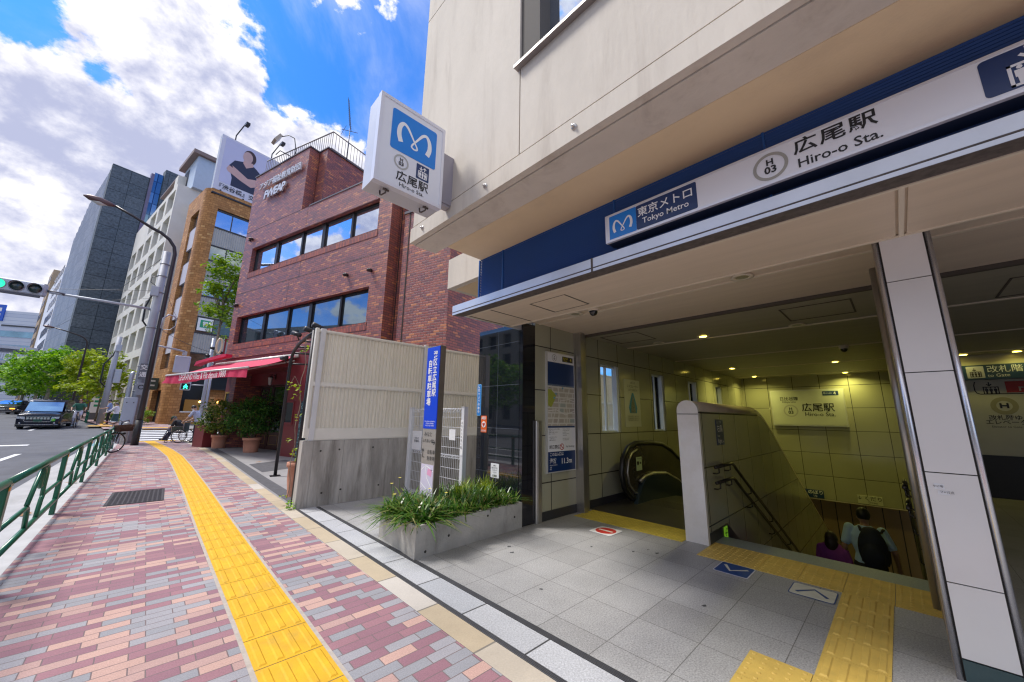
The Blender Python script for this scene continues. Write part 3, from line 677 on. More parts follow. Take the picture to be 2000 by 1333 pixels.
def emblem(mb, cx, cz, s, y):
    """white ribbon letter with a loop in the middle, in a square of side s"""
    half = [(.16,.24),(.105,.42),(.12,.62),(.20,.74),(.30,.70),(.40,.56),(.49,.42),(.56,.31),(.57,.25),(.5,.215)]
    hw = [.058,.055,.05,.04,.034,.026,.02,.02,.02,.02]
    pts = smooth(half, 5); ww = [lerp(hw[min(int(i/5), 8)], hw[min(int(i/5)+1, 9)], (i % 5)/5) for i in range(len(pts))]
    for sg in (1, -1):
        ribbon(mb, [(cx+sg*(p.x-.5)*s, cz+(p.y-.5)*s) for p in pts], [w*s for w in ww], y-(.0006 if sg < 0 else 0))
def lift_icon(mb, cx, cz, s, y, arrows=2):
    """box with three people, arrows above"""
    h = s*.5; l = .028*s
    for q in ((cx-h*.72,cz-h*.85,cx-h*.72+2*l,cz+h*.22),(cx+h*.72-2*l,cz-h*.85,cx+h*.72,cz+h*.22),(cx-h*.72,cz-h*.85,cx+h*.72,cz-h*.85+2*l),(cx-h*.72,cz+h*.22-2*l,cx+h*.72,cz+h*.22)): plate(mb, [(q[0],q[1]),(q[2],q[1]),(q[2],q[3]),(q[0],q[3])], y, .001)
    for dx in (-.4, 0, .4):
        x = cx+dx*h; plate(mb, arc(x, cz+.02*h, .085*h, 0, 350, 10), y, .001)
        plate(mb, [(x-.15*h,cz-.09*h),(x+.15*h,cz-.09*h),(x+.15*h,cz-.42*h),(x+.10*h,cz-.42*h),(x+.085*h,cz-.74*h),(x-.085*h,cz-.74*h),(x-.10*h,cz-.42*h),(x-.15*h,cz-.42*h)], y, .001)
    for dx, up in (((-.28, False), (.28, True)) if arrows == 2 else ((-.1, False),)):
        x = cx+dx*h; z0, z1 = cz+h*.34, cz+h*.88; sg = 1 if up else -1; tip = z1 if up else z0
        plate(mb, [(x-l,z0),(x+l,z0),(x+l,z1),(x-l,z1)], y, .001)
        for q in (-1, 1): ribbon(mb, [(x, tip), (x+q*.22*h, tip-sg*.24*h)], l*1.1, y-.0003)
def ring_code(par, cx, cz, r_, y, top='H', bot='03', ringm=None):
    m = MB(); ring2d(m, cx, cz, r_*.80, r_, y); m.build('station_ring', ringm or GREYP, par)
    text(par, BLACKP, [T(top, cx, cz+r_*.30, r_*.62, y=y-.001, bold=.03), T(bot, cx, cz-r_*.27, r_*.72, y=y-.001, bold=.03)])
# long sign over the entrance
S1 = thing('station_name_sign', 'long white station name sign fixed across the navy louvre band', 'sign', (2.452,0,0), -math.pi/2)
b = MB(); b.box(-1.455,.004,2.738,8,.15,2.968); sgb = b.build('sign_box', mat('sign_back', (.02,.03,.06), rough=.4, var=0), S1)
b = MB()
for q in ((-1.458,2.735,8,2.753),(-1.458,2.957,8,2.972),(-1.458,2.753,-1.440,2.957)): b.box(q[0],-.004,q[1],q[2],.02,q[3])
b.build('frame', mat('sign_alu', (.70,.71,.78), rough=.3, metal=.35, var=.03), S1)
b = MB(); b.box(-1.44,-.001,2.753,8,.003,2.957); b.build('face', SWHITE, S1)
b = MB(); plate(b, [(-1.422,2.756),(-1.192,2.756),(-1.192,2.953),(-1.422,2.953)], -.0025); b.build('emblem_panel', SKYB, S1)
b = MB(); emblem(b, -1.307, 2.853, .19, -.0035); b.build('emblem', WHITEP, S1)
b = MB(); plate(b, rrect(-1.191,2.756,-.752,2.953,.012), -.0025); b.build('operator_panel', NAVYP, S1)
text(S1, WHITEP, [T('東京メトロ', -.975, 2.886, .082, y=-.004, bold=.012), T('Tokyo Metro', -.975, 2.812, .062, y=-.004, bold=.008)])
ring_code(S1, -.335, 2.848, .088, -.003, ringm=mat('silver_ring', (.36,.35,.31), rough=.4, var=0))
text(S1, BLACKP, [T('広尾駅', -.045, 2.895, .098, y=-.003, bold=.018, sx=1.15, spacing=1.12), T('Hiro-o Sta.', -.035, 2.795, .078, y=-.003, bold=.012)])
b = MB(); plate(b, rrect(.458,2.762,.80,2.950,.018), -.0025); b.build('lift_panel', NAVYP, S1)
b = MB(); lift_icon(b, .60, 2.856, .2, -.0035, 1); b.build('lift_pictogram', WHITEP, S1)
# projecting sign
S2 = thing('projecting_sign', 'square white lightbox sign with a blue emblem panel projecting from the cream wall', 'sign', (0,2.62,0))
b = MB(); b.box(1.0,.012,3.18,1.615,.225,3.985); b.build('sign_box', mat('lightbox_case', (.62,.62,.66), rough=.35, metal=.3, var=.05), S2)
b = MB()
for q in ((.995,3.175,1.62,3.205),(.995,3.96,1.62,3.99),(.995,3.205,1.02,3.96),(1.595,3.205,1.62,3.96)): b.box(q[0],-.006,q[1],q[2],.05,q[3])
b.build('frame', mat('lightbox_frame', (.72,.72,.78), rough=.3, metal=.2, var=.04), S2)
b = MB(); b.box(1.02,.001,3.205,1.595,.011,3.96); b.build('face', mat('lightbox_face', (.76,.77,.82), rough=.25, var=.02), S2)
b = MB(); plate(b, rrect(1.105,3.525,1.535,3.905,.022), -.002); b.build('emblem_panel', SKYB, S2)
b = MB(); emblem(b, 1.32, 3.715, .37, -.0035); b.build('emblem', WHITEP, S2)
ring_code(S2, 1.215, 3.435, .066, -.002)
b = MB(); plate(b, rrect(1.355,3.365,1.478,3.505,.006), -.002); b.build('lift_panel', NAVYP, S2)
b = MB(); lift_icon(b, 1.4165, 3.432, .125, -.0035, 2); b.build('lift_pictogram', WHITEP, S2)
text(S2, BLACKP, [T('広尾駅', 1.328, 3.30, .098, y=-.002, bold=.014, sx=1.02, spacing=1.05), T('Hiro-o Sta.', 1.325, 3.228, .052, y=-.002, bold=.006)])
b = MB(); b.box(1.60,.09,3.32,1.79,.19,3.835); b.box(1.60,.10,3.30,1.78,.18,3.33); b.build('bracket_box', mat('bracket_case', (.34,.32,.36), rough=.45, metal=.3, var=.1), S2)
for x in (1.13, 1.50):
    b = MB(); b.tube([(x,.06,3.18),(x,.06,3.14),(x-.02,.09,3.125),(x-.02,.12,3.14),(x-.02,.13,3.18)], .007, 8); b.cyl((x-.025,.06,3.165),(x+.025,.06,3.165),.009,.009,8); b.build('eye_hook', mat('hook_metal', (.14,.11,.10), rough=.5, metal=.5, var=.2), S2)
# map board on the tiled wall
S3 = thing('area_map_board', 'tall framed board with an area map and exit 4 heading on the tiled wall', 'notice board', (4.07,3.50,0))
b = MB(); b.box(0,-.03,.60,.665,0,2.315); b.build('frame', mat('board_frame', (.60,.60,.58), rough=.35, metal=.3, var=.04), S3)
bx = lambda a,c,d,e,m,n,y=-.032: plate(MB(), [(a,c),(d,c),(d,e),(a,e)], y, .002).build(n, m, S3)
bx(.02,2.165,.645,2.30,WHITE,'heading'); bx(.02,1.84,.645,2.165,NAVYP,'blank_panel'); bx(.02,1.815,.645,1.84,mat('map_title', (.10,.14,.22), rough=.4, var=.5, vs=60),'title_strip')
mp = brick_mat('map_print', [(0,(.44,.40,.33)),(.35,(.47,.43,.36)),(.7,(.42,.37,.32)),(.92,(.36,.40,.36))], (.62,.60,.55), .13, .075, .011, offset=.41, rough=.3, bump=0, squash=1.3)
bx(.02,1.24,.645,1.815,mp,'map'); bx(.02,1.215,.645,1.24,NAVYP,'rule'); bx(.02,.885,.645,1.215,WHITE,'notice_panel'); bx(.02,.615,.645,.885,NAVYP,'elevation_panel')
b = MB(); plate(b, [(.02,1.53),(.09,1.50),(.18,1.62),(.20,1.68),(.09,1.76),(.02,1.76)], -.0335, .001); b.build('park_area', mat('map_green', (.33,.36,.06), rough=.4, var=.1, vs=30), S3)
b = MB()
for q in ((.20,1.70),(.36,1.79),(.16,1.64)): plate(b, arc(q[0],q[1],.018,0,330,8), -.0345, .001)
b.build('water_area', mat('map_blue', (.12,.33,.45), rough=.4, var=0), S3)
b = MB()
for pts in ([(.22,1.25),(.27,1.42),(.30,1.60),(.24,1.80)],[(.02,1.45),(.2,1.47),(.42,1.40),(.64,1.46)],[(.45,1.25),(.47,1.40),(.44,1.55),(.52,1.80)],[(.3,1.6),(.5,1.63),(.64,1.60)],[(.1,1.25),(.16,1.4),(.2,1.5)]): ribbon(b, pts, .007, -.034)
b.build('map_road', mat('map_road', (.66,.64,.60), rough=.4, var=0), S3)
ring_code(S3, .17, 2.232, .055, -.0335)
bx(.36,2.195,.62,2.275,BLACKP,'exit_label',-.034)
text(S3, YELP, [T('出入口', .435, 2.247, .040, y=-.036, bold=.012), T('Entrance', .435, 2.212, .024, y=-.036), T('4', .565, 2.233, .075, y=-.036, bold=.02)])
text(S3, BLACKP, [T('終日禁煙', .16, .945, .058, y=-.034, bold=.008), T('No Smoking', .52, .945, .040, y=-.034), T('H03', .06, 1.78, .02, y=-.034)]+
     [T(s, .03 if i < 9 else .345, 1.195-(i % 9)*.022, .0165, y=-.034, align='LEFT') for i, s in enumerate(['駅構内及び出入口付近での喫煙は','ご遠慮ください。','お客様のご理解とご協力を','お願いいたします。','','・お忘れ物のないように','　ご注意ください。','・通路は右側通行です','','Smoking is not allowed at','this station and around','its entrances.','We ask for your kind','understanding.','','Please take care not to','leave anything behind.',''] ) if s])
b = MB(); ring2d(b, .325, .945, .036, .046, -.0345); ribbon(b, [(.298,.972),(.352,.918)], .006, -.0352); b.build('no_smoking_mark', REDP, S3)
text(S3, WHITEP, [T('この出入口は', .05, .845, .052, y=-.034, align='LEFT', bold=.006), T('海抜', .05, .758, .075, y=-.034, align='LEFT', bold=.01), T('11.3m', .43, .745, .105, y=-.034, bold=.01), T('Above sea level', .05, .705, .026, y=-.034, align='LEFT'), T('海拔', .05, .675, .022, y=-.034, align='LEFT'), T('해발', .05, .65, .022, y=-.034, align='LEFT')])
# poster between the narrow windows
S4 = thing('poster', 'small paper poster of a blue vase shape taped between two narrow windows', 'poster', (6.30,3.498,0))
b = MB(); b.box(0,-.004,1.21,.60,0,2.09); b.build('paper', mat('poster_paper', (.50,.50,.42), rough=.5, var=.04), S4)
b = MB(); plate(b, [(.18,1.46),(.44,1.46),(.47,1.56),(.40,1.72),(.34,1.84),(.29,1.84),(.22,1.72),(.15,1.56)], -.006); b.build('blue_figure', mat('poster_blue', (.03,.20,.38), rough=.4, var=.4, vs=18), S4)
b = MB(); plate(b, [(.22,1.47),(.40,1.47),(.37,1.64),(.32,1.78),(.30,1.78),(.25,1.64)], -.0075); b.build('grey_figure', mat('poster_grey', (.15,.16,.14), rough=.4, var=.5, vs=30), S4)
text(S4, BLACKP, [T('お知らせ', .33, 2.03, .05, y=-.006), T('エスカレーター', .33, 1.96, .062, y=-.006, bold=.01), T('は下り専用です', .33, 1.89, .05, y=-.006)]+[T('ご利用の際は足元にご注意ください', .3, 1.40-i*.035, .028, y=-.006) for i in range(3)])
# board on the parapet: keep right
S5 = thing('keep_right_plate', 'small navy plate with white writing on the tiled parapet beside the stairs', 'sign', (5.235,1.649,0))
b = MB(); b.box(0,-.005,1.045,.285,0,1.365); b.build('plate', NAVYP, S5)
text(S5, WHITEP, [T('ここでは', .03, 1.33, .042, y=-.007, align='LEFT'), T('右側', .03, 1.245, .10, y=-.007, align='LEFT', bold=.012), T('通行', .21, 1.235, .036, y=-.007), T('Keep', .03, 1.16, .042, y=-.007, align='LEFT'), T('Right', .03, 1.095, .075, y=-.007, align='LEFT', bold=.01), T('side', .235, 1.085, .03, y=-.007)])
S6 = thing('exit_arrow_plate', 'tiny green plate with an arrow low on the parapet by the stair edge', 'sign', (5.16,1.640,0))
b = MB(); b.box(0,-.005,-.03,.12,0,.10); b.build('plate', mat('exit_green', (.25,.52,.03), rough=.4, emit=(.25,.6,.03), es=.12, var=0), S6)
b = MB(); ribbon(b, [(.10,.03),(.03,.03)], .008, -.007); ribbon(b, [(.06,.065),(.025,.03),(.06,-.005)], .007, -.0073); plate(b, arc(.09,.07,.012,0,330,8), -.007); b.build('arrow', mat('exit_dark', (.01,.10,.03), rough=.4, var=0), S6)
# station name panel on the back wall of the stairs
S7 = thing('wall_name_panel', 'white station name panel on the yellow lit tiled wall at the end of the stairs', 'sign', (14.0,0,0), -math.pi/2)
b = MB(); b.box(-2.72,-.10,1.22,-.985,-.002,2.28); b.build('frame', mat('panel_frame', (.62,.63,.60), rough=.35, metal=.3, var=.03), S7)
b = MB(); b.box(-2.685,-.104,1.255,-1.02,-.10,2.245); b.build('face', mat('panel_face', (.60,.62,.55), rough=.2, var=.03), S7)
ring_code(S7, -2.24, 1.66, .18, -.106)
text(S7, BLACKP, [T('日比谷線', -2.26, 2.01, .115, y=-.106, bold=.014), T('Hibiya Line', -2.26, 1.92, .075, y=-.106), T('広尾駅', -1.60, 1.74, .25, y=-.106, bold=.012), T('Hiro-o Sta.', -1.57, 1.555, .155, y=-.106, bold=.008)])
b = MB(); plate(b, rrect(-1.45,2.09,-1.10,2.215,.008), -.107); b.build('exit_label', NAVYP, S7)
text(S7, WHITEP, [T('出入口', -1.34, 2.155, .065, y=-.109), T('4', -1.18, 2.152, .11, y=-.109, bold=.02)])
for x, t1, t2, col, tc_, nm, lb in ((-2.0,'↑ のぼり','Up',NAVYP,WHITEP,'up_plate','small navy plate pointing up on the lower edge of the back wall'),(-.82,'↓ くだり','Down',mat('plate_cream', (.52,.52,.40), rough=.4, var=0),BLACKP,'down_plate','small pale plate pointing down on the lower edge of the back wall')):
    s_ = thing(nm, lb, 'sign', (14.0,0,0), -math.pi/2, 'direction plates above the stairs')
    b = MB(); b.box(x-.24,-.02,-.76,x+.24,-.001,-.55); b.build('plate', col, s_)
    text(s_, tc_, [T(t1, x, -.62, .12, y=-.022, bold=.01), T(t2, x+.05, -.71, .07, y=-.022)])
# lift hall signs
S8 = thing('lift_direction_sign', 'dark blue overhead sign to the gate in the lift hall', 'sign', (11.7,0,0), -math.pi/2)
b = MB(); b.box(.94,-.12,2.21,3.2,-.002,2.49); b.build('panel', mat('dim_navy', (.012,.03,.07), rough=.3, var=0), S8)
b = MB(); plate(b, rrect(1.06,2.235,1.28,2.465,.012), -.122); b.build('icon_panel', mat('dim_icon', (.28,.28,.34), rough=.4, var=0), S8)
b = MB(); lift_icon(b, 1.17, 2.34, .2, -.124, 1); b.build('pictogram', BLACKP, S8)
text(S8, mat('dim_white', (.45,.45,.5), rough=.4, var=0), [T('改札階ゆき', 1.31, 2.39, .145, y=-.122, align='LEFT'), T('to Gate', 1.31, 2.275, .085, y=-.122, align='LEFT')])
S9 = thing('lift_hall_board', 'pale panel with lift pictogram and red square on the lift hall wall', 'sign', (11.7,0,0), -math.pi/2)
b = MB(); b.box(.93,-.02,.78,3.2,-.002,2.20); b.build('panel', mat('pale_panel', (.52,.51,.42), rough=.3, var=.04), S9)
b = MB(); b.box(.93,-.015,0,3.2,-.001,.775); b.build('dark_panel', BLACKP, S9)
b = MB(); ribbon(b, [(3.1,1.93),(1.18,1.93)]+[], .008, -.022); ribbon(b, [(1.14,2.17),(1.12,2.1),(1.12,2.0),(1.14,1.95),(1.18,1.93)], .008, -.022); lift_icon(b, 1.32, 2.04, .27, -.022, 1)
b.build('pictogram', BLACKP, S9)
b = MB(); plate(b, [(1.50,1.95),(1.80,1.95),(1.80,2.16),(1.50,2.16)], -.022); b.build('red_square', REDP, S9)
text(S9, mat('peach_print', (.6,.45,.36), rough=.4, var=0), [T('r', 1.67, 2.03, .16, y=-.025, bold=.03)])
b = MB(); ring2d(b, 1.43, 1.70, .095, .165, -.022); b.build('ring', mat('ring_tan', (.32,.30,.17), rough=.4, var=0), S9)
text(S9, BLACKP, [T('H', 1.43, 1.70, .13, y=-.024, bold=.03, sx=1.3), T('改札階ゆき', 1.46, 1.475, .10, y=-.022, bold=.01), T('エレベーター', 1.46, 1.39, .10, y=-.022, bold=.01), T('Elevator to Gate Level', 1.46, 1.31, .052, y=-.022)])
# floor stickers
def sticker(name, label, x0, x1, y0, y1, base, rimm, group=None):
    t = thing(name, label, 'floor sticker', ((x0+x1)/2,(y0+y1)/2,.0035), 0, group)
    a, c = (x1-x0)/2, (y1-y0)/2
    b = MB(); b.prism(rrect(-a,-c,a,c,.025), 0, .0012, 'z'); b.build('rim', rimm, t)
    b = MB(); b.prism(rrect(-a+.008,-c+.008,a-.008,c-.008,.02), .0012, .0022, 'z'); b.build('field', base, t)
    return t
BLUES = mat('sticker_blue', (.015,.06,.22), rough=.5, var=.1, vs=14); CREAMS = mat('sticker_cream', (.62,.60,.50), rough=.5, var=.12, vs=16)
t = sticker('no_entry_sticker', 'white floor sticker with a red no entry mark before the escalator', 4.115, 4.42, 2.55, 2.85, mat('sticker_white', (.66,.65,.62), rough=.5, var=.08, vs=12), WHITE)
b = MB(); b.prism(arc(0,0,.125,0,354,30), .0022, .0032, 'z'); m1 = b.build('red_disc', REDP, t)
b = MB(); b.box(-.018,-.095,.0032,.018,.095,.0042); b.build('white_bar', CREAMS, m1)
t = sticker('down_arrow_sticker', 'blue floor sticker with a pale chevron in front of the yellow dotted tiles', 3.975, 4.265, 1.11, 1.395, BLUES, WHITE, 'stair chevron stickers')
b = MB(); ribbon(b, [(.075,.095),(-.06,.02),(.06,-.10)], .014, 0, flat=.0035); b.build('chevron', CREAMS, t)
t = sticker('up_arrow_sticker', 'cream floor sticker with a blue chevron touching the yellow guide strip', 3.945, 4.215, .527, .822, CREAMS, BLUES, 'stair chevron stickers')
b = MB(); ribbon(b, [(-.07,.10),(.065,-.005),(-.06,-.10)], .013, 0, flat=.0035); b.build('chevron', BLUES, t)
# ceiling fittings
LAMP = mat('lamp_glow', (1,.85,.3), emit=(1.0,.78,.12), es=9, var=0)
def downlight(x, y, lit, label, group):
    t = thing('downlight', label, 'ceiling light', (x,y,2.70), 0, group)
    b = MB(); b.lathe([(.052,-.006),(.095,-.006),(.098,-.014),(.055,-.014),(.052,-.006)], seg=24); b.build('rim', TRIM, t)
    b = MB(); b.lathe([(.0,-.0135),(.062,-.0135)], seg=20); b.build('lens', LAMP if lit else mat('lamp_off', (.30,.28,.18), rough=.3, var=.3, vs=60), t)
    if lit:
        ld = bpy.data.lights.new('downlight_lamp', 'AREA'); ld.shape = 'DISK'; ld.size = .11; ld.energy = lit; ld.color = (.97,.91,.24); ld.spread = R(150)
        lo = bpy.data.objects.new('downlight_lamp', ld); COL.objects.link(lo); lo.parent = t; lo.location = (0,0,-.03)
gl = 'round ceiling downlights'
downlight(3.83, 2.77, 0, 'unlit downlight in the canopy ceiling next to the dome camera', gl); downlight(3.86, .86, 0, 'unlit downlight in the canopy ceiling close to the white column', gl)
downlight(6.36, 2.81, 0, 'unlit downlight above the escalator near the first narrow window', gl); downlight(6.4, .83, 0, 'unlit downlight at the edge of the large ceiling hatch', gl)
downlight(6.32, 2.05, 3, 'lit yellow downlight nearest the entrance, over the parapet', gl)
for x, y, l in ((10.88,2.89,'lit yellow downlight over the escalator, nearer of the two on that side'),(13.37,2.966,'lit yellow downlight over the escalator close to the back wall corner'),(11.05,.842,'lit yellow downlight above the stairs right behind the dome camera'),(13.67,.866,'lit yellow downlight above the stairs close to the back wall')): downlight(x, y, 5.2, l, gl)
downlight(11.4, -1.05, .7, 'lit yellow downlight in the lift hall beside the column edge', gl); downlight(11.45, -1.70, .7, 'lit yellow downlight in the lift hall at the right edge of the photo', gl)
def dome_cam(x, y, label):
    t = thing('dome_camera', label, 'security camera', (x,y,2.70), 0, 'dome cameras on the ceiling')
    b = MB(); b.lathe([(.0,0),(.068,0),(.07,-.01),(.07,-.05),(.062,-.062),(.0,-.062)], seg=22); b.build('housing', TRIM, t)
    b = MB(); b.lathe([(.052,-.06),(.05,-.08),(.038,-.104),(.02,-.116),(.0,-.12)], seg=20); b.build('dome', mat('dome_dark', (.01,.01,.012), rough=.06, var=0, spec=.8), t)
dome_cam(3.73, 2.43, 'white dome camera under the canopy by the map board'); dome_cam(8.77, .52, 'white dome camera deep inside the hall above the stairs')
# stickers on the granite pier
def pier_plate(name, label, y0, y1, z0, z1, m, items, tm, cat='sign', r_=.01, rim=None):
    t = thing(name, label, cat, (3.592,0,0), -math.pi/2)
    if rim: b = MB(); plate(b, rrect(-y1,z0,-y0,z1,r_), -.002); b.build('rim', rim, t); b = MB(); plate(b, rrect(-y1+.008,z0+.008,-y0-.008,z1-.008,r_), -.0035); b.build('plate', m, t)
    else: b = MB(); plate(b, rrect(-y1,z0,-y0,z1,r_), -.003); b.build('plate', m, t)
    if items: text(t, tm, items)
    return t
pier_plate('camera_notice', 'narrow blue vertical notice about a security camera at the pier edge', 4.36, 4.455, 1.37, 1.84, mat('notice_blue', (.02,.22,.62), rough=.4, var=0), [T(c, -4.408, 1.795-i*.053, .048, y=-.006, bold=.01) for i, c in enumerate('防犯カメラ作動中')], WHITEP, r_=.02, rim=mat('notice_rim', (.2,.5,.85), rough=.4, var=0))
t = pier_plate('aed_notice', 'small orange notice with a heart on the dark glass pier', 4.215, 4.345, 1.13, 1.37, mat('notice_orange', (.78,.13,.02), rough=.4, var=0), [T('AED', -4.28, 1.335, .055, y=-.006, bold=.02), T('設置施設', -4.28, 1.155, .03, y=-.006)], WHITEP)
b = MB(); plate(b, arc(-4.28,1.245,.045,0,350,20), -.0055); b.build('disc', WHITEP, t)
b = MB(); plate(b, [(-4.28,1.212),(-4.252,1.25),(-4.258,1.268),(-4.272,1.268),(-4.28,1.255),(-4.288,1.268),(-4.302,1.268),(-4.308,1.25)], -.0085); b.build('heart', REDP, t)
pier_plate('paper_notice', 'white paper notice low on the dark glass pier above the plants', 3.93, 4.1, .53, .72, WHITE, [T(s, -4.015, .69-i*.03, .021, y=-.006, bold=.01) for i, s in enumerate(['お願い','植込みの中に','入らないで','ください'])]+[T('広尾駅', -4.015, .555, .032, y=-.006, bold=.01)], BLACKP)

# ================================================================== planter, pylon, gate, fence
PLC = mat('planter_concrete', (.42,.40,.365), rough=.85, var=.22, vs=2.6, bump=.3, bs=50, dirt=.6, dscale=(4,4,1.2), dcol=(.17,.15,.13))
t = thing('concrete_planter', 'low board-marked concrete planter in front of the dark glass pier', 'planter', (2.05,3.42,0))
b = MB(); o_ = [(0,0),(1.54,.06),(1.54,.90),(.06,.90)]; i_ = [(.09,.09),(1.46,.145),(1.46,.82),(.14,.82)]
vs = [(*p,0) for p in o_]+[(*p,.30) for p in o_]+[(*p,.30) for p in i_]+[(*p,.22) for p in i_]
fs = []
for k in range(4):
    j = (k+1) % 4; fs += [(k,j,4+j,4+k),(4+k,4+j,8+j,8+k),(8+k,8+j,12+j,12+k)]
b.add(vs, fs); b.build('trough', PLC, t)
b = MB(); b.poly([(*p,.235) for p in i_]); b.build('soil', mat('soil', (.05,.035,.025), rough=1, var=.3, vs=30), t)
for x, z in ((.12,.05),(.40,.14),(.42,.245),(.95,.24),(1.4,.15)):
    b = MB(); b.cyl((x,.0035+x*.039-.006,z),(x,.02+x*.039,z),.013,.013,12); b.build('tie_hole', mat('tie_hole', (.05,.045,.04), rough=.9, var=0), t)
S = thing('sign_pylon', 'slim steel pylon with a tall blue bicycle park sign standing in the planter', 'sign', (2.56,4.10,0), -math.pi/2)
b = MB(); b.box(-.15,.006,.2,.15,.085,2.245); b.build('post', mat('pylon_steel', (.34,.30,.26), rough=.35, metal=.75, var=.15, vs=3), S)
b = MB(); b.box(-.147,0,.2,.147,.0065,1.2); b.build('steel_face', mat('pylon_face', (.45,.42,.38), rough=.42, metal=.5, var=.1, vs=2), S)
b = MB(); b.box(-.147,-.003,1.2,.147,.0065,2.235); b.build('blue_panel', mat('pylon_blue', (.004,.055,.62), rough=.35, var=.03), S)
text(S, WHITEP, [T(c, .055, 2.125-i*.098, .098, y=-.005, bold=.018) for i, c in enumerate('港区立広尾駅')]+[T(c, -.055, 2.015-i*.098, .098, y=-.005, bold=.018) for i, c in enumerate('自転車駐車場')]+[T('Hiroo Station cycle parking', 0, 1.29, .021, y=-.005), T('广尾站自行车停车场', 0, 1.262, .02, y=-.005), T('히로오역 자전거 주차장', 0, 1.235, .02, y=-.005)])
text(S, BLACKP, [T('みなと', -.11, 1.13, .062, y=-.003, align='LEFT'), T('ふれあい館', -.145, 1.05, .05, y=-.003, align='LEFT'), T('自転車', -.02, .92, .055, y=-.003, align='LEFT', spacing=1.1), T('駐車場', -.02, .845, .055, y=-.003, align='LEFT', spacing=1.1)])
b = MB(); ribbon(b, [(.085,1.04),(.135,1.04)], .005, -.003); ribbon(b, [(.112,1.065),(.138,1.04),(.112,1.015)], .005, -.0034); ribbon(b, [(-.085,.855),(-.12,.855),(-.12,.95)], .005, -.003); ribbon(b, [(-.145,.925),(-.12,.955),(-.095,.925)], .005, -.0034); b.build('arrow', BLACKP, S)
b = MB(); b.box(-.135,-.002,.42,.135,.0065,.775); mpn = b.build('map_plate', mat('pylon_map', (.62,.58,.72), rough=.4, var=.03), S)
b = MB()
for pts in ([(-.13,.70),(-.04,.76),(.0,.62),(.13,.50)],[(-.04,.76),(.05,.74),(.13,.70)],[(-.13,.55),(-.02,.5),(.13,.43)]): ribbon(b, pts, .006, -.003)
b.build('map_road', WHITEP, mpn)
b = MB(); plate(b, [(.0,.66),(.1,.64),(.11,.72),(.02,.73)], -.003, .001); b.build('map_site', mat('map_pink', (.75,.35,.55), rough=.4, var=0), mpn)
t = thing('mesh_gate', 'white welded mesh gate between the fence and the granite pier', 'gate', (3.40,0,0))
WM = mat('white_metal', (.66,.67,.70), rough=.4, var=.05)
for y in (4.50, 6.05):
    b = MB(); b.bbox(-.035,y-.035,0,.035,y+.035,1.49,.006); b.box(-.04,y-.04,1.488,.04,y+.04,1.497); b.build('post', WM, t)
b = MB()
for i in range(30): y = 4.58+i*.0486; b.cyl((0,y,.10),(0,y,1.46),.0028,.0028,5)
for z in [.14+i*.15 for i in range(9)]: b.cyl((0.004,4.56,z),(0.004,6.0,z),.0035,.0035,5)
b.build('mesh_panel', WM, t)
b = MB()
for z in (.10,.76,1.44): b.torus((0,0,0),.001,.0005) if False else b.tube([(.03*math.cos(k*1.2), 4.56+k*.0125, z+.03*math.sin(k*1.2)) for k in range(116)], .004, 5)
for z in (.09,.77,1.47): b.cyl((.03,4.55,z),(.03,6.0,z),.006,.006,6)
b.build('rolled_edge', WM, t)
b = MB(); b.box(-.012,5.66,.79,-.008,5.96,1.10); nn_ = b.build('notice', WHITE, t)
b = MB(); b.box(-.012,4.70,1.0,-.008,4.86,1.16); b.build('notice', WHITE, t)
o = text(t, BLACKP, [T('お知らせ', 0, 0, .035), T('駐輪場', 0, -.05, .05)]); o.location = (-.012,5.81,.98); o.rotation_euler = (0,0,-math.pi/2)
b = MB(); b.box(-.04,4.465,.80,-.036,4.535,1.30); b.build('post_label', WHITEP, t)
o = text(t, BLACKP, [T(c, 0, 1.26-i*.05, .04) for i, c in enumerate('みなとふれあい館')]); o.location = (-.042,4.50,0); o.rotation_euler = (0,0,-math.pi/2)
# boundary wall: board-marked concrete with beige corrugated screens
t = thing('boundary_wall', 'stained concrete wall carrying tall beige corrugated screens next to the station', 'wall', (0,6.30,0))
STC = mat('stained_concrete', (.40,.38,.35), rough=.85, var=.3, vs=2.2, bump=.3, bs=40, streak=(2.2,2.2,.35), col2=(.20,.185,.165), dirt=.75, dscale=(5,5,.5), dcol=(.10,.085,.07))
b = MB(); b.box(1.752,0,-.05,1.90,.16,.955); b.box(1.912,0.003,-.05,2.36,.16,.955); b.box(2.367,.003,-.05,4.2,.16,.955); b.box(4.207,.003,-.05,14,.16,.955); b.box(1.8,.01,-.05,13.9,.15,.95); b.build('concrete_base', STC, t)
for x, z in ((2.02,.80),(2.3,.81),(2.85,.82),(2.1,.18),(2.38,.2),(3.0,.2)):
    b = MB(); b.cyl((x,.0,z),(x,.02,z),.014,.014,10); b.build('tie_hole', mat('tie_hole', (.05,.045,.04)), t)
BEI = mat('beige_steel', (.74,.70,.60), rough=.5, var=.05, vs=1.5, streak=(2,2,.3), dirt=.35, dscale=(7,7,.5), dcol=(.40,.34,.25)); BEIG = mat('beige_trim', (.74,.71,.64), rough=.45, var=.05)
def corr(x0, x1, z0, z1, pitch=.062, d=.016):
    b = MB(); vs = []; x = x0; pr = []
    while x < x1: pr += [(x,d),(x+pitch*.40,d),(x+pitch*.5,0),(x+pitch*.9,0)]; x += pitch
    pr = [p for p in pr if p[0] <= x1]
    for x, y in pr: vs += [(x,y+.03,z0),(x,y+.03,z1)]
    return b.add(vs, [(2*i,2*i+2,2*i+3,2*i+1) for i in range(len(pr)-1)])
for z0, z1 in ((1.13,1.79),(1.85,2.66)):
    b = corr(1.80,13.9,z0,z1); b.box(1.80,.05,z0,13.9,.06,z1); b.build('corrugated_panel', BEI, t)
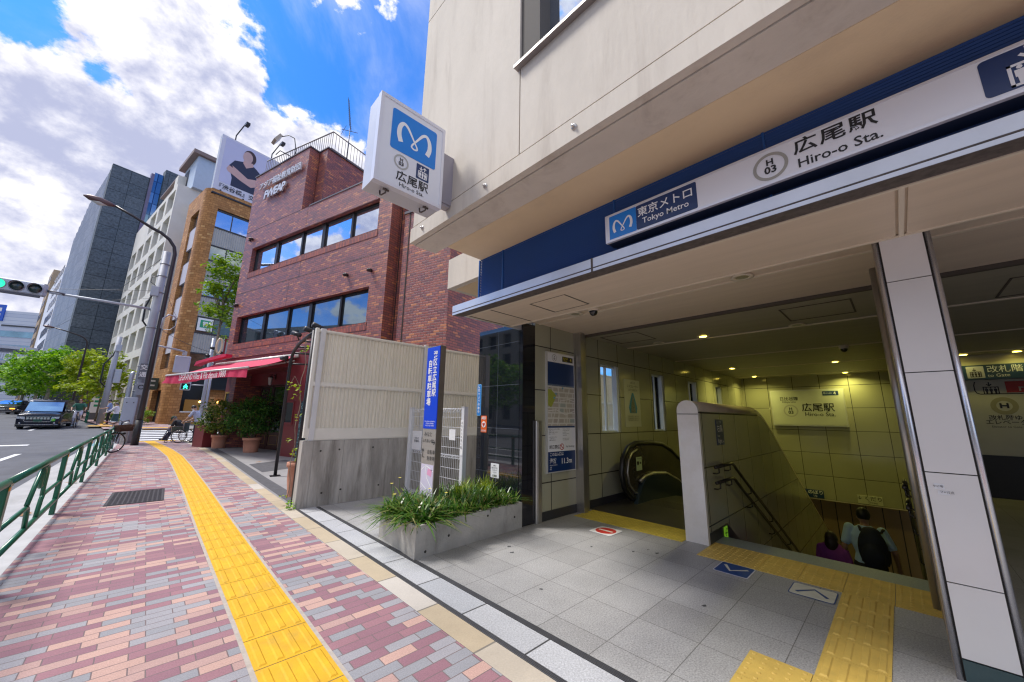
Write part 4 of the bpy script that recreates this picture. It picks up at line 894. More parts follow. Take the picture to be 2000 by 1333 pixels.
for z0, z1, nm in ((.957,1.14,'bottom_rail'),(1.785,1.855,'middle_rail'),(2.655,2.70,'top_rail')):
    b = MB(); b.box(1.80,.016,z0,13.9,.075,z1); b.box(1.80,.006,z0+.015,13.9,.03,z0+.04); b.build(nm, BEIG, t)
for x in (1.86, 3.76, 5.7, 7.7):
    b = MB(); b.box(x-.035,-.012,.96,x+.035,.03,2.715); b.build('screen_post', mat('screen_post', (.62,.62,.63), rough=.4, var=.06), t)
b = MB(); b.box(1.757,.02,1.0,1.80,.09,2.72); b.build('end_post', BEIG, t)
# ================================================================== brick building with the restaurant
BRK = brick_mat('red_brick', [(0,(.215,.085,.090)),(.20,(.31,.105,.090)),(.42,(.365,.125,.095)),(.64,(.255,.092,.100)),(.78,(.52,.20,.105)),(.88,(.33,.11,.095))], (.075,.05,.055), .225, .072, .007, offset=.5, rough=.38, bump=.5, grain=.10, gscale=30, big=.12)
MAR = mat('maroon_paint', (.155,.022,.028), rough=.42, var=.12, vs=1.5)
MARD = mat('dark_maroon', (.05,.012,.014), rough=.4, var=.1)
BZ = mat('bronze_frame', (.022,.018,.018), rough=.35, metal=.4, var=.05)
SKYG = glass_mat('coated_glass', (.62,.68,.78), rough=.015, metal=.95)
DKG = glass_mat('dark_window_glass', (.16,.22,.28), rough=.02, metal=.85)
SHOPG = glass_mat('shop_glass', (.10,.11,.11), rough=.03, metal=.75)
BB = thing('brick_building', 'dark red brick building with two ribbon windows and a rooftop railing', 'building', (3.522,13.539,0), yaw_rot(-16))
DEP = 9.0
def wall_with_holes(mb, x0, x1, z0, z1, y0, y1, holes):
    xs_ = sorted(set([x0, x1]+[h[0] for h in holes]+[h[1] for h in holes])); zs2 = sorted(set([z0, z1]+[h[2] for h in holes]+[h[3] for h in holes]))
    for a, c in zip(xs_, xs_[1:]):
        run = None
        for e, f in zip(zs2, zs2[1:]):
            inside = any(h[0] <= a and c <= h[1] and h[2] <= e and f <= h[3] for h in holes)
            if inside:
                if run: mb.box(a, y0, run[0], c, y1, run[1]); run = None
            else: run = (run[0], f) if run else (e, f)
        if run: mb.box(a, y0, run[0], c, y1, run[1])
    return mb
H1 = (-4.85,2.98,7.10,8.20); H2 = (-5.15,2.86,4.08,5.22)
b = wall_with_holes(MB(), -5.58, 3.58, 3.5, 9.05, 0, .35, [H1, H2])
b.box(-5.58,.35,0,-5.2,DEP,9.0); b.box(3.2,.36,0,3.58,DEP,9.0); b.box(-5.2,8.6,0,3.2,DEP,9.0); b.box(-5.2,.36,8.6,3.2,8.6,8.95)
b.box(-5.58,0,9.062,-1.50,.4,11.82); b.box(-5.58,.4,9.0,-1.9,DEP,11.6); b.box(-1.9,.42,9.0,-.98,DEP,11.85)
b.box(3.58,.40,3.2,4.0,DEP,9.0); b.box(4.0,.18,0,5.85,DEP,7.4)
wallb = b.build('brick_wall', BRK, BB)
b = MB(); b.box(-5.2,.36,3.5,3.2,.5,8.6); b.build('inner_wall', mat('room_dark', (.02,.025,.03), rough=.9, var=0), BB)
b = MB()
for z in (6.24, 9.055): b.box(-5.585,-.002,z-.008,3.585,.01,z+.008)
b.box(-1.06,-.002,8.2,-1.05,.01,9.05); b.box(-1.06,-.002,6.25,-1.05,.01,7.05); b.box(-1.66,-.002,5.22,-1.65,.01,6.23); b.box(3.62,.38,3.2,3.635,.402,8.9); b.box(4.2,.172,3.2,4.24,.182,7.4)
b.build('movement_joint', DARK, wallb)
b = MB(); b.box(-.98,-.02,9.05,3.62,.38,9.10); b.box(-5.62,-.03,11.82,-1.46,.44,11.87); b.box(-1.95,.38,11.85,-.92,DEP,11.9); b.box(3.98,.15,7.4,5.9,1.0,7.48); b.build('coping', mat('coping_metal', (.12,.11,.13), rough=.5, metal=.3, var=.1), wallb)
sold = brick_mat('soldier_brick', [(0,(.25,.08,.078)),(.4,(.34,.10,.08)),(.75,(.42,.12,.08))], (.06,.038,.038), .075, .235, .007, offset=0, rough=.55, bump=.5)
for H, mull, gm in ((H1, [-3.16,-1.43,-.10,1.49], SKYG), (H2, [-3.32,-1.65,-.31,1.35], DKG)):
    x0, x1, z0, z1 = H
    w = MB(); y = .16
    w.box(x0,y,z0,x1,y+.08,z0+.05); w.box(x0,y,z1-.06,x1,y+.08,z1); w.box(x0,y,z0,x0+.06,y+.08,z1); w.box(x1-.05,y,z0,x1,y+.08,z1)
    for k, m_ in enumerate(mull): hw_ = .085 if k % 2 == 0 else .045; w.box(m_-hw_,y-.01,z0,m_+hw_,y+.08,z1)
    wf = w.build('ribbon_window', BZ, BB)
    es = [x0+.06]+[v for m_ in mull for v in (m_-.05, m_+.05)]+[x1-.05]
    for i in range(0, len(es), 2):
        w = MB(); tl = rnd.uniform(-.006,.006); w.add([(es[i],y+.05,z0+.05),(es[i+1],y+.05+tl,z0+.05),(es[i+1],y+.05+tl,z1-.06),(es[i],y+.05,z1-.06)], [(0,1,2,3)]); w.build('pane', gm, wf)
    w = MB(); w.box(x0-.04,-.012,z0-.24,x1+.04,.02,z0-.005); w.add([(x0-.02,-.016,z0-.004),(x1+.02,-.016,z0-.004),(x1+.02,.17,z0+.02),(x0-.02,.17,z0+.02)], [(0,1,2,3)]); w.build('brick_sill', sold, wf)
for x, z in ((-4.95,9.0-.35),(-5.28,5.75),(-2.95,0),(2.9,5.72),(1.75,5.78)):
    if z == 0: continue
    b = MB(); b.cyl((x,0,z),(x,-.10,z),.055,.055,12); b.cyl((x,-.10,z),(x,-.12,z-.05),.06,.05,12); b.cyl((x-.16,0,z-.03),(x-.16,-.08,z-.03),.04,.04,10) if x < 0 else None; b.build('vent_cap', mat('vent_metal', (.05,.04,.045), rough=.5, metal=.4, var=0), wallb)
# rooftop railing
RAILM = mat('roof_rail', (.28,.25,.24), rough=.5, metal=.3, var=.1)
b = MB()
def railing(p, q, z0, h, n):
    P, Q = Vector((*p, 0)), Vector((*q, 0))
    for k in range(n+1):
        c = P.lerp(Q, k/n); b.cyl((c.x,c.y,z0),(c.x,c.y,z0+h),.012,.012,5)
    for zz in (.08, h): b.cyl((P.x,P.y,z0+zz),(Q.x,Q.y,z0+zz),.025,.025,6)
railing((-5.3,.2),(-.97,.55),11.87,.85,34); railing((-.97,.55),(-.97,8.6),11.87,.85,56)
b.build('roof_railing', RAILM, BB)
b = MB(); b.tube([(-3.1,.2,11.85),(-3.15,.1,12.1),(-3.4,-.2,12.25),(-3.6,-.25,12.1)], .02, 8); b.tube([(-3.1,.2,11.85),(-2.75,.1,12.2),(-2.8,0,12.75),(-3.1,-.1,12.95),(-3.45,-.2,12.95)], .018, 8); b.build('lamp_arm', mat('dark_metal', (.03,.03,.035), rough=.4, metal=.5, var=0), BB)
b = MB(); b.obox((-3.65,-.28,12.85),(.42,.12,.40),Euler((R(-28),0,R(-12))).to_matrix()); b.build('flood_light', mat('floodlight', (.45,.38,.30), rough=.4, metal=.3, var=.1), BB)
t = thing('tv_antenna', 'thin comb-shaped television antenna on the brick roof corner', 'antenna', (0,0,0))
AX = BB.matrix_basis @ Vector((-.75,2.0,11.8)) if False else Vector((3.522,13.539,0))+Matrix.Rotation(yaw_rot(-16),3,'Z')@Vector((-.9,1.2,11.9))
t.location = AX
b = MB(); b.cyl((0,0,0),(0,0,1.5),.022,.018,6); b.tube([(0,0,1.5),(-.16,.12,2.9)], .012, 5)
for k in range(15): f = k/14; c = Vector((0,0,1.5)).lerp(Vector((-.16,.12,2.9)), f); w_ = .22-.10*f; b.tube([c+Vector((-w_*.55,-w_*.8,0)), c+Vector((w_*.55,w_*.8,0))], .008, 4)
b.tube([(-.3,.1,1.3),(.3,-.1,1.35)], .012, 5); b.tube([(-.25,.3,1.2),(-.25,-.3,1.25)], .008, 4); b.build('mast', mat('antenna_metal', (.10,.11,.14), rough=.4, metal=.6, var=0), t)
# raised lettering on the brick wall
LET = mat('steel_letters', (.62,.62,.66), rough=.35, metal=.3, var=.05)
def raised(parent, body, x, z, size, m, d=.06, name='raised_lettering', **k):
    c = bpy.data.curves.new('glyphs', 'FONT'); c.body = body; c.size = size; c.align_x = 'CENTER'; c.align_y = 'CENTER'; c.resolution_u = 2; c.extrude = d/2
    c.offset = k.get('bold', .01)*size; c.space_character = k.get('spacing', 1); c.shear = k.get('shear', 0)
    o = bpy.data.objects.new('glyphs', c); COL.objects.link(o); me = bpy.data.meshes.new_from_object(o.evaluated_get(bpy.context.evaluated_depsgraph_get()))
    bpy.data.objects.remove(o); mb = MB(); mb.add([(x+v.co.x*k.get('sx',1), -d-.02-v.co.z, z+v.co.y) for v in me.vertices], [tuple(p.vertices) for p in me.polygons]); return mb.build(name, m, parent)
raised(BB, 'アジア福祉教育財団', -3.35, 11.02, .36, LET, bold=.012, spacing=.92); raised(BB, 'FWEAP', -3.6, 10.48, .52, LET, bold=.03, sx=1.05, shear=.12, spacing=.86)
# ground floor of the restaurant
b = MB(); b.box(-6.6,.62,0,-5.42,1.5,2.95); b.box(-5.42,.90,2.46,-.92,1.5,2.95); b.box(-.92,.02,0,.14,1.5,2.95); b.box(-6.6,1.5,2.4,3.5,8,2.95); b.box(-6.6,.02,2.95,.5,1.52,3.49); b.box(.14,.1,0,3.4,.6,3.2)
b.box(-.80,-.01,1.0,-.28,.02,1.07); b.box(-.80,-.01,1.72,-.28,.02,1.76); b.box(-.80,-.01,1.07,-.76,.02,1.72); b.box(-.32,-.01,1.07,-.28,.02,1.72); b.box(-.90,.008,1.0,.12,.02,1.01); b.box(-.9,.008,.52,.12,.02,.53)
gf = b.build('shop_front', MAR, BB)
b = MB(); b.box(-.76,.012,1.07,-.32,.03,1.72); b.build('show_window', SHOPG, gf)
for k in range(5):
    x0 = -5.38+k*.895; x1 = x0+.87
    if k == 0:
        b = MB(); b.box(x0,1.5,0,x1,1.55,2.46); b.build('dark_doorway', mat('doorway_dark', (.012,.008,.008), rough=.8, var=0), gf); continue
    b = MB()
    for q in ((x0,.0,x0+.06,2.46),(x1-.06,0,x1,2.46),(x0,2.38,x1,2.46),(x0,0,x1,.12),(x0,.58,x1,.66)): b.box(q[0],1.0,q[1],q[2],1.06,q[3])
    b.box(x0+.06,1.02,.12,x1-.06,1.04,.58)
    dr_ = b.build('folding_door', MARD, gf)
    b = MB(); b.box(x0+.06,1.03,.66,x1-.06,1.035,2.38); b.build('door_glass', SHOPG, dr_)
    b = MB()
    for q in ((x0+.14,.18,x1-.14,.19),(x0+.14,.51,x1-.14,.52),(x0+.14,.19,x0+.15,.51),(x1-.15,.19,x1-.14,.51)): b.box(q[0],1.014,q[1],q[2],1.02,q[3])
    b.build('gold_line', mat('gold_line', (.45,.33,.10), rough=.4, metal=.5, var=0), dr_)
b = MB(); b.box(.14,-.02,0,.42,.1,1.75); b.build('mosaic_panel', brick_mat('blue_mosaic', [(0,(.03,.10,.13)),(.4,(.09,.20,.24)),(.6,(.015,.05,.07)),(.85,(.22,.34,.36))], (.03,.06,.07), .07, .05, .006, offset=.37, rough=.3, bump=.2), gf)
b = MB(); b.box(-6.80,-.14,0,-5.95,.3,.84); b.build('plinth', MAR, BB)
t = thing('menu_frame', 'gold framed glass menu case on the maroon wall left of the restaurant doors', 'menu case', BB.location, BB.rotation_euler.z)
b = MB()
for q in ((-6.40,1.38,-5.62,1.45),(-6.40,2.15,-5.62,2.22),(-6.40,1.45,-6.33,2.15),(-5.69,1.45,-5.62,2.15)): b.box(q[0],.55,q[1],q[2],.62,q[3])
b.build('frame', mat('gold_frame', (.55,.36,.05), rough=.35, metal=.5, var=.1), t)
b = MB(); b.box(-6.33,.57,1.45,-5.69,.615,2.15); b.build('glass', SHOPG, t)
for x, lb in ((-3.35,'wall lantern over the restaurant doors, half hidden by the awning edge'),(-1.95,'wall lantern hanging between restaurant doors and maroon pier')):
    t = thing('wall_lantern', lb, 'lantern', BB.location, BB.rotation_euler.z, 'restaurant lanterns'); 
    b = MB(); b.tube([(x,.90,2.80),(x,.74,2.86),(x,.72,2.80)], .012, 6); b.box(x-.04,.88,2.66,x+.04,.9,2.9); b.lathe([(.10,0),(.02,.08),(0,.08)], (x,.72,2.72), 6); b.build('bracket', MARD, t)
    b = MB(); b.lathe([(.045,-.28),(.085,0)], (x,.72,2.72), 6); b.build('glass_body', mat('lantern_glass', (.5,.5,.48), rough=.3, var=.1), t)
# awning
AW = thing('restaurant_awning', 'wide raspberry red awning with white lettering over the restaurant terrace', 'awning', BB.location, BB.rotation_euler.z)
AWM = mat('awning_red', (.56,.026,.095), rough=.75, var=.10, vs=1.2, bump=.15, bs=25)
b = MB(); n = 12; vs = []; fs = []
for i in range(n+1):
    f = i/n
    for x, sag in ((-6.45,0),(-4.9,.02),(-3.4,.03),(-1.9,.02),(-.45,0)): vs.append((x,-.05-1.38*f,3.28-.56*f-.06*math.sin(math.pi*f)-sag*math.sin(math.pi*f)))
for i in range(n):
    for k in range(4): fs.append((i*5+k,i*5+k+1,i*5+k+6,i*5+k+5))
b.add(vs, fs, True); b.build('canvas', AWM, AW)
b = MB(); vs = []; fs = []; m_ = 60
for i in range(m_+1):
    x = -6.5+6.05*i/m_; wv = .028*math.sin(i*.9)+.015*math.sin(i*2.3)
    vs += [(x,-1.45,2.70),(x,-1.46-wv*.5,2.56),(x-(.25 if i == 0 else 0),-1.47-wv,2.42-(.05*math.sin(i*.11)))]
for i in range(m_):
    for k in range(2): fs.append((i*3+k,i*3+3+k,i*3+4+k,i*3+1+k))
b.add(vs, fs, True); b.build('valance', mat('valance_red', (.54,.022,.085), rough=.8, var=.10, vs=2), AW)
c_ = MB(); text_into(c_, 'LEGRAND Filles & Fils depuis 1880', -3.35, 2.56, .30, y=-1.52, sx=.80, shear=.1, bold=.005); c_.build('lettering', WHITEP, AW, recalc=False)
b = MB(); b.cyl((-6.5,-1.45,2.715),(-.42,-1.45,2.715),.035,.035,10); b.cyl((-6.2,.0,3.30),(-.4,0,3.30),.07,.07,10); b.build('front_bar', mat('awning_metal', (.60,.57,.55), rough=.4, metal=.4, var=.05), AW)
for x in (-6.0, -.55):
    b = MB(); b.tube([(x,-.02,3.12),(x+(.45 if x < -3 else -.75),-.72,2.86),(x,-1.43,2.66)], .028, 8); b.build('folding_arm', mat('awning_metal', (.60,.57,.55)), AW)
A2 = thing('side_awning', 'small folded red awning at the street corner of the brick building', 'awning', BB.location, BB.rotation_euler.z)
b = MB(); vs = []
for i in range(9):
    f = i/8; vs += [(-6.65,.1+2.4*f*.2,3.58),(-6.9-.4*math.sin(f*3.1),.1+f*.5,3.42-.04*math.cos(i*2)),(-7.3,.15+f*.4,3.30)]
b.prism([(-7.4,3.28),(-7.25,3.46),(-5.0,3.62),(-4.7,3.60),(-4.75,3.50),(-6.6,3.40)], -.35, -.12, 'y'); b.build('folded_canvas', AWM, A2)
# pergola frame with spot lamps
PG = thing('pergola_frame', 'dark steel pergola post with a curved top beside the corrugated screen', 'frame', (2.256,9.82,0), math.atan2(6.62-9.82, 1.82-2.256))
PGM = mat('dark_steel', (.028,.027,.033), rough=.45, metal=.4, var=.1)
arch = [(0,0,0),(0,0,2.42),(.06,0,2.56),(.2,0,2.68),(.5,0,2.76),(1.3,0,2.80),(2.4,0,2.76),(3.15,0,2.70)]
b = MB(); b.tube(arch, .034, 8); b.box(-.10,-.10,0,.10,.10,.012); b.build('arched_post', PGM, PG)
b = MB(); b.tube([(x+.02,.42,z+.02) for x, _, z in arch[1:]], .03, 8); b.tube([(3.16,.0,0),(3.16,.0,2.74)], .035, 8); b.tube([(3.16,.42,0),(3.16,.42,2.74)], .035, 8)
for x, z in ((.04,2.5),(.3,2.72),(.9,2.785),(1.6,2.80),(2.3,2.77),(3.0,2.72)): b.tube([(x,-.02,z),(x+.02,.44,z+.02)], .022, 6)
b.build('cross_bar', PGM, PG)
for x, y, z, d in ((.12,-.14,2.62,(-.5,-.2,-.02)),(1.6,-.1,2.93,(-.35,-.2,.12)),(2.3,.05,2.90,(.1,-.3,.05)),(2.9,.1,2.86,(.1,-.3,.08))):
    d = Vector(d).normalized(); c = Vector((x,y,z)); b = MB(); b.cyl(c-d*.10, c+d*.12, .042, .05, 12); b.cyl(c, c+Vector((0,.05,-.12)), .012, .012, 6); b.build('spot_lamp', PGM, PG)
# ================================================================== tan corner building
TANB = brick_mat('tan_tile', [(0,(.40,.19,.065)),(.30,(.46,.22,.075)),(.62,(.36,.165,.055)),(.93,(.56,.31,.12))], (.27,.115,.035), .36, .20, .016, offset=.5, rough=.7, bump=.5, grain=.25, gscale=6, big=.2)
TB = thing('tan_tile_building', 'ochre tiled office building with rounded corner columns across the side street', 'building', (.86,38.5,.42), yaw_rot(-10))
ROOFZ = 19.9
CORR = mat('corrugated_grey', (.40,.39,.38), rough=.6, var=.08, vs=2)
FLO = [(16.6,18.05,14.95),(13.6,14.8,11.5),(10.45,11.5,8.0),(7.35,8.55,5.5),(4.25,5.55,4.25)]
LW = [(16.75,18.1),(13.55,14.75),(10.45,11.6),(7.3,8.5),(4.3,5.6)]
b = MB()
# rounded corner column
pr = [(-.95,0)]+[(-.75+.75*math.sin(R(a)), .75-.75*math.cos(R(a))) for a in range(0, 91, 10)]+[(0,.95),(-.95,.95)]
b.prism(pr, -.6, ROOFZ, 'z')
wall_with_holes(b, -5.2, -.95, -.6, ROOFZ, 0, .5, [(-3.5,-1.15,4.3,18.1),(-4.3,-1.6,-.6,2.6)])
b.box(-5.2,.5,-.6,-4.9,9,ROOFZ); b.box(-4.9,8.5,-.6,0,9,ROOFZ); b.box(-4.9,.5,ROOFZ-.3,-.3,8.5,ROOFZ-.05)
b.box(-.3,.95,18.25,0,9,ROOFZ); b.box(-.3,.95,-.6,0,9,.9); b.box(-.45,2.4,1.9,0,9,2.75)
twb = b.build('tiled_wall', TANB, TB)
b = MB(); b.box(-4.9,.42,.0,-.36,.5,18.3); b.box(-.38,.9,.5,-.36,8.5,18.3); b.build('inner_wall', mat('room_dark', (.02,.025,.03)), TB)
for z0, z1, zs3 in FLO:
    w = MB(); w.box(-.16,.95,z0-.16,-.02,8.4,z0-.02); w.box(-.16,.95,z1,-.04,8.4,z1+.10)
    for y in (2.1,3.5,5.0,6.5): w.box(-.15,y-.03,z0,-.06,y+.03,z1)
    wf = w.build('window', mat('dark_window_frame', (.04,.035,.035), rough=.5, var=.1), TB)
    w = MB(); w.box(-.13,.95,z0-.02,-.12,8.4,z1); w.build('pane', (SKYG if z0 > 16 else mat('pale_pane', (.36,.40,.38), rough=.08, metal=.55, var=.3, vs=1.2) if z0 > 9 else glass_mat('dim_pane', (.14,.13,.09), rough=.06, metal=.6, var=.4)), wf)
for z0, z1 in ((14.9,16.45),(11.65,13.45),(8.65,10.3),(5.65,7.2)):
    w = MB(); vs = []; y = .95
    k = 0
    while y < 8.4:
        vs += [(-.03-(.05 if k % 2 else 0), y, z0), (-.03-(.05 if k % 2 else 0), y, z1)]; y += .06 if k % 2 == 0 else .10; k += 1
    w.add(vs, [(2*i,2*i+2,2*i+3,2*i+1) for i in range(k-1)]); w.build('spandrel', CORR, TB)
for (z0, z1), zn in zip(LW, [16.6, 13.4, 10.3, 7.2, None]):
    w = MB(); w.box(-3.5,.14,z0-.10,-1.15,.30,z0); w.box(-2.38,.2,z0,-2.3,.3,z1); wf = w.build('window', mat('dark_window_frame', (.04,.035,.035)), TB)
    w = MB(); w.box(-3.5,.27,z0,-1.15,.28,z1); w.build('pane', glass_mat('tan_pane', (.25,.30,.36), rough=.03, metal=.85), wf)
for (z0, z1), lo in zip(LW[:-1], [14.75, 11.6, 8.5, 5.6]): MB().box(-3.48,.12,lo+.02,-1.17,.25,z0-.11).build('pale_panel', mat('pale_panel_lilac', (.50,.47,.52), rough=.5, var=.05), TB)
b = MB(); b.box(-.85,.945,.3,-.2,.95,2.3) if False else b.box(-5.25,-.04,-.02,.05,9.05,0); b.box(.0,2.1,2.72,1.0,7,2.82); b.build('canopy_shelf', BZ, TB)
b = MB(); b.box(-.10,1.0,.25,-.02,7,1.0); b.build('white_counter', mat('counter_white', (.66,.64,.62), rough=.6, var=.05), TB)
b = MB()
for z in (.82,.62,.42): b.add([(0.0,2.0,z-.1),(.0,2.12,z),(.0,2.0,z+.1),(.0,1.88,z)], [(0,1,2,3)])
b.build('diamond_mark', NAVYP, TB)
b = MB(); b.box(-.12,1.2,1.0,-.05,7,1.9); b.build('bar_window', mat('bar_window', (.035,.025,.012), rough=.2, metal=.2, var=.4, emit=(1,.5,.1), es=.05), TB)
for y in (2.1,3.3):
    b = MB(); b.ball((.04,y,1.75),.07,10,6); b.build('bar_lamp', mat('bar_glow', (1,.6,.15), emit=(1,.55,.10), es=8, var=0), TB)
t = thing('dental_sign', 'white square sign with a green tooth mark in the tan building window', 'sign', (0,0,0)); t.parent = None
t.location = TB.location; t.rotation_euler = TB.rotation_euler
b = MB(); b.box(-.02,1.05,7.45,.0,2.05,8.5); b.build('board', WHITEP, t)
b = MB(); b.box(0,1.22,7.72,.012,1.88,8.34); gsq = b.build('green_square', mat('sign_green', (.02,.33,.16), rough=.4, var=0), t)
b = MB(); b.prism([(1.37,8.15),(1.42,8.24),(1.5,8.22),(1.6,8.22),(1.68,8.24),(1.73,8.15),(1.70,8.0),(1.66,7.80),(1.61,7.80),(1.57,7.97),(1.53,7.97),(1.49,7.80),(1.44,7.80),(1.40,8.0)], .012, .02, 'x'); b.build('tooth_mark', WHITEP, gsq)
t = thing('corner_shop_sign', 'dark green hanging sign box at the tan building entrance', 'sign', TB.location, TB.rotation_euler.z)
b = MB(); b.box(-3.9,-.75,2.65,-2.4,-.1,3.55); b.build('box', mat('sign_green_dark', (.035,.06,.05), rough=.4, var=.1), t)
b = MB()
for z in (3.25,2.9): b.box(-2.39,-.65,z,-2.385,-.3,z+.12); b.box(-3.5,-.757,z,-2.8,-.75,z+.12)
b.build('panel', mat('sign_pale', (.5,.5,.46), rough=.5, var=.4, vs=18), t)
b = MB(); b.box(-4.3,.35,-.4,-1.6,.4,2.6); b.build('entrance_recess', mat('doorway_dark', (.012,.008,.008)), TB)
t = thing('wall_lettering', 'small white letters Ata in the first floor window of the tan building', 'lettering', TB.location, TB.rotation_euler.z)
o = text(t, WHITEP, [T('Ata', 0, 0, .45)]); o.location = (.03,2.75,4.75); o.rotation_euler = (0,0,R(90))
# roof billboard
BL = thing('roof_billboard', 'large rooftop billboard with a blurred portrait of a person in a dark shirt', 'billboard', (TB.location.x,TB.location.y,.42), TB.rotation_euler.z)
YB0, YB1, ZB0, ZB1 = .35, 6.15, 20.0, 25.35; xb = -.15
b = MB(); b.box(xb-.5,YB0,ZB0,xb-.03,YB1,ZB1); b.build('case', mat('billboard_case', (.42,.45,.52), rough=.5, var=.05), BL)
BBG = mat('billboard_lilac', (.52,.51,.70), rough=.5, var=.05, vs=.4)
def bp(pts, m, nm, lift): 
    q = MB(); q.prism([(YB0+u*(YB1-YB0), ZB0+v*(ZB1-ZB0)) for u, v in pts], xb-.03, xb-.03+lift, 'x'); return q.build(nm, m, BL)
bp([(0,0),(1,0),(1,1),(0,1)], mat('billboard_white', (.62,.60,.70), rough=.5, var=.03), 'white_field', .01)
bp([(.05,.16),(.70,.16),(.70,.97),(.05,.97)], BBG, 'portrait_field', .02)
def el(cx, cy, rx, ry, a0=0, a1=350, n=20): return [(cx+rx*math.cos(R(a0+(a1-a0)*i/n)), cy+ry*math.sin(R(a0+(a1-a0)*i/n))) for i in range(n+1)]
SKN = mat('printed_skin', (.58,.36,.34), rough=.5, var=.03); SHP = mat('printed_shirt', (.018,.022,.06), rough=.5, var=.08)
bp([(.20,.16),(.56,.16),(.575,.30),(.61,.42),(.60,.55),(.50,.64),(.44,.68),(.30,.67),(.20,.63),(.14,.50),(.17,.40),(.20,.30)], SHP, 'shirt', .03)
bp(el(.385,.80,.088,.135), mat('printed_hair', (.05,.022,.028), rough=.5, var=.2, vs=1), 'hair', .035)
bp(el(.36,.79,.066,.105), mat('printed_face', (.55,.36,.35), rough=.5, var=.08, vs=.8), 'face', .04)
bp([(.31,.70),(.31,.65),(.36,.58),(.45,.66),(.44,.72)], SKN, 'neck', .038)
bp([(.14,.50),(.20,.48),(.33,.40),(.48,.335),(.52,.36),(.52,.31),(.46,.265),(.32,.31),(.14,.39),(.115,.43)], SKN, 'lower_arm', .04)
bp([(.18,.52),(.24,.49),(.40,.40),(.50,.44),(.54,.43),(.595,.40),(.57,.33),(.49,.30),(.36,.35),(.22,.43)], SKN, 'upper_arm', .045)
bl_txt = MB(); text_into(bl_txt, '『渋谷橋』交差点', -.3, 0, .50, bold=.01); text_into(bl_txt, 'さとう', 2.35, 3.6, .32, spacing=1.3); text_into(bl_txt, 'そば', 1.85, -.03, .24)
bl = bl_txt.build('lettering', BLACKP, BL, recalc=False); bl.location = (xb+.02,2.75,20.42); bl.rotation_euler = (0,0,R(90))
b = MB()
for y in (.9,2.6,4.3,5.8): b.box(xb-.05,y-.05,18.9,xb+.10,y+.05,20.05)
b.box(xb+.12,.3,19.45,xb+.24,7.3,19.58); b.box(xb+.0,.3,19.45,xb+.2,.42,19.55); b.build('support_rail', mat('support_dark', (.03,.035,.05), rough=.5, metal=.3, var=0), BL)
for y in (1.35,4.35):
    b = MB(); b.tube([(xb-.3,y,25.3),(xb-.3,y,26.0),(xb+.5,y+.3,27.0),(xb+.7,y+.35,27.0)], .05, 6); b.obox((xb+.85,y+.38,26.85),(.5,.3,.25)); b.build('lamp_arm', mat('dark_metal', (.03,.03,.035)), BL)

# ================================================================== white apartment block
WBM = mat('white_render', (.66,.64,.60), rough=.75, var=.08, vs=.6, bump=.1, bs=20)
WB = thing('white_apartment_block', 'white rendered apartment block with deep window bays beyond the tan building', 'building', (.86,38.5,.42), yaw_rot(-10))
b = MB(); NF = 8; FH = 2.86; W0, W1 = -28.0, -9.4; nb = 5; bwid = (W1-W0)/nb; TOPZ = 23.6
holes = []
for f in range(NF):
    for k in range(nb):
        if f == NF-1 and k < 2: continue
        holes.append((W0+k*bwid+.45, W0+(k+1)*bwid-.45, 1.0+f*FH, 1.0+f*FH+2.1))
wall_with_holes(b, W0, W1, -.6, TOPZ-(0), -.4, .35, holes)
b.box(W0,.35,-.6,W0+.3,10,TOPZ-2.4); b.box(W1-.4,.35,-.6,W1,10,TOPZ); b.box(W0,.5,-.6,W1-.4,.56,TOPZ); b.box(-20,.3,TOPZ,-12.2,4,TOPZ+2.4); b.box(-13.2,-.1,TOPZ,-12.0,3,TOPZ+2.2)
b.build('rendered_wall', WBM, WB)
WFM = mat('white_window_frame', (.5,.5,.5), rough=.5, var=0); WGL = glass_mat('flat_pane', (.10,.13,.17), rough=.05, metal=.6)
for (x0, x1, z0, z1) in holes:
    w = MB(); c = (x0+x1)/2-.2
    w.box(c-.75,.30,z0+.55,c+.75,.34,z0+.62); w.box(c-.75,.30,z1-.42,c+.75,.34,z1-.35); w.box(c-.75,.30,z0+.55,c-.68,.34,z1-.35); w.box(c+.68,.30,z0+.55,c+.75,.34,z1-.35); w.box(c-.03,.28,z0+.6,c+.03,.34,z1-.4)
    wf = w.build('window', WFM, WB)
    w = MB(); w.box(c-.7,.325,z0+.6,c+.7,.33,z1-.4); w.build('pane', WGL, wf)
    w = MB()
    for i in range(9): w.box(c-.78+i*.19,.16,z0+.5,c-.76+i*.19,.18,z0+1.1)
    w.box(c-.8,.15,z0+1.08,c+.78,.19,z0+1.12); w.box(c-.8,.15,z0+.5,c+.78,.19,z0+.53); w.build('railing', mat('bay_rail', (.32,.26,.22), rough=.5, var=0), wf)
for f in range(3, NF):
    z = 1.0+f*FH-.4; w = MB(); w.box(W1,1.0,z,W1+.9,3.8,z+.12)
    if f % 2: w.box(W1+.86,1.0,z+.12,W1+.9,3.8,z+1.2); w.box(W1,1.0,z+.12,W1+.9,1.04,z+1.2); mm_ = WBM
    else:
        mm_ = mat('balcony_dark', (.10,.09,.10), rough=.6, var=.1)
        for i in range(15): w.box(W1+.86,1.0+i*.2,z+.12,W1+.885,1.025+i*.2,z+1.0)
        w.box(W1+.85,1.0,z+1.0,W1+.9,3.8,z+1.05); w.box(W1,1.0,z+1.0,W1+.9,1.03,z+1.05)
    w.build('balcony', mm_, WB)
b = MB()
b.box(-13.5,.6,TOPZ,-8.9,6,TOPZ+3.6); b.build('penthouse', mat('pale_blue_metal', (.42,.50,.62), rough=.5, var=.05, vs=3), WB)
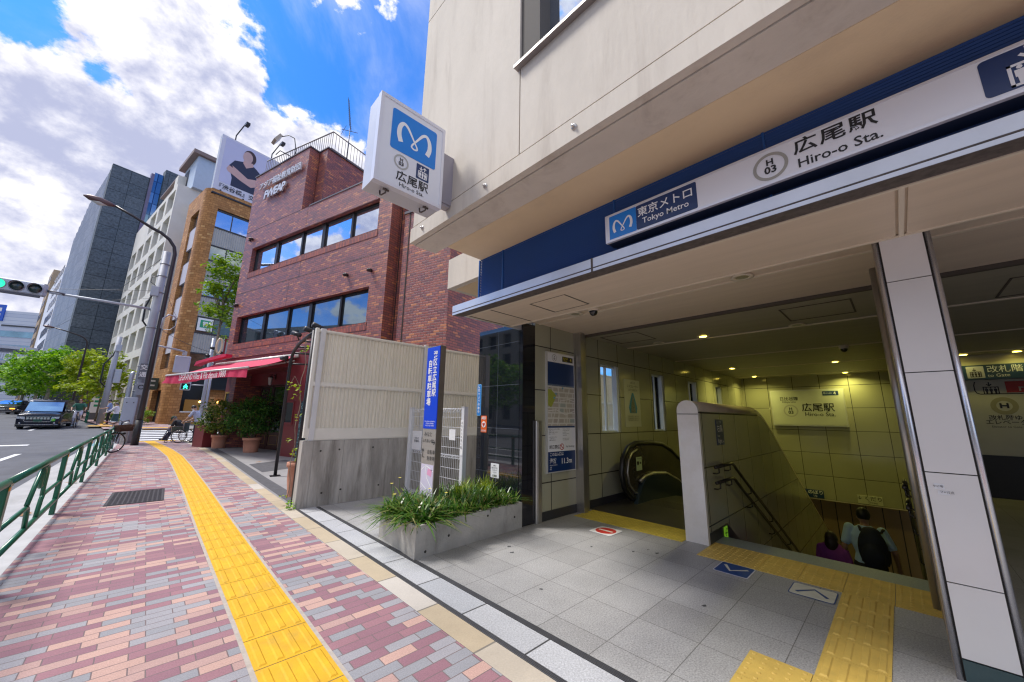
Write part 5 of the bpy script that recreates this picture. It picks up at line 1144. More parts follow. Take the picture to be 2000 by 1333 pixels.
b = MB(); b.box(-13.9,.1,TOPZ+3.6,-8.5,6.5,TOPZ+4.0); b.box(-20.3,.0,TOPZ+2.4,-13.0,4,TOPZ+2.6); b.build('roof_slab', mat('roof_brown', (.22,.16,.15), rough=.6, var=.1), WB)
b = MB()
for i in range(8): b.box(-13.1+i*.2,.56,TOPZ+1.2,-13.05+i*.2,.6,TOPZ+3.0)
b.box(-13.2,.57,TOPZ+1.1,-11.5,.598,TOPZ+3.1); b.build('grille', mat('grille_dark', (.05,.05,.06), rough=.5, var=0), WB)

# ================================================================== granite tower with a glass strip
GT = thing('granite_tower', 'tall blue-grey granite tower with a vertical glass strip far down the street', 'building', (-8.315,70,1.0), yaw_rot(-13))
TOWM = brick_mat('tower_granite', [(0,(.105,.125,.15)),(.5,(.12,.14,.165)),(.8,(.095,.115,.14))], (.03,.04,.05), 1.85, 1.75, .03, offset=0, rough=.7, bump=.2, grain=.6, gscale=4, big=.2, spec=.25)
TOWS = brick_mat('tower_shiny', [(0,(.13,.14,.18)),(.5,(.17,.18,.22))], (.05,.06,.08), 1.2, 1.75, .03, offset=0, rough=.5, bump=.3, grain=.5, gscale=3, spec=.4)
TR = Matrix.Rotation(R(-1), 3, 'Z')
b = MB(); b.box(-.6,.0,-1,0,3.75,33.4); b.box(-2.2,.1,-1,-.6,18,33.2); b.build('granite_face', TOWM, GT)
b = MB(); b.box(-19.6,.12,-1,-2.25,18,26)
for i in range(10): b.box(-2.2-1.1*(i+1),.12,26,-2.2-1.1*i,18,33.0-.16*i)
for i in range(6): b.box(-13.2-1.06*(i+1),.12,26,-13.2-1.06*i,18,31.0-.7*i)
b.build('street_face', TOWS, GT)
b = MB(); b.box(-.55,3.75,-1,.12,4.1,34.2); b.build('purple_fin', mat('fin_purple', (.16,.13,.21), rough=.4, var=.1, vs=2), GT)
b = MB(); b.box(-.4,4.1,-1,-.1,5.1,34.6); b.build('glass_strip', brick_mat('blue_glass', [(0,(.14,.24,.34)),(.5,(.09,.17,.26)),(.75,(.26,.36,.46))], (.05,.08,.14), 1.5, 1.75, .05, offset=0, rough=.05, metal=.8, bump=0), GT)
b = MB(); b.box(-1.0,5.1,-1,.35,13,35.5); b.build('rear_block', TOWM, GT)
# ================================================================== buildings at the far end of the street
STRW = brick_mat('striped_cladding', [(0,(.52,.58,.70)),(.5,(.58,.64,.74))], (.32,.40,.55), 30, .9, .05, offset=0, rough=.5, bump=.2)
FW = thing('striped_white_office', 'distant white office block with horizontal blue window bands and a blue roof sign', 'building', (-38,160,1.3), R(-22))
b = MB(); b.box(0,0,-1,40,15,25.0); b.build('clad_wall', STRW, FW)
for z in (18.2,14.6,11.0,7.4):
    b = MB(); b.box(3,-.1,z,40,0,z+1.5); b.build('window_band', mat('band_glass', (.16,.30,.42), rough=.1, metal=.5, var=.3, vs=.3), FW)
b = MB(); b.box(4.6,-.3,22.2,8.8,0,26.4); rs = b.build('roof_sign', mat('roof_sign_blue', (.01,.10,.55), rough=.4, var=0), FW)
b = MB()
for z in (23.1, 24.6):
    for i in range(4): b.box(5.1+i*.85,-.34,z,5.7+i*.85,-.30,z+.95)
b.build('white_mark', WHITEP, rs)
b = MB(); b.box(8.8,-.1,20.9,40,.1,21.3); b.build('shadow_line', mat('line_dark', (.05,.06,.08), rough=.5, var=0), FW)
FB = thing('brown_apartment_tower', 'slim brown apartment tower behind the trees left of the granite tower', 'building', (-20.0,130,1.3), yaw_rot(-11))
b = MB(); b.box(-9,0,-1,0,12,31.5); b.build('brown_wall', mat('brown_render', (.36,.26,.16), rough=.7, var=.08, vs=.5), FB)
for f in range(10):
    z = 2.2+f*2.95
    w = MB(); w.box(-.02,.8,z,.06,2.6,z+1.7); w.build('window', mat('far_pane', (.06,.05,.06), rough=.2, metal=.3, var=0), FB)
    w = MB()
    for x in (-7.6,-5.6,-3.6,-1.8): w.box(x,-.06,z+.2,x+1.1,.02,z+1.6)
    w.build('window', mat('far_pane', (.06,.05,.06)), FB)
    w = MB(); w.box(0,.5,z-.25,.9,2.9,z); w.build('balcony', mat('balcony_white', (.6,.58,.58), rough=.6, var=0), FB)
FS = thing('white_striped_block', 'white apartment block of narrow windows between brown and granite towers', 'building', (-14.8,104,1.3), yaw_rot(-11))
b = MB(); b.box(-24,0,-1,0,12,26.0); b.build('white_wall', mat('far_white', (.62,.64,.70), rough=.6, var=.04), FS)
for f in range(9):
    for x in (-14.5,-11,-7.5,-4):
        w = MB()
        for i in range(3): w.box(x+i*.95,-.05,2.4+f*2.85,x+i*.95+.7,.02,4.0+f*2.85)
        w.build('window', mat('far_pane', (.06,.05,.06)), FS)
PKG = thing('parking_deck', 'low white parking deck with open slanting floors beyond the street trees', 'building', (-21.5,112,1.3), R(12))
b = MB()
for z in (5.6,8.3,11.0): b.box(0,0,z,7.5,10,z+.55)
b.box(0,0,-1,.6,10,11); b.box(6.9,0,-1,7.5,10,11); b.build('deck', mat('deck_white', (.55,.58,.66), rough=.6, var=.05), PKG)
b = MB()
for z in (6.2,8.9):
    for i in range(22): b.box(.7+i*.29,.1,z,.78+i*.29,.2,z+1.4)
b.build('deck_railing', mat('deck_rail', (.4,.45,.5), rough=.5, var=0), PKG)
t = thing('tower_sign', 'tall black vertical sign with white letters by the parking deck', 'sign', (-22.6,110,1.3), R(12))
b = MB(); b.box(0,0,4.5,.9,.4,11.2); b.build('panel', BLACKP, t)
b = MB()
for z in (6,7.5,9): b.box(.25,-.02,z,.65,0,z+.9)
b.build('lettering', WHITEP, t)
# low shop fronts under the trees
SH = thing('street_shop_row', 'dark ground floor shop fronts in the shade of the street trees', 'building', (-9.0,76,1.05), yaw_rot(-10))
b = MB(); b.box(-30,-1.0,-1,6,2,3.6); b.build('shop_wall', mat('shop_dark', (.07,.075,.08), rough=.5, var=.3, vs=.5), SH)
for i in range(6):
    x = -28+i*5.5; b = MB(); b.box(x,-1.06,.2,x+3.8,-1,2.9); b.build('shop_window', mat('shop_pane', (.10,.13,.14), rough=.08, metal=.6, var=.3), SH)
# houses on the opposite side, seen in the window reflections
OP = thing('opposite_building', 'pale stone building across the road, seen only as reflection in windows', 'building', (-27,2,0), R(90))
b = MB(); wall_with_holes(b, -14, 70, 0, 13, -.5, 0, [(x, x+1.6, z, z+1.9) for x in range(-12, 69, 3) for z in (1, 4.4, 7.8, 10.6)]); b.box(-14,.0,0,70,10,13); b.build('stone_wall', mat('opposite_stone', (.50,.45,.36), rough=.8, var=.1), OP)
for z in (1,4.4,7.8,10.6):
    b = MB()
    for x in range(-12, 69, 3): b.box(x,-.1,z,x+1.6,-.02,z+1.9)
    b.build('window', mat('opposite_pane', (.05,.07,.09), rough=.1, metal=.5, var=0), OP)
# ================================================================== street furniture
GRN = mat('green_paint', (.004,.105,.05), rough=.28, var=.08, vs=3)
GR = thing('guard_rail', 'dark green tubular guard rail with leaf shaped loops along the kerb', 'railing', (-.70,0,0))
posts = [1.85,4.95,8.04,11.2,14.2,17.2,20.2]
for y in posts:
    b = MB(); b.bbox(-.024,y-.05,0,.024,y+.05,.775,.008); po = b.build('post', GRN, GR)
    b = MB(); b.box(-.03,y-.05,.765,.03,y+.05,.785); b.build('post_cap', GRN, po)
    b = MB(); b.box(-.031,y-.045,.735,-.0245,y-.005,.762); b.box(.0245,y-.045,.735,.031,y-.005,.762); b.build('reflector', mat('amber_reflector', (.75,.30,.02), rough=.3, var=0), po)
for a, c in zip(posts, posts[1:]):
    L_ = c-a; Q = lambda t, z, dx=0: (dx, a+L_*t, z)
    b = MB(); b.cyl(Q(0,.79), Q(1,.79), .03, .03, 10); b.build('top_rail', GRN, GR)
    b = MB(); b.cyl(Q(.015,.185), Q(.985,.185), .024, .024, 10); b.build('low_rail', GRN, GR)
    b = MB()
    for s in (0, 1):
        f = (lambda t: t) if s == 0 else (lambda t: 1-t)
        b.tube([Q(f(.015),.42), Q(f(.34),.42), Q(f(.375),.41), Q(f(.39),.37), Q(f(.40),.30), Q(f(.415),.19)], .02, 8)
    b.tube([Q(.36,.44), Q(.42,.60), Q(.47,.71), Q(.50,.745), Q(.535,.735), Q(.55,.68), Q(.545,.60), Q(.535,.55), Q(.52,.545), Q(.51,.58), Q(.505,.66), Q(.50,.745)], .019, 8)
    b.tube([Q(.505,.745), Q(.56,.765), Q(.59,.74), Q(.605,.66), Q(.605,.52), Q(.61,.42)], .019, 8)
    b.build('loop_bar', GRN, GR)
t = thing('manhole_cover', 'rectangular dark iron cover set in the brick pavement', 'manhole cover', (.10,8.82,.003), R(-2))
b = MB(); b.box(-.325,-.63,-.01,.325,.63,.002); b.build('frame', IRON, t)
b = MB()
for i in range(11):
    for j in range(22):
        x, y = -.27+i*.054, -.57+j*.054; b.box(x-.017,y-.012,.002,x+.017,y+.012,.007)
for q in ((-.31,-.615,-.295,.615),(.295,-.615,.31,.615),(-.31,-.615,.31,-.60),(-.31,.60,.31,.615)): b.box(q[0],q[1],.002,q[2],q[3],.006)
b.build('tread', mat('cast_iron_worn', (.085,.08,.09), rough=.45, metal=.4, var=.25, vs=18), t)
# dry leaves by the kerb
for k, (x, y, lb) in enumerate(((-1.0,8.6,'large curled brown leaf on the gutter by the guard rail loops'),(-.82,11.1,'brown leaf beside the second rail post'),(2.45,12.6,'reddish dry leaf on the forecourt before the pergola post'),(-1.0,6.6,'pale dry leaf in the gutter close to the camera'))):
    b = MB(); pts = [(0,-.09),(.035,-.05),(.10,-.04),(.05,.0),(.07,.06),(.01,.04),(-.05,.08),(-.04,.01),(-.10,-.02),(-.035,-.045)]
    vs = [(p[0]*(1 if k < 3 else .7), p[1]*(1 if k < 3 else .7), .012+.018*math.sin(7*p[0]+3*p[1]+k)) for p in pts]+[(0,0,.03)]
    b.add(vs, [(i, (i+1) % 10, 10) for i in range(10)]); o = b.build('dry_leaf', mat('dry_leaf', (.30,.15,.06), rough=.8, var=.3, vs=20)); o.location = (x,y,-.066 if x < -.84 else .002); o.rotation_euler = (0,0,k*1.3); tag(o, lb, 'leaf', 'dry leaves on the ground')
# signal pole
CPOLE = mat('concrete_pole', (.36,.38,.44), rough=.6, var=.10, vs=2, metal=.15); BRP = mat('brown_pole', (.052,.042,.045), rough=.35, metal=.4, var=.1, vs=4); SIG = mat('signal_grey', (.45,.48,.54), rough=.45, metal=.2, var=.06)
SP = thing('signal_pole', 'grey steel traffic signal pole with a grey cabinet at the pavement corner', 'pole', (-.40,23.4,0))
b = MB(); b.tube([(0,0,-.05),(-.02,0,4),(-.03,0,8.85)], [.165,.155,.14], 18); b.build('pole', CPOLE, SP)
for z in (1.2,2.2,3.3,5.1,6.8,7.6,8.2):
    b = MB(); b.cyl((-.02,0,z),(-.02,0,z+.05),.172,.172,16); b.cyl((.15,-.04,z+.025),(.24,-.04,z+.025),.02,.02,6); b.build('clamp_band', mat('band_steel', (.30,.31,.34), rough=.4, metal=.6, var=.1), SP)
b = MB(); b.bbox(-.36,-.44,.66,.06,-.19,1.95,.03); cb = b.build('cabinet', mat('cabinet_grey', (.40,.45,.56), rough=.4, var=.05), SP)
for x in (-.26,-.05):
    for z in (.85,1.72): b = MB(); b.cyl((x,-.435,z),(x,-.452,z),.02,.02,10); b.build('bolt', DARK, cb)
b = MB(); b.tube([(-.28,-.1,0),(-.30,-.1,2.9),(-.30,-.1,2.95),(-.26,-.05,3.05)], .075, 10); b.build('side_duct', mat('duct_grey', (.42,.46,.55), rough=.4, metal=.3, var=.05), SP)
b = MB()
b.tube([(-.2,.1,5.2),(-.34,.1,5.4),(-.36,.1,6.1),(-.25,.1,6.6),(-.15,.05,6.7)], .035, 8); b.tube([(.19,-.12,.2),(.20,-.12,5.0),(.22,-.12,5.9)], .03, 8); b.tube([(.25,.02,2.0),(.27,.02,4.5),(.22,.02,6.3)], .022, 6)
b.tube([(-.12,0,7.6),(-.35,0,7.5),(-.36,0,7.25),(-.14,0,7.1)], .015, 6); b.build('cable_loop', RUBBER, SP)
b = MB(); b.bbox(-.30,-.22,6.6,-.02,.05,7.05,.02); b.build('junction_box', SIG, SP)
b = MB(); b.box(-.10,-.215,2.75,.16,-.20,3.45); b.build('pole_plate', mat('pole_plate', (.16,.17,.20), rough=.5, var=.1), SP)
text(SP, WHITEP, [T('交', .03, 3.27, .24, y=-.22, bold=.02), T('通', .03, 2.95, .24, y=-.22, bold=.02)])
b = MB(); b.bbox(-.08,-.40,2.05,.22,-.20,2.58,.02); sb = b.build('push_box', mat('push_box', (.28,.30,.36), rough=.4, var=.1), SP)
b = MB(); ring2d(b, .07, 2.40, .07, .10, -.405); b.build('button_ring', BLACKP, sb)
b = MB(); b.tube([(-.05,0,5.98),(-1.6,-.02,6.02),(-3.15,-.03,6.03)], [.055,.05,.045], 10); b.cyl((-.2,0,5.98),(.17,0,5.98),.07,.07,10); b.build('mast_arm', SIG, SP)
b = MB(); b.tube([(-.05,0,6.9),(-3.1,-.03,6.2)], .008, 4); b.tube([(-.05,0,6.55),(-1.4,0,6.12)], .008, 4); b.build('stay_wire', mat('wire_dark', (.04,.04,.05), rough=.5, var=0), SP)
TS = thing('traffic_signal', 'horizontal three lens traffic signal with the green lens lit at the left', 'traffic light', (-4.36,23.37,6.08))
b = MB(); b.bbox(-.75,-.08,-.26,.75,.14,.26,.11); b.build('housing', SIG, TS)
for k, x in enumerate((-.45, .0, .45)):
    b = MB(); b.lathe([(.19,0),(.205,.02),(.19,.03)], (0,0,0), 20); b.xf(Matrix.Translation((x,-.08,0)) @ Matrix.Rotation(R(90),4,'X')); b.build('lens_rim', SIG, TS)
    b = MB(); b.lathe([(.0,.05),(.10,.04),(.17,.012),(.178,0)], (0,0,0), 20); b.xf(Matrix.Translation((x,-.085,0)) @ Matrix.Rotation(R(90),4,'X'))
    b.build('lens', mat('green_lens', (.02,.45,.22), rough=.25, emit=(.02,.62,.30), es=.9, var=0) if k == 0 else mat('dark_lens', (.012,.03,.03), rough=.12, var=0, spec=.8), TS)
    b = MB(); vs = []; n = 14
    for i in range(n+1):
        a = R(8+164*i/n); L_ = .20*math.sin(a)**.5 if math.sin(a) > 0 else 0
        vs += [(x+.195*math.cos(a),-.09,.195*math.sin(a)),(x+.20*math.cos(a),-.09-L_,.20*math.sin(a)-.02)]
    b.add(vs, [(2*i,2*i+2,2*i+3,2*i+1) for i in range(n)], True); b.build('visor', SIG, TS)
b = MB(); b.tube([(.75,.02,0),(.95,.02,-.01),(1.22,.0,-.05)], .055, 8); b.box(-.5,-.05,-.33,.6,.08,-.255); b.build('bracket', mat('bracket_dark', (.10,.10,.12), rough=.5, metal=.4, var=0), TS)
# street lamps
def street_lamp(name, label, x, y, top, reach, rise, r_, sc=1.0):
    t = thing('street_lamp', label, 'street lamp', (x,y,hz(y)), 0, 'brown street lamps')
    b = MB(); bend = [(0,0,0),(0,0,top*.5),(0,0,top)]+[(-(1-math.cos(R(a)))*rise*.9,0,top+math.sin(R(a))*rise*.75) for a in (20,40,60,75)]
    e = bend[-1]; end = (-reach+.9*sc,0,e[2]+.55*sc); bend += [(lerp(e[0],end[0],.5),0,lerp(e[2],end[2],.55)), end]
    b.tube(bend, [r_*1.2,r_,r_*.85]+[r_*.75]*4+[r_*.6,r_*.5], 12); b.build('post', BRP, t)
    b = MB(); d = Vector((-1,0,.10)).normalized(); P = Vector(end)
    b.tube([P, P+d*.15*sc, P+d*.45*sc, P+d*.75*sc, P+d*.92*sc], [.05*sc,.10*sc,.15*sc,.11*sc,.02*sc], 12); b.build('lamp_head', mat('lamp_head_brown', (.13,.075,.075), rough=.35, metal=.3, var=.05), t)
    b = MB(); b.tube([P+d*.22*sc+Vector((0,0,-.05)), P+d*.45*sc+Vector((0,0,-.09)), P+d*.70*sc+Vector((0,0,-.05))], [.06*sc,.12*sc,.06*sc], 10); b.build('lamp_glass', mat('lamp_glass', (.55,.55,.52), rough=.2, var=.05), t); return t
SL = street_lamp('street_lamp', 'tall brown curved street lamp nearest the camera beside the signal pole', -.15, 21.9, 8.35, 3.0, 1.3, .088)
b = MB(); b.tube([(.02,0,.0),(.02,0,.0)], .1, 6) if False else b.cyl((0,0,.0),(0,0,1.0),.122,.122,14); b.build('base_sleeve', mat('sleeve_dark', (.02,.02,.024), rough=.5, var=0), SL)
b = MB(); b.tube([(.0,-.05,4.15),(.7,.5,4.12),(1.02,.8,4.10)], .04, 8); b.obox((1.02,.8,4.02),(.16,.12,.18)); b.build('side_arm', SIG, SL)
b = MB(); b.tube([(.05,-.1,4.9),(.06,-.1,5.35),(.22,-.05,5.55),(.42,.0,5.52),(.5,0,5.35)], .03, 8); b.tube([(.5,0,5.35),(.5,0,5.1),(.35,0,4.9),(.08,-.05,4.85)], .016, 6); b.build('conduit_hook', mat('duct_grey', (.42,.46,.55)), SL)
b = MB(); b.bbox(.72,.86,3.12,1.28,1.0,3.9,.05); b.build('back_panel', mat('panel_lilac', (.50,.54,.70), rough=.4, var=.04), SL)
street_lamp('street_lamp', 'thin brown curved street lamp far off in front of the granite tower', -4.55, 48, 6.3, 2.6, 1.0, .075, .7)
t = thing('utility_pole', 'leaning grey utility pole with a small control box behind the young tree', 'pole', (-2.25,39.5,.45))
b = MB(); b.tube([(0,0,-.1),(.02,0,6.3)], [.19,.14], 14); b.build('pole', CPOLE, t)
b = MB(); b.bbox(.16,-.2,2.9,.52,.05,3.9,.03); b.build('control_box', SIG, t); b = MB(); b.bbox(-.06,-.22,5.2,.25,-.05,5.7,.03); b.build('junction_box', SIG, t)
b = MB(); b.tube([(-.15,-.1,2.6),(-.42,-.1,2.9),(-.45,-.1,4.2),(-.1,-.1,4.9),(.0,-.1,5.5)], .045, 8); b.build('cable_loop', RUBBER, t)
# pedestrian signal
PS = thing('pedestrian_signal', 'green pedestrian signal on a grey pole showing under the red awning', 'traffic light', (2.08,26,hz(26)))
b = MB(); b.tube([(0,0,-.1),(0,0,5.3)], .075, 12); b.tube([(.16,0,-.1),(.16,0,4.0)], .05, 10); b.build('pole', mat('duct_grey', (.42,.46,.55)), PS)
b = MB(); b.bbox(-1.02,-.10,2.40,-.60,.10,3.02,.05); b.cyl((-.6,0,2.7),(0,0,2.7),.03,.03,8); b.build('housing', SIG, PS)
b = MB(); b.box(-.98,-.115,2.45,-.64,-.10,2.74); b.build('green_face', mat('ped_face', (.004,.02,.02), rough=.3, var=0), PS)
b = MB(); x = -.81
plate(b, arc(x,2.685,.03,0,340,10), -.12); plate(b, [(x-.045,2.645),(x+.045,2.645),(x+.10,2.57),(x+.08,2.555),(x+.04,2.60),(x+.045,2.555),(x+.09,2.475),(x+.06,2.465),(x,2.54),(x-.06,2.465),(x-.09,2.475),(x-.045,2.555),(x-.04,2.60),(x-.08,2.555),(x-.10,2.57)], -.12)
b.build('walking_man', mat('ped_green', (.05,.9,.5), emit=(.03,.95,.45), es=1.6, var=0), PS)
b = MB()
for dx, dz in ((-.25,4.3),(.2,4.15),(-.1,4.75),(.3,4.55)): b.cyl((dx,-.25,dz),(dx+.18,-.3,dz-.05),.07,.085,10); b.cyl((0,0,dz),(dx,-.25,dz),.018,.018,6)
b.build('spot_cluster', PGM, PS)
t = thing('ring_sign', 'small cream letter O sign on a red frame above the awning corner', 'sign', (2.30,25.2,4.35))
b = MB(); b.tube([(.12*math.cos(R(a)), .0, .55+.40*math.sin(R(a))) for a in range(0,360,20)], .045, 8, closed=True); b.build('letter', mat('neon_cream', (.75,.60,.42), rough=.4, var=0), t)
b = MB()
for q in ((.2,.02,.1,.28,.06,1.0),(.2,.02,.1,.5,.06,.16),(.2,.02,.94,.5,.06,1.0)): b.box(*q)
b.build('frame', mat('frame_red', (.22,.03,.03), rough=.5, var=.1), t)
t = thing('traffic_cone', 'orange traffic cone on the far roadside behind the taxi', 'cone', (-5.45,55.9,hz(55.9)))
b = MB(); b.lathe([(.19,.03),(.05,.62),(.03,.64),(0,.64)], seg=14); b.build('cone', mat('cone_orange', (.80,.10,.02), rough=.5, var=.05), t)
b = MB(); b.box(-.22,-.22,0,.22,.22,.035); b.build('base', mat('cone_base', (.55,.07,.02), rough=.6, var=0), t)
t = thing('bollard', 'short grey bollard at the corner beside the parked bicycle', 'bollard', (-.5,22.6,0))
b = MB(); b.lathe([(.11,0),(.11,.85),(.09,.9),(0,.92)], seg=14); b.build('post', mat('bollard_grey', (.38,.37,.36), rough=.5, metal=.3, var=.1), t)
struct('corner_tactile', dome_tiles(-2.6,-1.2,35.6,37.4,.35,.45,hz(36.5)+.02), YEL)
mb = MB(); mb.poly([(-.6,34.2,hz(34.2)+.004),(1.2,34.2,hz(34.2)+.004),(1.2,34.8,hz(34.8)+.004),(-.6,34.8,hz(34.8)+.004)]); mb.poly([(-2.1,38,.42),(-1.7,38,.42),(-2.6,46,.70),(-3.0,46,.70)]); struct('far_tactile', mb, YEL)
FR = thing('far_guard_rail', 'short green guard rail across the side street near the cyclist', 'railing', (-2.95,40.5,hz(40.5)))
for y in (0,1.6,3.2): b = MB(); b.box(-.03-y*.1,y-.05,0,.03-y*.1,y+.05,.8); b.build('post', GRN, FR)
b = MB()
for z in (.2,.5,.78): b.cyl((0,0,z),(-.32,3.2,z+.13),.025,.025,6)
b.build('rail', GRN, FR)
t = thing('standing_sign', 'white standing shop sign with green writing beside the utility pole', 'sign', (-3.05,47,hz(47)), R(5))
b = MB(); b.box(-.38,-.08,0,.38,.08,.55); b.build('foot', mat('foot_grey', (.12,.12,.13), rough=.5, var=0), t)
b = MB(); b.box(-.40,-.09,.55,.40,.09,2.1); b.build('board', WHITEP, t)
b = MB()
for z in (1.75,1.4,1.05): b.box(-.2,-.10,z,.2,-.091,z+.18)
b.build('green_mark', mat('sign_green', (.02,.33,.16)), t)
# overhead wires
for k, (p, q, sag) in enumerate((((-.55,23.4,8.5),(-9,60,9),.5),((-.5,23.4,7.8),(.9,38.6,8.2),.25),((-.4,23.4,5.3),(2.1,26,4.6),.15))):
    pts = [Vector(p).lerp(Vector(q), i/12)+Vector((0,0,-sag*4*(i/12)*(1-i/12))) for i in range(13)]
    b = MB(); b.tube(pts, .010, 4); o = b.build('overhead_wire', mat('wire_dark', (.04,.04,.05))); tag(o, ['thin overhead wire running from signal pole far down the street','thin overhead wire from the signal pole to the tan building','short slack wire from signal pole to pedestrian signal pole'][k], 'wire', 'overhead wires')

# ================================================================== trees and plants
def leaf_cloud(mb, rng, cx, cy, cz, n, size, spread, ratio=.55, flat=.5, squash=1.0):
    for _ in range(n):
        while True:
            d = Vector((rng.uniform(-1,1), rng.uniform(-1,1), rng.uniform(-1,1)))
            if d.length < 1: break
        p = Vector((cx,cy,cz))+Vector((d.x*spread, d.y*spread, d.z*spread*squash)); s = size*rng.uniform(.6,1.3)
        a = Vector((rng.gauss(0,1), rng.gauss(0,1), rng.gauss(0,1)*flat)).normalized(); up = Vector((rng.gauss(0,.5), rng.gauss(0,.5), 1)).normalized()
        c = a.cross(up).normalized(); a *= s*.5; c *= s*ratio*.5; dn = Vector((0,0,-s*.12))
        mb.add([p-a, p-a*.1+c, p+a+dn, p-a*.1-c], [(0,1,2,3)])
def crown(mb, rng, C, rad, nclump, nleaf, size, spread, lo=.35, flat=.5):
    for _ in range(nclump):
        d = Vector((rng.gauss(0,1), rng.gauss(0,1), rng.gauss(0,1))).normalized(); f = rng.uniform(lo, 1.0)**.6*(1+.12*math.sin(3*d.x+5*d.y)+.1*math.sin(7*d.z+2*d.x))
        leaf_cloud(mb, rng, C[0]+d.x*rad[0]*f, C[1]+d.y*rad[1]*f, C[2]+d.z*rad[2]*f, nleaf, size, spread, flat=flat, squash=.6)
BARK = mat('bark', (.20,.16,.12), rough=.9, var=.3, vs=9, bump=.4, bs=30); BARKP = mat('pale_bark', (.42,.38,.33), rough=.85, var=.35, vs=6, bump=.3, bs=20)
LBR = leaf_mat('bright_leaves', [(.04,.15,.004),(.13,.34,.006),(.26,.52,.008),(.40,.64,.012)]); LYG = leaf_mat('yellowgreen_leaves', [(.14,.22,.006),(.30,.42,.008),(.46,.54,.012)]); LDK = leaf_mat('dark_leaves', [(.010,.06,.010),(.025,.12,.018),(.06,.20,.028),(.15,.28,.03)]); LMP = leaf_mat('maple_leaves', [(.07,.17,.008),(.20,.36,.010),(.36,.50,.015)])
def tree(x, y, cz, rad, label, nclump, nleaf, size, spread, lm, seed, bark=BARK, tr=.12, lean=(0,0), lo=.35, group=None, limbs=6, tz=None):
    rng = random.Random(seed); g = hz(y); t = thing('street_tree', label, 'tree', (x,y,g), 0, group)
    b = MB(); top = cz-rad[2]*.15; b.tube([(0,0,-.1),(lean[0]*.3,lean[1]*.3,top*.4),(lean[0],lean[1],top)], [tr*1.2,tr*.9,tr*.5], 9)
    for k in range(limbs):
        a = 2*math.pi*k/limbs+rng.uniform(-.3,.3); z0 = lerp(cz-rad[2]*.8, top, rng.random()); e = (lean[0]+math.cos(a)*rad[0]*.7, lean[1]+math.sin(a)*rad[1]*.7, z0+rad[2]*rng.uniform(.3,.9)); s0 = (lean[0]*z0/top, lean[1]*z0/top, z0)
        b.tube([s0, (lerp(s0[0],e[0],.5), lerp(s0[1],e[1],.5), lerp(s0[2],e[2],.6)), e], [tr*.45,tr*.3,tr*.1], 6)
    b.build('trunk', bark, t); b = MB(); crown(b, rng, (lean[0],lean[1],cz), rad, nclump, nleaf, size, spread, lo); b.build('crown', lm, t, recalc=False); return t
gT = 'street trees along the far pavement'
tree(-6.9, 55.5, 4.15, (2.6,2.6,2.25), 'round bright green street tree directly behind the taxi', 230, 26, .30, .55, LBR, 1, BARKP, .16, group=gT)
tree(-8.6, 63, 4.0, (2.5,2.6,2.1), 'bright green street tree at the left edge, smaller in view', 170, 24, .32, .55, LBR, 2, BARKP, .15, group=gT)
tree(-10.8, 72, 3.8, (2.6,2.6,2.0), 'darker green street tree farthest down the street', 150, 22, .36, .6, LBR, 3, BARKP, .15, group=gT)
tree(-4.05, 50.5, 4.0, (2.0,1.9,2.35), 'thin yellow green young tree tied to wooden stakes', 150, 22, .30, .45, LYG, 4, BARK, .07, group=gT, lo=.2)
tree(-2.75, 43.5, 3.4, (1.7,1.6,2.1), 'loose yellow green young tree beside the leaning utility pole', 105, 19, .30, .34, LYG, 5, BARK, .06, group=gT, lo=.15)
tree(2.55, 29.6, 8.9, (1.25,1.2,2.9), 'tall light green maple squeezed between tan and brick buildings', 120, 26, .24, .42, LMP, 6, BARK, .10, lo=.2, limbs=9)
for x, y, lb in ((-4.5,50.1,'wooden stake left of the thin young tree'),(-3.7,50.2,'wooden stake right of the thin young tree')):
    b = MB(); b.cyl((0,0,-.1),(.25 if x < -4 else -.15,0,2.0),.04,.035,7); o = b.build('tree_stake', mat('stake_wood', (.28,.14,.05), rough=.8, var=.2, vs=12)); o.location = (x,y,hz(y)); tag(o, lb, 'stake', 'tree stakes')
def bush(name, label, x, y, z0, rad, nclump, nleaf, size, spread, lm, seed, cz):
    rng = random.Random(seed); t = thing(name, label, 'shrub', (x,y,hz(y)+z0))
    b = MB()
    for k in range(7): a = k*.9+rng.random(); b.tube([(0,0,0),(math.cos(a)*rad[0]*.2,math.sin(a)*rad[0]*.2,cz*.5),(math.cos(a)*rad[0]*.6,math.sin(a)*rad[1]*.6,cz+rad[2]*.3)], [.018,.014,.006], 5)
    b.build('stem', BARK, t); b = MB(); crown(b, rng, (0,0,cz), rad, nclump, nleaf, size, spread, .25, .8); b.build('foliage', lm, t, recalc=False); return t
TERRA = mat('terracotta', (.46,.22,.15), rough=.8, var=.14, vs=7, bump=.2, bs=40)
def pot(label, x, y, r_, h):
    t = thing('terracotta_pot', label, 'plant pot', (x,y,hz(y)), 0, 'terracotta pots of the restaurant')
    b = MB(); b.lathe([(r_*.8,0),(r_*.88,h*.4),(r_*.95,h*.8),(r_*1.08,h*.82),(r_*1.1,h),(r_*.98,h),(r_*.9,h*.88)], seg=24); b.lathe([(r_*.86,h*.45),(r_*.9,h*.47),(r_*.88,h*.5)], seg=24); b.build('body', TERRA, t)
    b = MB(); b.lathe([(0,h*.88),(r_*.92,h*.88)], seg=16); b.build('soil', mat('soil', (.05,.035,.025)), t)
pot('wide terracotta pot under the larger shrub by the restaurant doors', 2.85, 16.2, .27, .50); pot('terracotta pot under the farther shrub beside the maroon plinth', 2.23, 18.76, .27, .50)
bush('potted_shrub', 'dense dark green shrub in the nearer terracotta pot', 2.85, 16.2, .42, (.80,.72,.78), 150, 32, .09, .19, LDK, 11, .80)
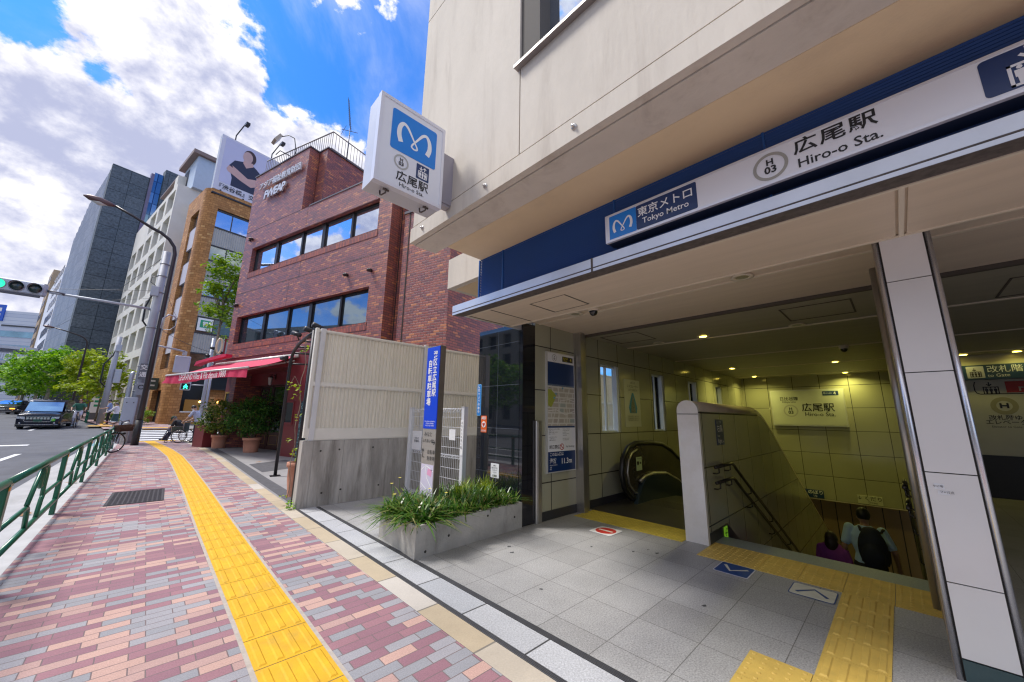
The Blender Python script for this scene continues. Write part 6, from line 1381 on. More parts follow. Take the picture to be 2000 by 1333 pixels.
bush('potted_shrub', 'looser olive green shrub in the farther terracotta pot', 2.23, 18.76, .43, (.74,.70,.84), 125, 28, .10, .20, leaf_mat('olive_leaves', [(.014,.06,.007),(.05,.13,.012),(.13,.23,.018),(.28,.33,.03)]), 12, .78)
t = thing('terracotta_urn', 'narrow terracotta urn tucked behind the corner of the concrete wall', 'plant pot', (1.98,7.3,0))
b = MB(); b.lathe([(.10,0),(.09,.04),(.12,.3),(.12,.46),(.15,.48),(.15,.55),(.12,.55)], seg=20); b.build('body', TERRA, t)
rng = random.Random(5); b = MB(); leaf_cloud(b, rng, 0, 0, .66, 30, .09, .12); b.build('foliage', LYG, t, recalc=False)
bush('roadside_shrub', 'feathery pale green shrub at the foot of the tan building', -.45, 38.4, 0, (.85,.8,.65), 75, 24, .13, .24, LMP, 13, .62)
bush('roadside_shrub', 'clipped green shrub behind the two pedestrians', -1.9, 43, 0, (.7,.6,.45), 40, 20, .16, .22, LBR, 14, .5)
t = thing('climbing_vine', 'sparse leafy vine climbing the dark post at the end of the screen', 'plant', (1.72,6.62,0)); rng = random.Random(8)
b = MB(); pth = [(.02*math.sin(k*1.3),.02*math.cos(k),.1+k*.13) for k in range(20)]; b.tube(pth, .006, 5); b.tube([pth[13],(-.10,.05,1.95),(-.16,.02,1.80)], .005, 5); b.build('stem', BARK, t)
b = MB()
for z in (.15,.95,1.3,1.62,1.75,2.4): leaf_cloud(b, rng, -.03+rng.uniform(-.05,.04), rng.uniform(-.04,.06), z, 6, .065, .07)
leaf_cloud(b, rng, -.14, .02, 1.80, 10, .07, .08); b.build('foliage', LYG, t, recalc=False)
t = thing('wall_foot_weed', 'small leafy weed growing at the foot of the concrete wall corner', 'plant', (1.70,6.32,0)); b = MB(); leaf_cloud(b, random.Random(3), 0, 0, .06, 40, .06, .08); b.build('foliage', LBR, t, recalc=False)
# trees on the opposite pavement, showing in the dark glass and the windows
for k, (x, y) in enumerate(((-13,14),(-14,24),(-14.5,36))):
    src = [o for o in COL.objects if o.name == 'street_tree'][0]; c = copy_tree(src); c.location = (x, y, 0); c['label'] = ['street tree on the opposite pavement, nearest, seen only in reflections','street tree on the opposite pavement, middle one, seen only in reflections','street tree on the opposite pavement, farthest, seen only in reflections'][k]; c['group'] = 'trees on the opposite pavement'
# strap-leaved plants in the planter
def tuft(mb, rng, x, y, z, n, L_, w, arch_):
    for _ in range(n):
        a = rng.uniform(0, 2*math.pi); l = L_*rng.uniform(.6,1.15); ou = rng.uniform(.25,1.0)*arch_; dx, dy = math.cos(a), math.sin(a); px, py = -dy*w, dx*w; bx_, by_ = x+rng.gauss(0,.025), y+rng.gauss(0,.025)
        prev = None
        for i in range(5):
            f = i/4; r_ = l*ou*f*(.35+.65*f); h = l*(f-.62*ou*f*f*1.1); k = (1-f)**.6+.06
            c = (bx_+dx*r_, by_+dy*r_, z+h); cur = [(c[0]+px*k, c[1]+py*k, c[2]), (c[0]-px*k, c[1]-py*k, c[2])]
            if prev: mb.add(prev+cur, [(0,1,3,2)])
            prev = cur
LST = leaf_mat('strap_leaves', [(.015,.065,.006),(.03,.11,.010),(.06,.17,.015),(.10,.22,.02),(.20,.30,.05),(.30,.25,.10)], .32); LSY = leaf_mat('yellow_strap_leaves', [(.10,.22,.008),(.25,.36,.012),(.42,.46,.03)], .35)
rng = random.Random(21); b = MB()
for i in range(30):
    for j in range(13):
        u, v = .10+1.40*(i+rng.uniform(-.4,.4))/30, .09+.72*(j+rng.uniform(-.4,.4))/12
        if abs(u-.55) < .09 and .52 < v < .88: continue
        front = u < .34
        tuft(b, rng, 2.05+u, 3.42+v+.04*u, .23, 9, (.36 if front else .30)*(.8+.5*rng.random()), .0150 if front else .0115, 1.45 if front else 1.0)
o = b.build('planter_ground_cover', LST, recalc=False); tag(o, 'dense strap-leaved ground cover filling the concrete planter', 'ground cover'); o['kind'] = 'stuff'
for k, (x, y, lb) in enumerate(((3.02,4.05,'taller yellow green grass clump in the middle of the planter'),(3.40,4.02,'taller yellow green grass clump at the pier end of the planter'))):
    b = MB(); tuft(b, random.Random(30+k), 0, 0, .23, 70, .43, .006, .62); tuft(b, random.Random(40+k), .12, .05, .23, 40, .40, .006, .7); o = b.build('tall_grass_clump', LSY, recalc=False); o.location = (x,y,0); tag(o, lb, 'plant', 'tall grass clumps')
for k, (x, y, z, lb) in enumerate(((2.16,4.18,.58,'yellow flower at the far front corner of the planter'),(2.10,3.98,.50,'yellow flower leaning out over the planter front'),(2.42,3.78,.55,'yellow flower left of the steel pylon foot'),(2.52,3.60,.52,'yellow flower just in front of the pylon foot'),(2.30,4.26,.62,'small yellow flower behind the front corner, tallest stalk'))):
    t = thing('yellow_flower', lb, 'flower', (x,y,.24), 0, 'yellow flowers in the planter'); h = z-.24
    b = MB(); b.tube([(0,0,0),(.01,.01,h*.6),(.0,.02,h)], .0025, 5); b.build('stalk', LST, t)
    b = MB()
    for i in range(9): a = i*.7; b.add([(0,.02,h),(.012*math.cos(a-.4),.02+.012*math.sin(a-.4),h+.004),(.026*math.cos(a),.02+.026*math.sin(a),h+.008),(.012*math.cos(a+.4),.02+.012*math.sin(a+.4),h+.004)], [(0,1,2,3)])
    b.build('petals', mat('petal_yellow', (.80,.68,.12), rough=.5, var=0), t, recalc=False)
# ================================================================== people
def remeshed(mb, voxel):
    """one continuous skin over overlapping limb shapes"""
    me = mb.mesh('skin_source'); o = bpy.data.objects.new('skin_source', me); COL.objects.link(o)
    m = o.modifiers.new('r', 'REMESH'); m.mode = 'VOXEL'; m.voxel_size = voxel; m.use_smooth_shade = True
    s = o.modifiers.new('s', 'SMOOTH'); s.factor = .5; s.iterations = 3
    out = bpy.data.meshes.new_from_object(o.evaluated_get(bpy.context.evaluated_depsgraph_get()))
    bpy.data.objects.remove(o); bpy.data.meshes.remove(me); return out
def put(me, name, m, parent):
    me.name = name; me.materials.clear(); me.materials.append(m); o = bpy.data.objects.new(name, me); COL.objects.link(o); o.parent = parent; return o
V = Vector
def limb(mb, pts, rs):
    pts = [V(p) for p in pts]
    for a, c, r0, r1 in zip(pts, pts[1:], rs, rs[1:]): mb.tube([a, a.lerp(c,.5), c], [r0,(r0+r1)/2,r1], 10)
    for p, r_ in zip(pts, rs): mb.ball(p, r_, 10, 8)
def torso(mb, rings):
    """rings: (centre, lateral unit vector, front unit vector, half width, half depth)"""
    n = 16; vs = []; fs = []
    for c, l, f, w, d in rings:
        for k in range(n): a = 2*math.pi*k/n; vs.append(V(c)+V(l)*w*math.cos(a)+V(f)*d*math.sin(a))
    for i in range(len(rings)-1):
        for k in range(n): j = (k+1) % n; fs.append((i*n+k,i*n+j,(i+1)*n+j,(i+1)*n+k))
    fs += [tuple(range(n-1,-1,-1)), tuple((len(rings)-1)*n+k for k in range(n))]; mb.add(vs, fs)
def hand(mb, wr, el, side, curl=.5, s=1.0):
    d = (V(wr)-V(el)).normalized(); u = V((0,0,1)) if abs(d.z) < .85 else V((0,1,0)); lat = d.cross(u).normalized()*side; up = lat.cross(d).normalized()*side
    P = V(wr)+d*.045*s; mb.ball(P, .034*s, 8, 6); mb.tube([V(wr), P, P+d*.035*s], [.026*s,.034*s,.03*s], 8)
    for k, l in enumerate((.066,.078,.073,.057)):
        b0 = P+d*.035*s+up*(.027-.018*k)*s; p1 = b0+d*l*.5*s; p2 = p1+(d*(1-curl)+lat*curl).normalized()*l*.32*s; p3 = p2+(d*(.6-curl)+lat*(.3+curl)).normalized()*l*.25*s
        mb.tube([b0,p1,p2,p3], [.0095*s,.009*s,.0085*s,.0065*s], 6)
    t0 = V(wr)+d*.03*s+up*.03*s; mb.tube([t0, t0+(d*.6+up*.8).normalized()*.035*s, t0+(d*.9+up*.5).normalized()*.062*s], [.012*s,.010*s,.008*s], 6)
def person(label, loc, rotz, J, skin, top, bottom, hair, hair_style='short', sleeves='short', shoes=(.05,.05,.06), bottom_kind='trousers', group=None, s=1.0, voxel=.010, mask=False, cap=None):
    """J: joint positions, front = +y, x to the figure's right"""
    root = thing('person', label, 'person', loc, rotz, group)
    SK = mat('skin_%d' % int(skin[0]*1000), skin, rough=.55, var=.05, vs=8)
    pe, ch, ne, he = [V(J[k]) for k in ('pelvis','chest','neck','head')]
    lat = (V(J['shR'])-V(J['shL'])).normalized(); sp = (ch-pe).normalized(); fr_ = sp.cross(lat).normalized()
    if fr_.dot(V(J.get('front', (0,1,0)))) < 0: fr_ = -fr_
    hd = V(J.get('look', (0,1,0))).normalized(); up = (he-ne).normalized(); hl = hd.cross(up).normalized(); hd = up.cross(hl).normalized()
    plat = (V(J['hipR'])-V(J['hipL'])).normalized(); zf = V((0,0,1)); pf = zf.cross(plat); pf = pf if pf.dot(fr_) > 0 else -pf
    def tor(mb, g, top_=True):
        mid = pe.lerp(ch, .45)
        torso(mb, [(pe-sp*.06*s,plat,pf,.145*s+g,.105*s+g),(pe+sp*.03*s,plat,pf,.160*s+g,.110*s+g),(mid,lat,fr_,.135*s+g,.095*s+g),(ch-sp*.05*s,lat,fr_,.165*s+g,.112*s+g),(ch+sp*.10*s,lat,fr_,.175*s+g,.100*s+g),(ch+sp*.19*s,lat,fr_,.12*s+g,.07*s+g),(ch+sp*.235*s,lat,fr_,.06*s+g,.05*s+g)])
    b = MB(); tor(b, 0); limb(b, [ch+sp*.2*s, ne, he-up*.05*s], [.06*s,.052*s,.05*s])
    # head with jaw, nose, ears, eye sockets
    n0 = len(b.v); b.ball((0,0,0), (.074*s,.095*s,.112*s), 16, 12); b.ball((0,.018*s,-.062*s), (.056*s,.068*s,.055*s), 12, 8); b.ball((0,.096*s,-.018*s), (.013*s,.02*s,.022*s), 8, 6)
    for q in (-1,1): b.ball((q*.076*s,-.005*s,-.015*s), (.010*s,.022*s,.030*s), 8, 6)
    b.ball((0,.083*s,-.062*s), (.024*s,.012*s,.010*s), 8, 6)
    Mh = Matrix(((hl.x,hd.x,up.x,he.x),(hl.y,hd.y,up.y,he.y),(hl.z,hd.z,up.z,he.z),(0,0,0,1))); b.xf(Mh, n0)
    for q, sd in (('L',-1),('R',1)):
        limb(b, [J['sh'+q],J['el'+q],J['wr'+q]], [.052*s,.040*s,.026*s]); hand(b, J['wr'+q], J['el'+q], sd, J.get('curl',.45), s)
        limb(b, [J['hip'+q],J['kn'+q],J['an'+q]], [.085*s,.056*s,.038*s])
        calf = V(J['kn'+q]).lerp(V(J['an'+q]), .3); b.ball(calf, .055*s, 10, 8)
        f_ = V(J.get('toe'+q, (0,1,0))).normalized(); a = V(J['an'+q]); limb(b, [a-V((0,0,.04*s)), a+f_*.12*s-V((0,0,.06*s))], [.038*s,.03*s])
    body = put(remeshed(b, voxel), 'body', SK, root)
    b = MB()
    for q in (-1,1): c = Mh@V((q*.030*s,.088*s,.008*s)); b.ball(c, .009*s, 8, 6)
    b.build('eyes', mat('eye_dark', (.02,.015,.012), rough=.2, var=0), root)
    # hair
    b = MB()
    vs_ = hair_style
    if vs_ != 'none':
        b.ball((0,-.012*s,.022*s), (.084*s,.100*s,.106*s), 16, 10)
        if vs_ == 'long':
            b.ball((0,-.05*s,-.06*s), (.085*s,.065*s,.13*s), 14, 10); b.ball((.055*s,-.01*s,-.08*s), (.03*s,.05*s,.10*s), 10, 8); b.ball((-.055*s,-.01*s,-.08*s), (.03*s,.05*s,.10*s), 10, 8)
        if vs_ == 'bun': b.ball((0,-.10*s,.05*s), .045*s, 10, 8)
        b.v = [tuple(V(p) if V(p).y < .052*s or V(p).z > .052*s else V((p[0], .05*s, p[2]))) for p in b.v]
        b.xf(Mh); put(remeshed(b, .009), 'hair', mat('hair_%d' % int(hair[0]*1000), hair, rough=.5, var=.25, vs=40), root)
    if cap:
        b = MB(); b.ball((0,-.005*s,.06*s), (.090*s,.105*s,.075*s), 14, 8); b.ball((0,.10*s,.035*s), (.06*s,.07*s,.012*s), 12, 6); b.xf(Mh); b.build('cap', mat('cap_cloth', cap, rough=.8, var=.1), root)
    if mask:
        b = MB(); b.ball((0,.045*s,-.055*s), (.066*s,.065*s,.052*s), 12, 8); b.xf(Mh); b.build('face_mask', mat('mask_white', (.72,.74,.76), rough=.7, var=0), root)
    # clothes
    b = MB(); tor(b, .014*s)
    for q in 'LR':
        e = V(J['sh'+q]).lerp(V(J['el'+q]), .72)
        if sleeves == 'short': limb(b, [J['sh'+q], e], [.066*s,.060*s])
        else: limb(b, [J['sh'+q],J['el'+q],V(J['el'+q]).lerp(V(J['wr'+q]),.85)], [.066*s,.053*s,.042*s])
    put(remeshed(b, voxel), 'shirt', mat('shirt_%d_%d' % (int(top[0]*999), int(top[2]*999)), top, rough=.85, var=.08, vs=9, bump=.3, bs=25), root)
    b = MB(); BM = mat('bottom_%d_%d' % (int(bottom[0]*999), int(bottom[2]*999)), bottom, rough=.85, var=.12, vs=9, bump=.3, bs=22)
    torso(b, [(pe-sp*.08*s,plat,pf,.15*s,.115*s),(pe,plat,pf,.172*s,.125*s),(pe+sp*.06*s,plat,pf,.160*s,.118*s)])
    if bottom_kind == 'skirt':
        k = V(J['knL']).lerp(V(J['knR']),.5)-V((0,0,.08)); torso(b, [(pe,plat,pf,.170*s,.125*s),(pe.lerp(k,.5),plat,pf,.195*s,.16*s),(k,plat,pf,.215*s,.19*s)])
    else:
        for q in 'LR': limb(b, [J['hip'+q],J['kn'+q],V(J['an'+q])+V((0,0,.02))], [.100*s,.075*s,.060*s])
    put(remeshed(b, voxel), bottom_kind, BM, root)
    for q in 'LR':
        f_ = V(J.get('toe'+q, (0,1,0))).normalized(); a = V(J['an'+q]); l = V((-f_.y,f_.x,0)).normalized() if abs(f_.z) < .9 else V((1,0,0)); b = MB(); n0 = len(b.v)
        b.ball((0,0,0), (.048*s,.135*s,.045*s), 12, 8); b.box(-.042*s,-.10*s,-.042*s,.042*s,.115*s,-.025*s)
        u_ = l.cross(f_)*-1 if l.cross(f_).z < 0 else l.cross(f_); c = a+f_*.055*s-V((0,0,.045*s)); b.xf(Matrix(((l.x,f_.x,u_.x,c.x),(l.y,f_.y,u_.y,c.y),(l.z,f_.z,u_.z,c.z),(0,0,0,1))), n0); b.build('shoe', mat('shoe_%d' % int(shoes[0]*999), shoes, rough=.6, var=.1), root)
    return root
def stand(h=1.65, lean=0.0, elL=None, wrL=None, elR=None, wrR=None, step=0.0, look=(0,1,0), headf=0.0):
    k = h/1.7; p = lambda x, y, z: (x*k, y*k, z*k); L_ = lambda z: lean*max(0, z-.95)
    return dict(pelvis=p(0,0,.93), chest=p(0,L_(1.2),1.22), neck=p(0,L_(1.48)+.01,1.48), head=p(0,L_(1.58)+.03+headf,1.585),
                shL=p(-.185,L_(1.4),1.40), shR=p(.185,L_(1.4),1.40), elL=p(*(elL or (-.24,L_(1.12)-.02,1.12))), wrL=p(*(wrL or (-.25,L_(.9)+.06,.87))), elR=p(*(elR or (.24,L_(1.12)-.02,1.12))), wrR=p(*(wrR or (.25,L_(.9)+.06,.87))),
                hipL=p(-.09,0,.90), hipR=p(.09,0,.90), knL=p(-.10,step*.55+.02,.49), knR=p(.10,-step*.25+.02,.49), anL=p(-.10,step,.085), anR=p(.10,-step*.9,.085+.03*abs(step)), look=look)
SKA, SKB = (.50,.31,.22), (.42,.24,.16)
# heading: rotz turns front (+y) ; front towards -X means rotz = +90 degrees
person('man in a pale blue shirt and face mask leaning over the wheelchair', (1.80,22.75,0), R(58), stand(1.66, .35, elL=(-.27,.30,1.13), wrL=(-.22,.46,.98), elR=(.30,.28,1.15), wrR=(.20,.48,1.0), headf=.03, look=(0,1,-.25)), SKA, (.40,.47,.66), (.018,.022,.04), (.03,.025,.025), mask=True, group='people by the restaurant corner')
person('person with pale top and beige trousers behind the potted shrub, holding a black bag', (2.12,22.55,0), R(75), stand(1.6, .1, elR=(.28,.10,1.12), wrR=(.24,.26,.92), elL=(-.26,.10,1.12), wrL=(-.20,.28,1.0)), SKA, (.55,.56,.60), (.40,.33,.25), (.10,.09,.09), sleeves='long', shoes=(.45,.42,.40), group='people by the restaurant corner')
t = thing('black_bag', 'black shoulder bag hanging beside the beige trousers', 'bag', (1.90,22.58,.62))
b = MB(); b.bbox(-.17,-.07,0,.17,.07,.26,.04); b.build('pouch', mat('black_cloth', (.012,.012,.015), rough=.7, var=.2, vs=20), t)
b = MB(); b.tube([(-.12,0,.24),(-.08,.02,.42),(.0,.03,.48),(.08,.02,.42),(.12,0,.24)], .010, 6); b.build('handle', mat('black_cloth', (.012,.012,.015)), t)
sit = dict(pelvis=(0,0,.52), chest=(0,.16,.78), neck=(0,.30,.98), head=(0,.38,1.05), shL=(-.185,.24,.93), shR=(.185,.24,.93), elL=(-.24,.32,.70), wrL=(-.06,.46,.66), elR=(.24,.32,.70), wrR=(.08,.44,.66), hipL=(-.09,.02,.50), hipR=(.09,.02,.50), knL=(-.10,.44,.54), knR=(.10,.44,.54), anL=(-.10,.58,.19), anR=(.10,.58,.19), look=(0,.9,-.45))
WX, WY, WR = 1.30, 22.95, R(62)
person('seated person in dark shirt and navy trousers bending forward in the wheelchair', (WX,WY,0), WR, sit, SKB, (.025,.028,.035), (.035,.045,.10), (.12,.12,.12), cap=(.03,.06,.035), shoes=(.03,.04,.08), group='people by the restaurant corner')
# wheelchair
CHR = mat('chrome', (.60,.60,.62), rough=.2, metal=.9, var=.05); TYR = mat('tyre', (.015,.015,.016), rough=.7, var=.1); SEATC = mat('seat_cloth', (.06,.075,.06), rough=.8, var=.2, vs=20)
t = thing('wheelchair', 'silver wheelchair with large spoked wheels and dark green side panels', 'wheelchair', (WX,WY,0), WR)
for sx in (-1, 1):
    w = MB(); x = .29*sx; w.torus((x,-.05,.305), .285, .017, 'x', 32, 8); wh = w.build('wheel', TYR, t)
    w = MB(); w.torus((x+.035*sx,-.05,.305), .25, .008, 'x', 32, 6); w.build('hand_rim', CHR, wh)
    w = MB()
    for k in range(16): a = k*math.pi/8; w.cyl((x,-.05,.305),(x,-.05+.28*math.cos(a),.305+.28*math.sin(a)),.0022,.0022,4)
    w.cyl((x-.03,-.05,.305),(x+.03,-.05,.305),.03,.03,10); w.build('spoke', CHR, wh)
    w = MB(); w.torus((.24*sx,.42,.065), .052, .013, 'x', 18, 6); w.cyl((.24*sx,.42,.065),(.24*sx,.42,.17),.012,.012,6); w.build('caster', TYR, t)
    w = MB(); x = .235*sx
    w.tube([(x,-.27,.93),(x,-.17,.93),(x,-.15,.88),(x,-.13,.45),(x,-.13,.22),(x,.40,.18),(x,.42,.5),(x,-.13,.5)], .011, 8); w.tube([(x,-.13,.72),(x,.26,.72),(x,.30,.69),(x,.30,.5)], .011, 8); w.tube([(x,.42,.48),(x,.52,.30),(x,.60,.13)], .010, 8); w.build('side_frame', CHR, t)
    w = MB(); w.box(x-.006,-.12,.49,x+.006,.29,.70); w.build('side_panel', SEATC, t)
    w = MB(); w.box(x-.03,-.10,.725,x+.03,.24,.75); w.build('armrest', RUBBER, t)
    w = MB(); w.obox((.12*sx,.63,.12),(.16,.15,.015),Euler((R(15),0,0)).to_matrix()); w.build('footrest', RUBBER, t)
    w = MB(); w.cyl((x,-.36,.93),(x,-.25,.93),.018,.018,8); w.build('push_handle', RUBBER, t)
w = MB(); w.box(-.22,-.13,.455,.22,.36,.475); w.build('seat', SEATC, t)
w = MB(); w.box(-.22,-.155,.5,.22,-.135,.88); w.build('backrest', SEATC, t)
# pedestrians across the side street
person('woman in a white blouse and dark green skirt with one arm stretched out', (-1.35,34.6,hz(34.6)), R(80), stand(1.56, .05, elL=(-.24,.24,1.16), wrL=(-.16,.46,1.02), elR=(.24,.05,1.12), wrR=(.20,.22,1.0)), SKA, (.66,.64,.70), (.03,.07,.075), (.10,.10,.11), sleeves='long', bottom_kind='skirt', shoes=(.55,.53,.52), group='pedestrians across the side street', voxel=.013)
person('man in a blue shirt and black trousers behind the woman in white', (-1.85,38.4,hz(38.4)), R(95), stand(1.72, .08, elL=(-.25,.14,1.12), wrL=(-.16,.36,1.08), elR=(.25,.14,1.12), wrR=(.14,.36,1.08), look=(0,1,-.4)), SKA, (.22,.30,.55), (.012,.012,.016), (.02,.018,.018), group='pedestrians across the side street', voxel=.013)
# ================================================================== bicycles
def bicycle(label, loc, rotz, steer, frame_col, basket, lean=0.0, bsteer=None):
    t = thing('bicycle', label, 'bicycle', loc, rotz, 'bicycles'); t.rotation_euler = (0, lean, rotz)
    FM = mat('bike_frame_%d' % int(frame_col[0]*999), frame_col, rough=.3, metal=.2, var=.05); r_ = .315
    def wheel(mb_t, mb_r, mb_s, y):
        mb_t.torus((0,y,r_+.018), r_, .019, 'x', 32, 8); mb_r.torus((0,y,r_+.018), r_-.025, .010, 'x', 32, 6)
        for k in range(18): a = k*math.pi/9; mb_s.cyl((0,y,r_+.018),(0,y+(r_-.02)*math.cos(a),r_+.018+(r_-.02)*math.sin(a)),.0018,.0018,4)
        mb_s.cyl((-.05,y,r_+.018),(.05,y,r_+.018),.018,.018,8)
    a, c, d = MB(), MB(), MB(); wheel(a, c, d, -1.03); w = a.build('wheel', TYR, t); c.build('rim', CHR, w); d.build('spoke', CHR, w)
    b = MB(); bb, st, hdt, hdb, ax = (0,-.62,.30), (0,-.74,.80), (0,-.14,.86), (0,-.10,.66), (0,-1.03,.333)
    b.tube([hdt, hdb], .022, 8); b.tube([hdb, (0,-.35,.42), bb], .022, 8); b.tube([bb, st], .018, 8); b.tube([(0,-.12,.74),(0,-.4,.60),(0,-.67,.52)], .016, 8)
    for x in (-.06,.06): b.tube([bb, (x,-1.03,.333)], .010, 6); b.tube([(0,-.71,.66), (x,-1.03,.333)], .009, 6)
    b.build('frame', FM, t)
    b = MB(); b.tube([st, (0,-.76,.92)], .013, 8); b.build('seat_post', CHR, t)
    b = MB(); b.ball((0,-.82,.95), (.085,.10,.035), 12, 8); b.ball((0,-.70,.95), (.035,.12,.028), 10, 6); b.build('saddle', mat('saddle_brown', (.13,.045,.025), rough=.5, var=.1), t)
    b = MB(); b.torus((.05,-.62,.30), .085, .008, 'x', 24, 6); b.cyl((-.09,-.62,.30),(.09,-.62,.30),.012,.012,8); b.tube([(.08,-.62,.30),(.08,-.56,.14)], .010, 6); b.tube([(-.08,-.62,.30),(-.08,-.68,.46)], .010, 6); b.box(.08,-.60,.125,.18,-.51,.15); b.box(-.18,-.73,.45,-.08,-.64,.475); b.build('crank', CHR, t)
    b = MB(); vs = []
    for k in range(11): an = R(20+k*15); vs += [(-.03,-1.03+.35*math.cos(an),.333+.35*math.sin(an)),(.03,-1.03+.35*math.cos(an),.333+.35*math.sin(an))]
    b.add(vs, [(2*i,2*i+1,2*i+3,2*i+2) for i in range(10)], True); b.build('mudguard', FM, t)
    # front end turned about the steering axis
    Ms = Matrix.Translation((0,-.12,0)) @ Matrix.Rotation(steer,4,'Z') @ Matrix.Translation((0,.12,0))
    Mb = Ms if bsteer is None else Matrix.Translation((0,-.12,0)) @ Matrix.Rotation(bsteer,4,'Z') @ Matrix.Translation((0,.12,0))
    a, c, d = MB(), MB(), MB(); wheel(a, c, d, 0); w = a.xf(Ms).build('wheel', TYR, t); c.xf(Ms).build('rim', CHR, w); d.xf(Ms).build('spoke', CHR, w)
    b = MB()
    for x in (-.05,.05): b.tube([(x*.4,-.10,.68),(x,-.07,.55),(x,0,.333)], .012, 6)
    b.tube([(0,-.14,.86),(0,-.16,1.0)], .014, 6); b.xf(Ms); b.build('fork', FM, t)
    b = MB(); b.tube([(-.30,-.34,1.02),(-.24,-.20,1.04),(-.05,-.15,1.0),(.05,-.15,1.0),(.24,-.20,1.04),(.30,-.34,1.02)], .012, 8); b.xf(Mb); hb = b.build('handlebar', CHR, t)
    b = MB()
    for q in (-1,1): b.cyl((q*.30,-.34,1.02),(q*.27,-.25,1.03),.018,.018,8); b.tube([(q*.25,-.2,1.05),(q*.30,-.28,1.0)], .007, 5)
    b.xf(Mb); b.build('grip', mat('grip_red', (.22,.05,.04), rough=.6, var=0) if basket else RUBBER, hb)
    b = MB(); vs = []
    for k in range(9): an = R(10+k*16); vs += [(-.03,.35*math.cos(an),.333+.35*math.sin(an)),(.03,.35*math.cos(an),.333+.35*math.sin(an))]
    b.add(vs, [(2*i,2*i+1,2*i+3,2*i+2) for i in range(8)], True); b.xf(Ms); b.build('mudguard', FM, t)
    if basket:
        b = MB(); x0, x1, y0, y1, z0, z1 = -.17,.17,.0,.25,.70,.90
        for i in range(9):
            z = lerp(z0,z1,i/8); k = .04*(i/8); b.tube([(x0-k,y0,z),(x1+k,y0,z),(x1+k,y1+k,z),(x0-k,y1+k,z)], .007, 4, closed=True)
        for i in range(13): x = lerp(x0,x1,i/12); b.cyl((x,y1,z0),(x*1.15,y1+.04,z1),.006,.006,4); b.cyl((x,y0,z0),(x*1.15,y0,z1),.006,.006,4)
        for i in range(8): y = lerp(y0,y1,i/7); b.cyl((x0,y,z0),(x0-.04,y,z1),.006,.006,4); b.cyl((x1,y,z0),(x1+.04,y,z1),.006,.006,4)
        b.box(x0,y0,z0-.005,x1,y1,z0+.004); b.box(x0-.01,y0+.01,z0+.03,x1+.01,y1-.005,z1-.06); b.xf(Mb); b.build('basket', mat('wicker_brown', (.075,.035,.022), rough=.8, var=.3, vs=30), t)
        b = MB(); b.tube([(-.02,.02,.98),(.10,.06,1.06),(.20,.0,1.0),(.12,-.1,.95)], .008, 5); b.tube([(.02,.02,.98),(-.10,.08,1.05),(-.18,.0,.98)], .008, 5); b.cyl((.0,.1,.62),(.0,.17,.62),.035,.04,10); b.xf(Mb); b.build('brake_cable', RUBBER, t)
    b = MB(); b.tube([(.07,-1.03,.333),(.16,-1.1,.01)], .010, 6); b.build('kick_stand', CHR, t)
    return t
bicycle('black parked bicycle with a brown front basket leaning by the guard rail', (-.47,18.35,0), R(196), R(-66), (.012,.012,.014), True, R(4), R(10))
# the cyclist
CX, CY = -3.1, 36.4; CZ = hz(CY)-.07
bicycle('dark bicycle ridden by the woman in a green top', (CX,CY-.55,CZ), R(180), 0, (.03,.035,.05), False)
cyc = dict(pelvis=(0,-.80,1.02), chest=(0,-.70,1.30), neck=(0,-.64,1.53), head=(0,-.61,1.64), shL=(-.18,-.66,1.45), shR=(.18,-.66,1.45), elL=(-.31,-.52,1.22), wrL=(-.29,-.36,1.08), elR=(.31,-.52,1.22), wrR=(.29,-.36,1.08), hipL=(-.09,-.78,1.0), hipR=(.09,-.78,1.0), knL=(-.13,-.46,.80), knR=(.13,-.50,.60), anL=(-.11,-.66,.55), anR=(.11,-.56,.24), look=(0,1,0), curl=.8)
person('woman with reddish hair and green top riding a bicycle toward the camera', (CX,CY-.55,CZ), R(180), cyc, SKA, (.03,.14,.10), (.50,.50,.60), (.16,.05,.025), hair_style='long', shoes=(.10,.10,.14), voxel=.013)
# people going down the stairs
SX, SY, SZ = 8.0, .58, -1.60
person('man in a light blue T-shirt walking down the stairs with a backpack', (SX,SY,SZ), R(-90), stand(1.67, .05, step=.14, elR=(.29,-.03,1.14), wrR=(.30,.10,.92), elL=(-.27,-.02,1.12), wrL=(-.27,.08,.88), look=(0,1,-.3)), SKB, (.48,.68,.95), (.02,.02,.025), (.008,.007,.007), group='people on the stairs')
t = thing('backpack', 'large dark navy backpack hung on the back of the man on the stairs', 'backpack', (SX-.16,SY-.07,SZ+.90), R(-90))
b = MB(); n0 = 0; b.ball((0,-.09,.27), (.165,.115,.29), 18, 14); b.ball((0,-.19,.20), (.125,.07,.17), 14, 10); b.ball((0,-.06,.50), (.11,.08,.07), 12, 8); put(remeshed(b, .014), 'sack', mat('navy_pack', (.012,.016,.035), rough=.75, var=.3, vs=14, bump=.3, bs=30), t)
for q in (-1,1):
    b = MB(); b.tube([(q*.11,-.03,.50),(q*.13,.10,.53),(q*.145,.24,.46),(q*.15,.26,.30),(q*.15,.14,.12),(q*.13,-.02,.08)], .016, 6); b.build('strap', mat('black_cloth', (.012,.012,.015)), t)
person('child with curly dark hair and a purple top on the stairs', (SX,1.0,SZ), R(-90), stand(1.22, .02, step=.10, elR=(.26,.0,1.14), wrR=(.28,.02,.98)), SKB, (.30,.06,.36), (.05,.05,.08), (.022,.012,.008), hair_style='long', group='people on the stairs')
person('dark dressed person cut off by the right edge of the photo', (7.0,-1.36,0), R(0), stand(1.62, .0, elL=(-.30,-.06,1.14), wrL=(-.16,.20,1.05)), SKB, (.008,.008,.010), (.008,.008,.010), (.008,.008,.008), sleeves='long')

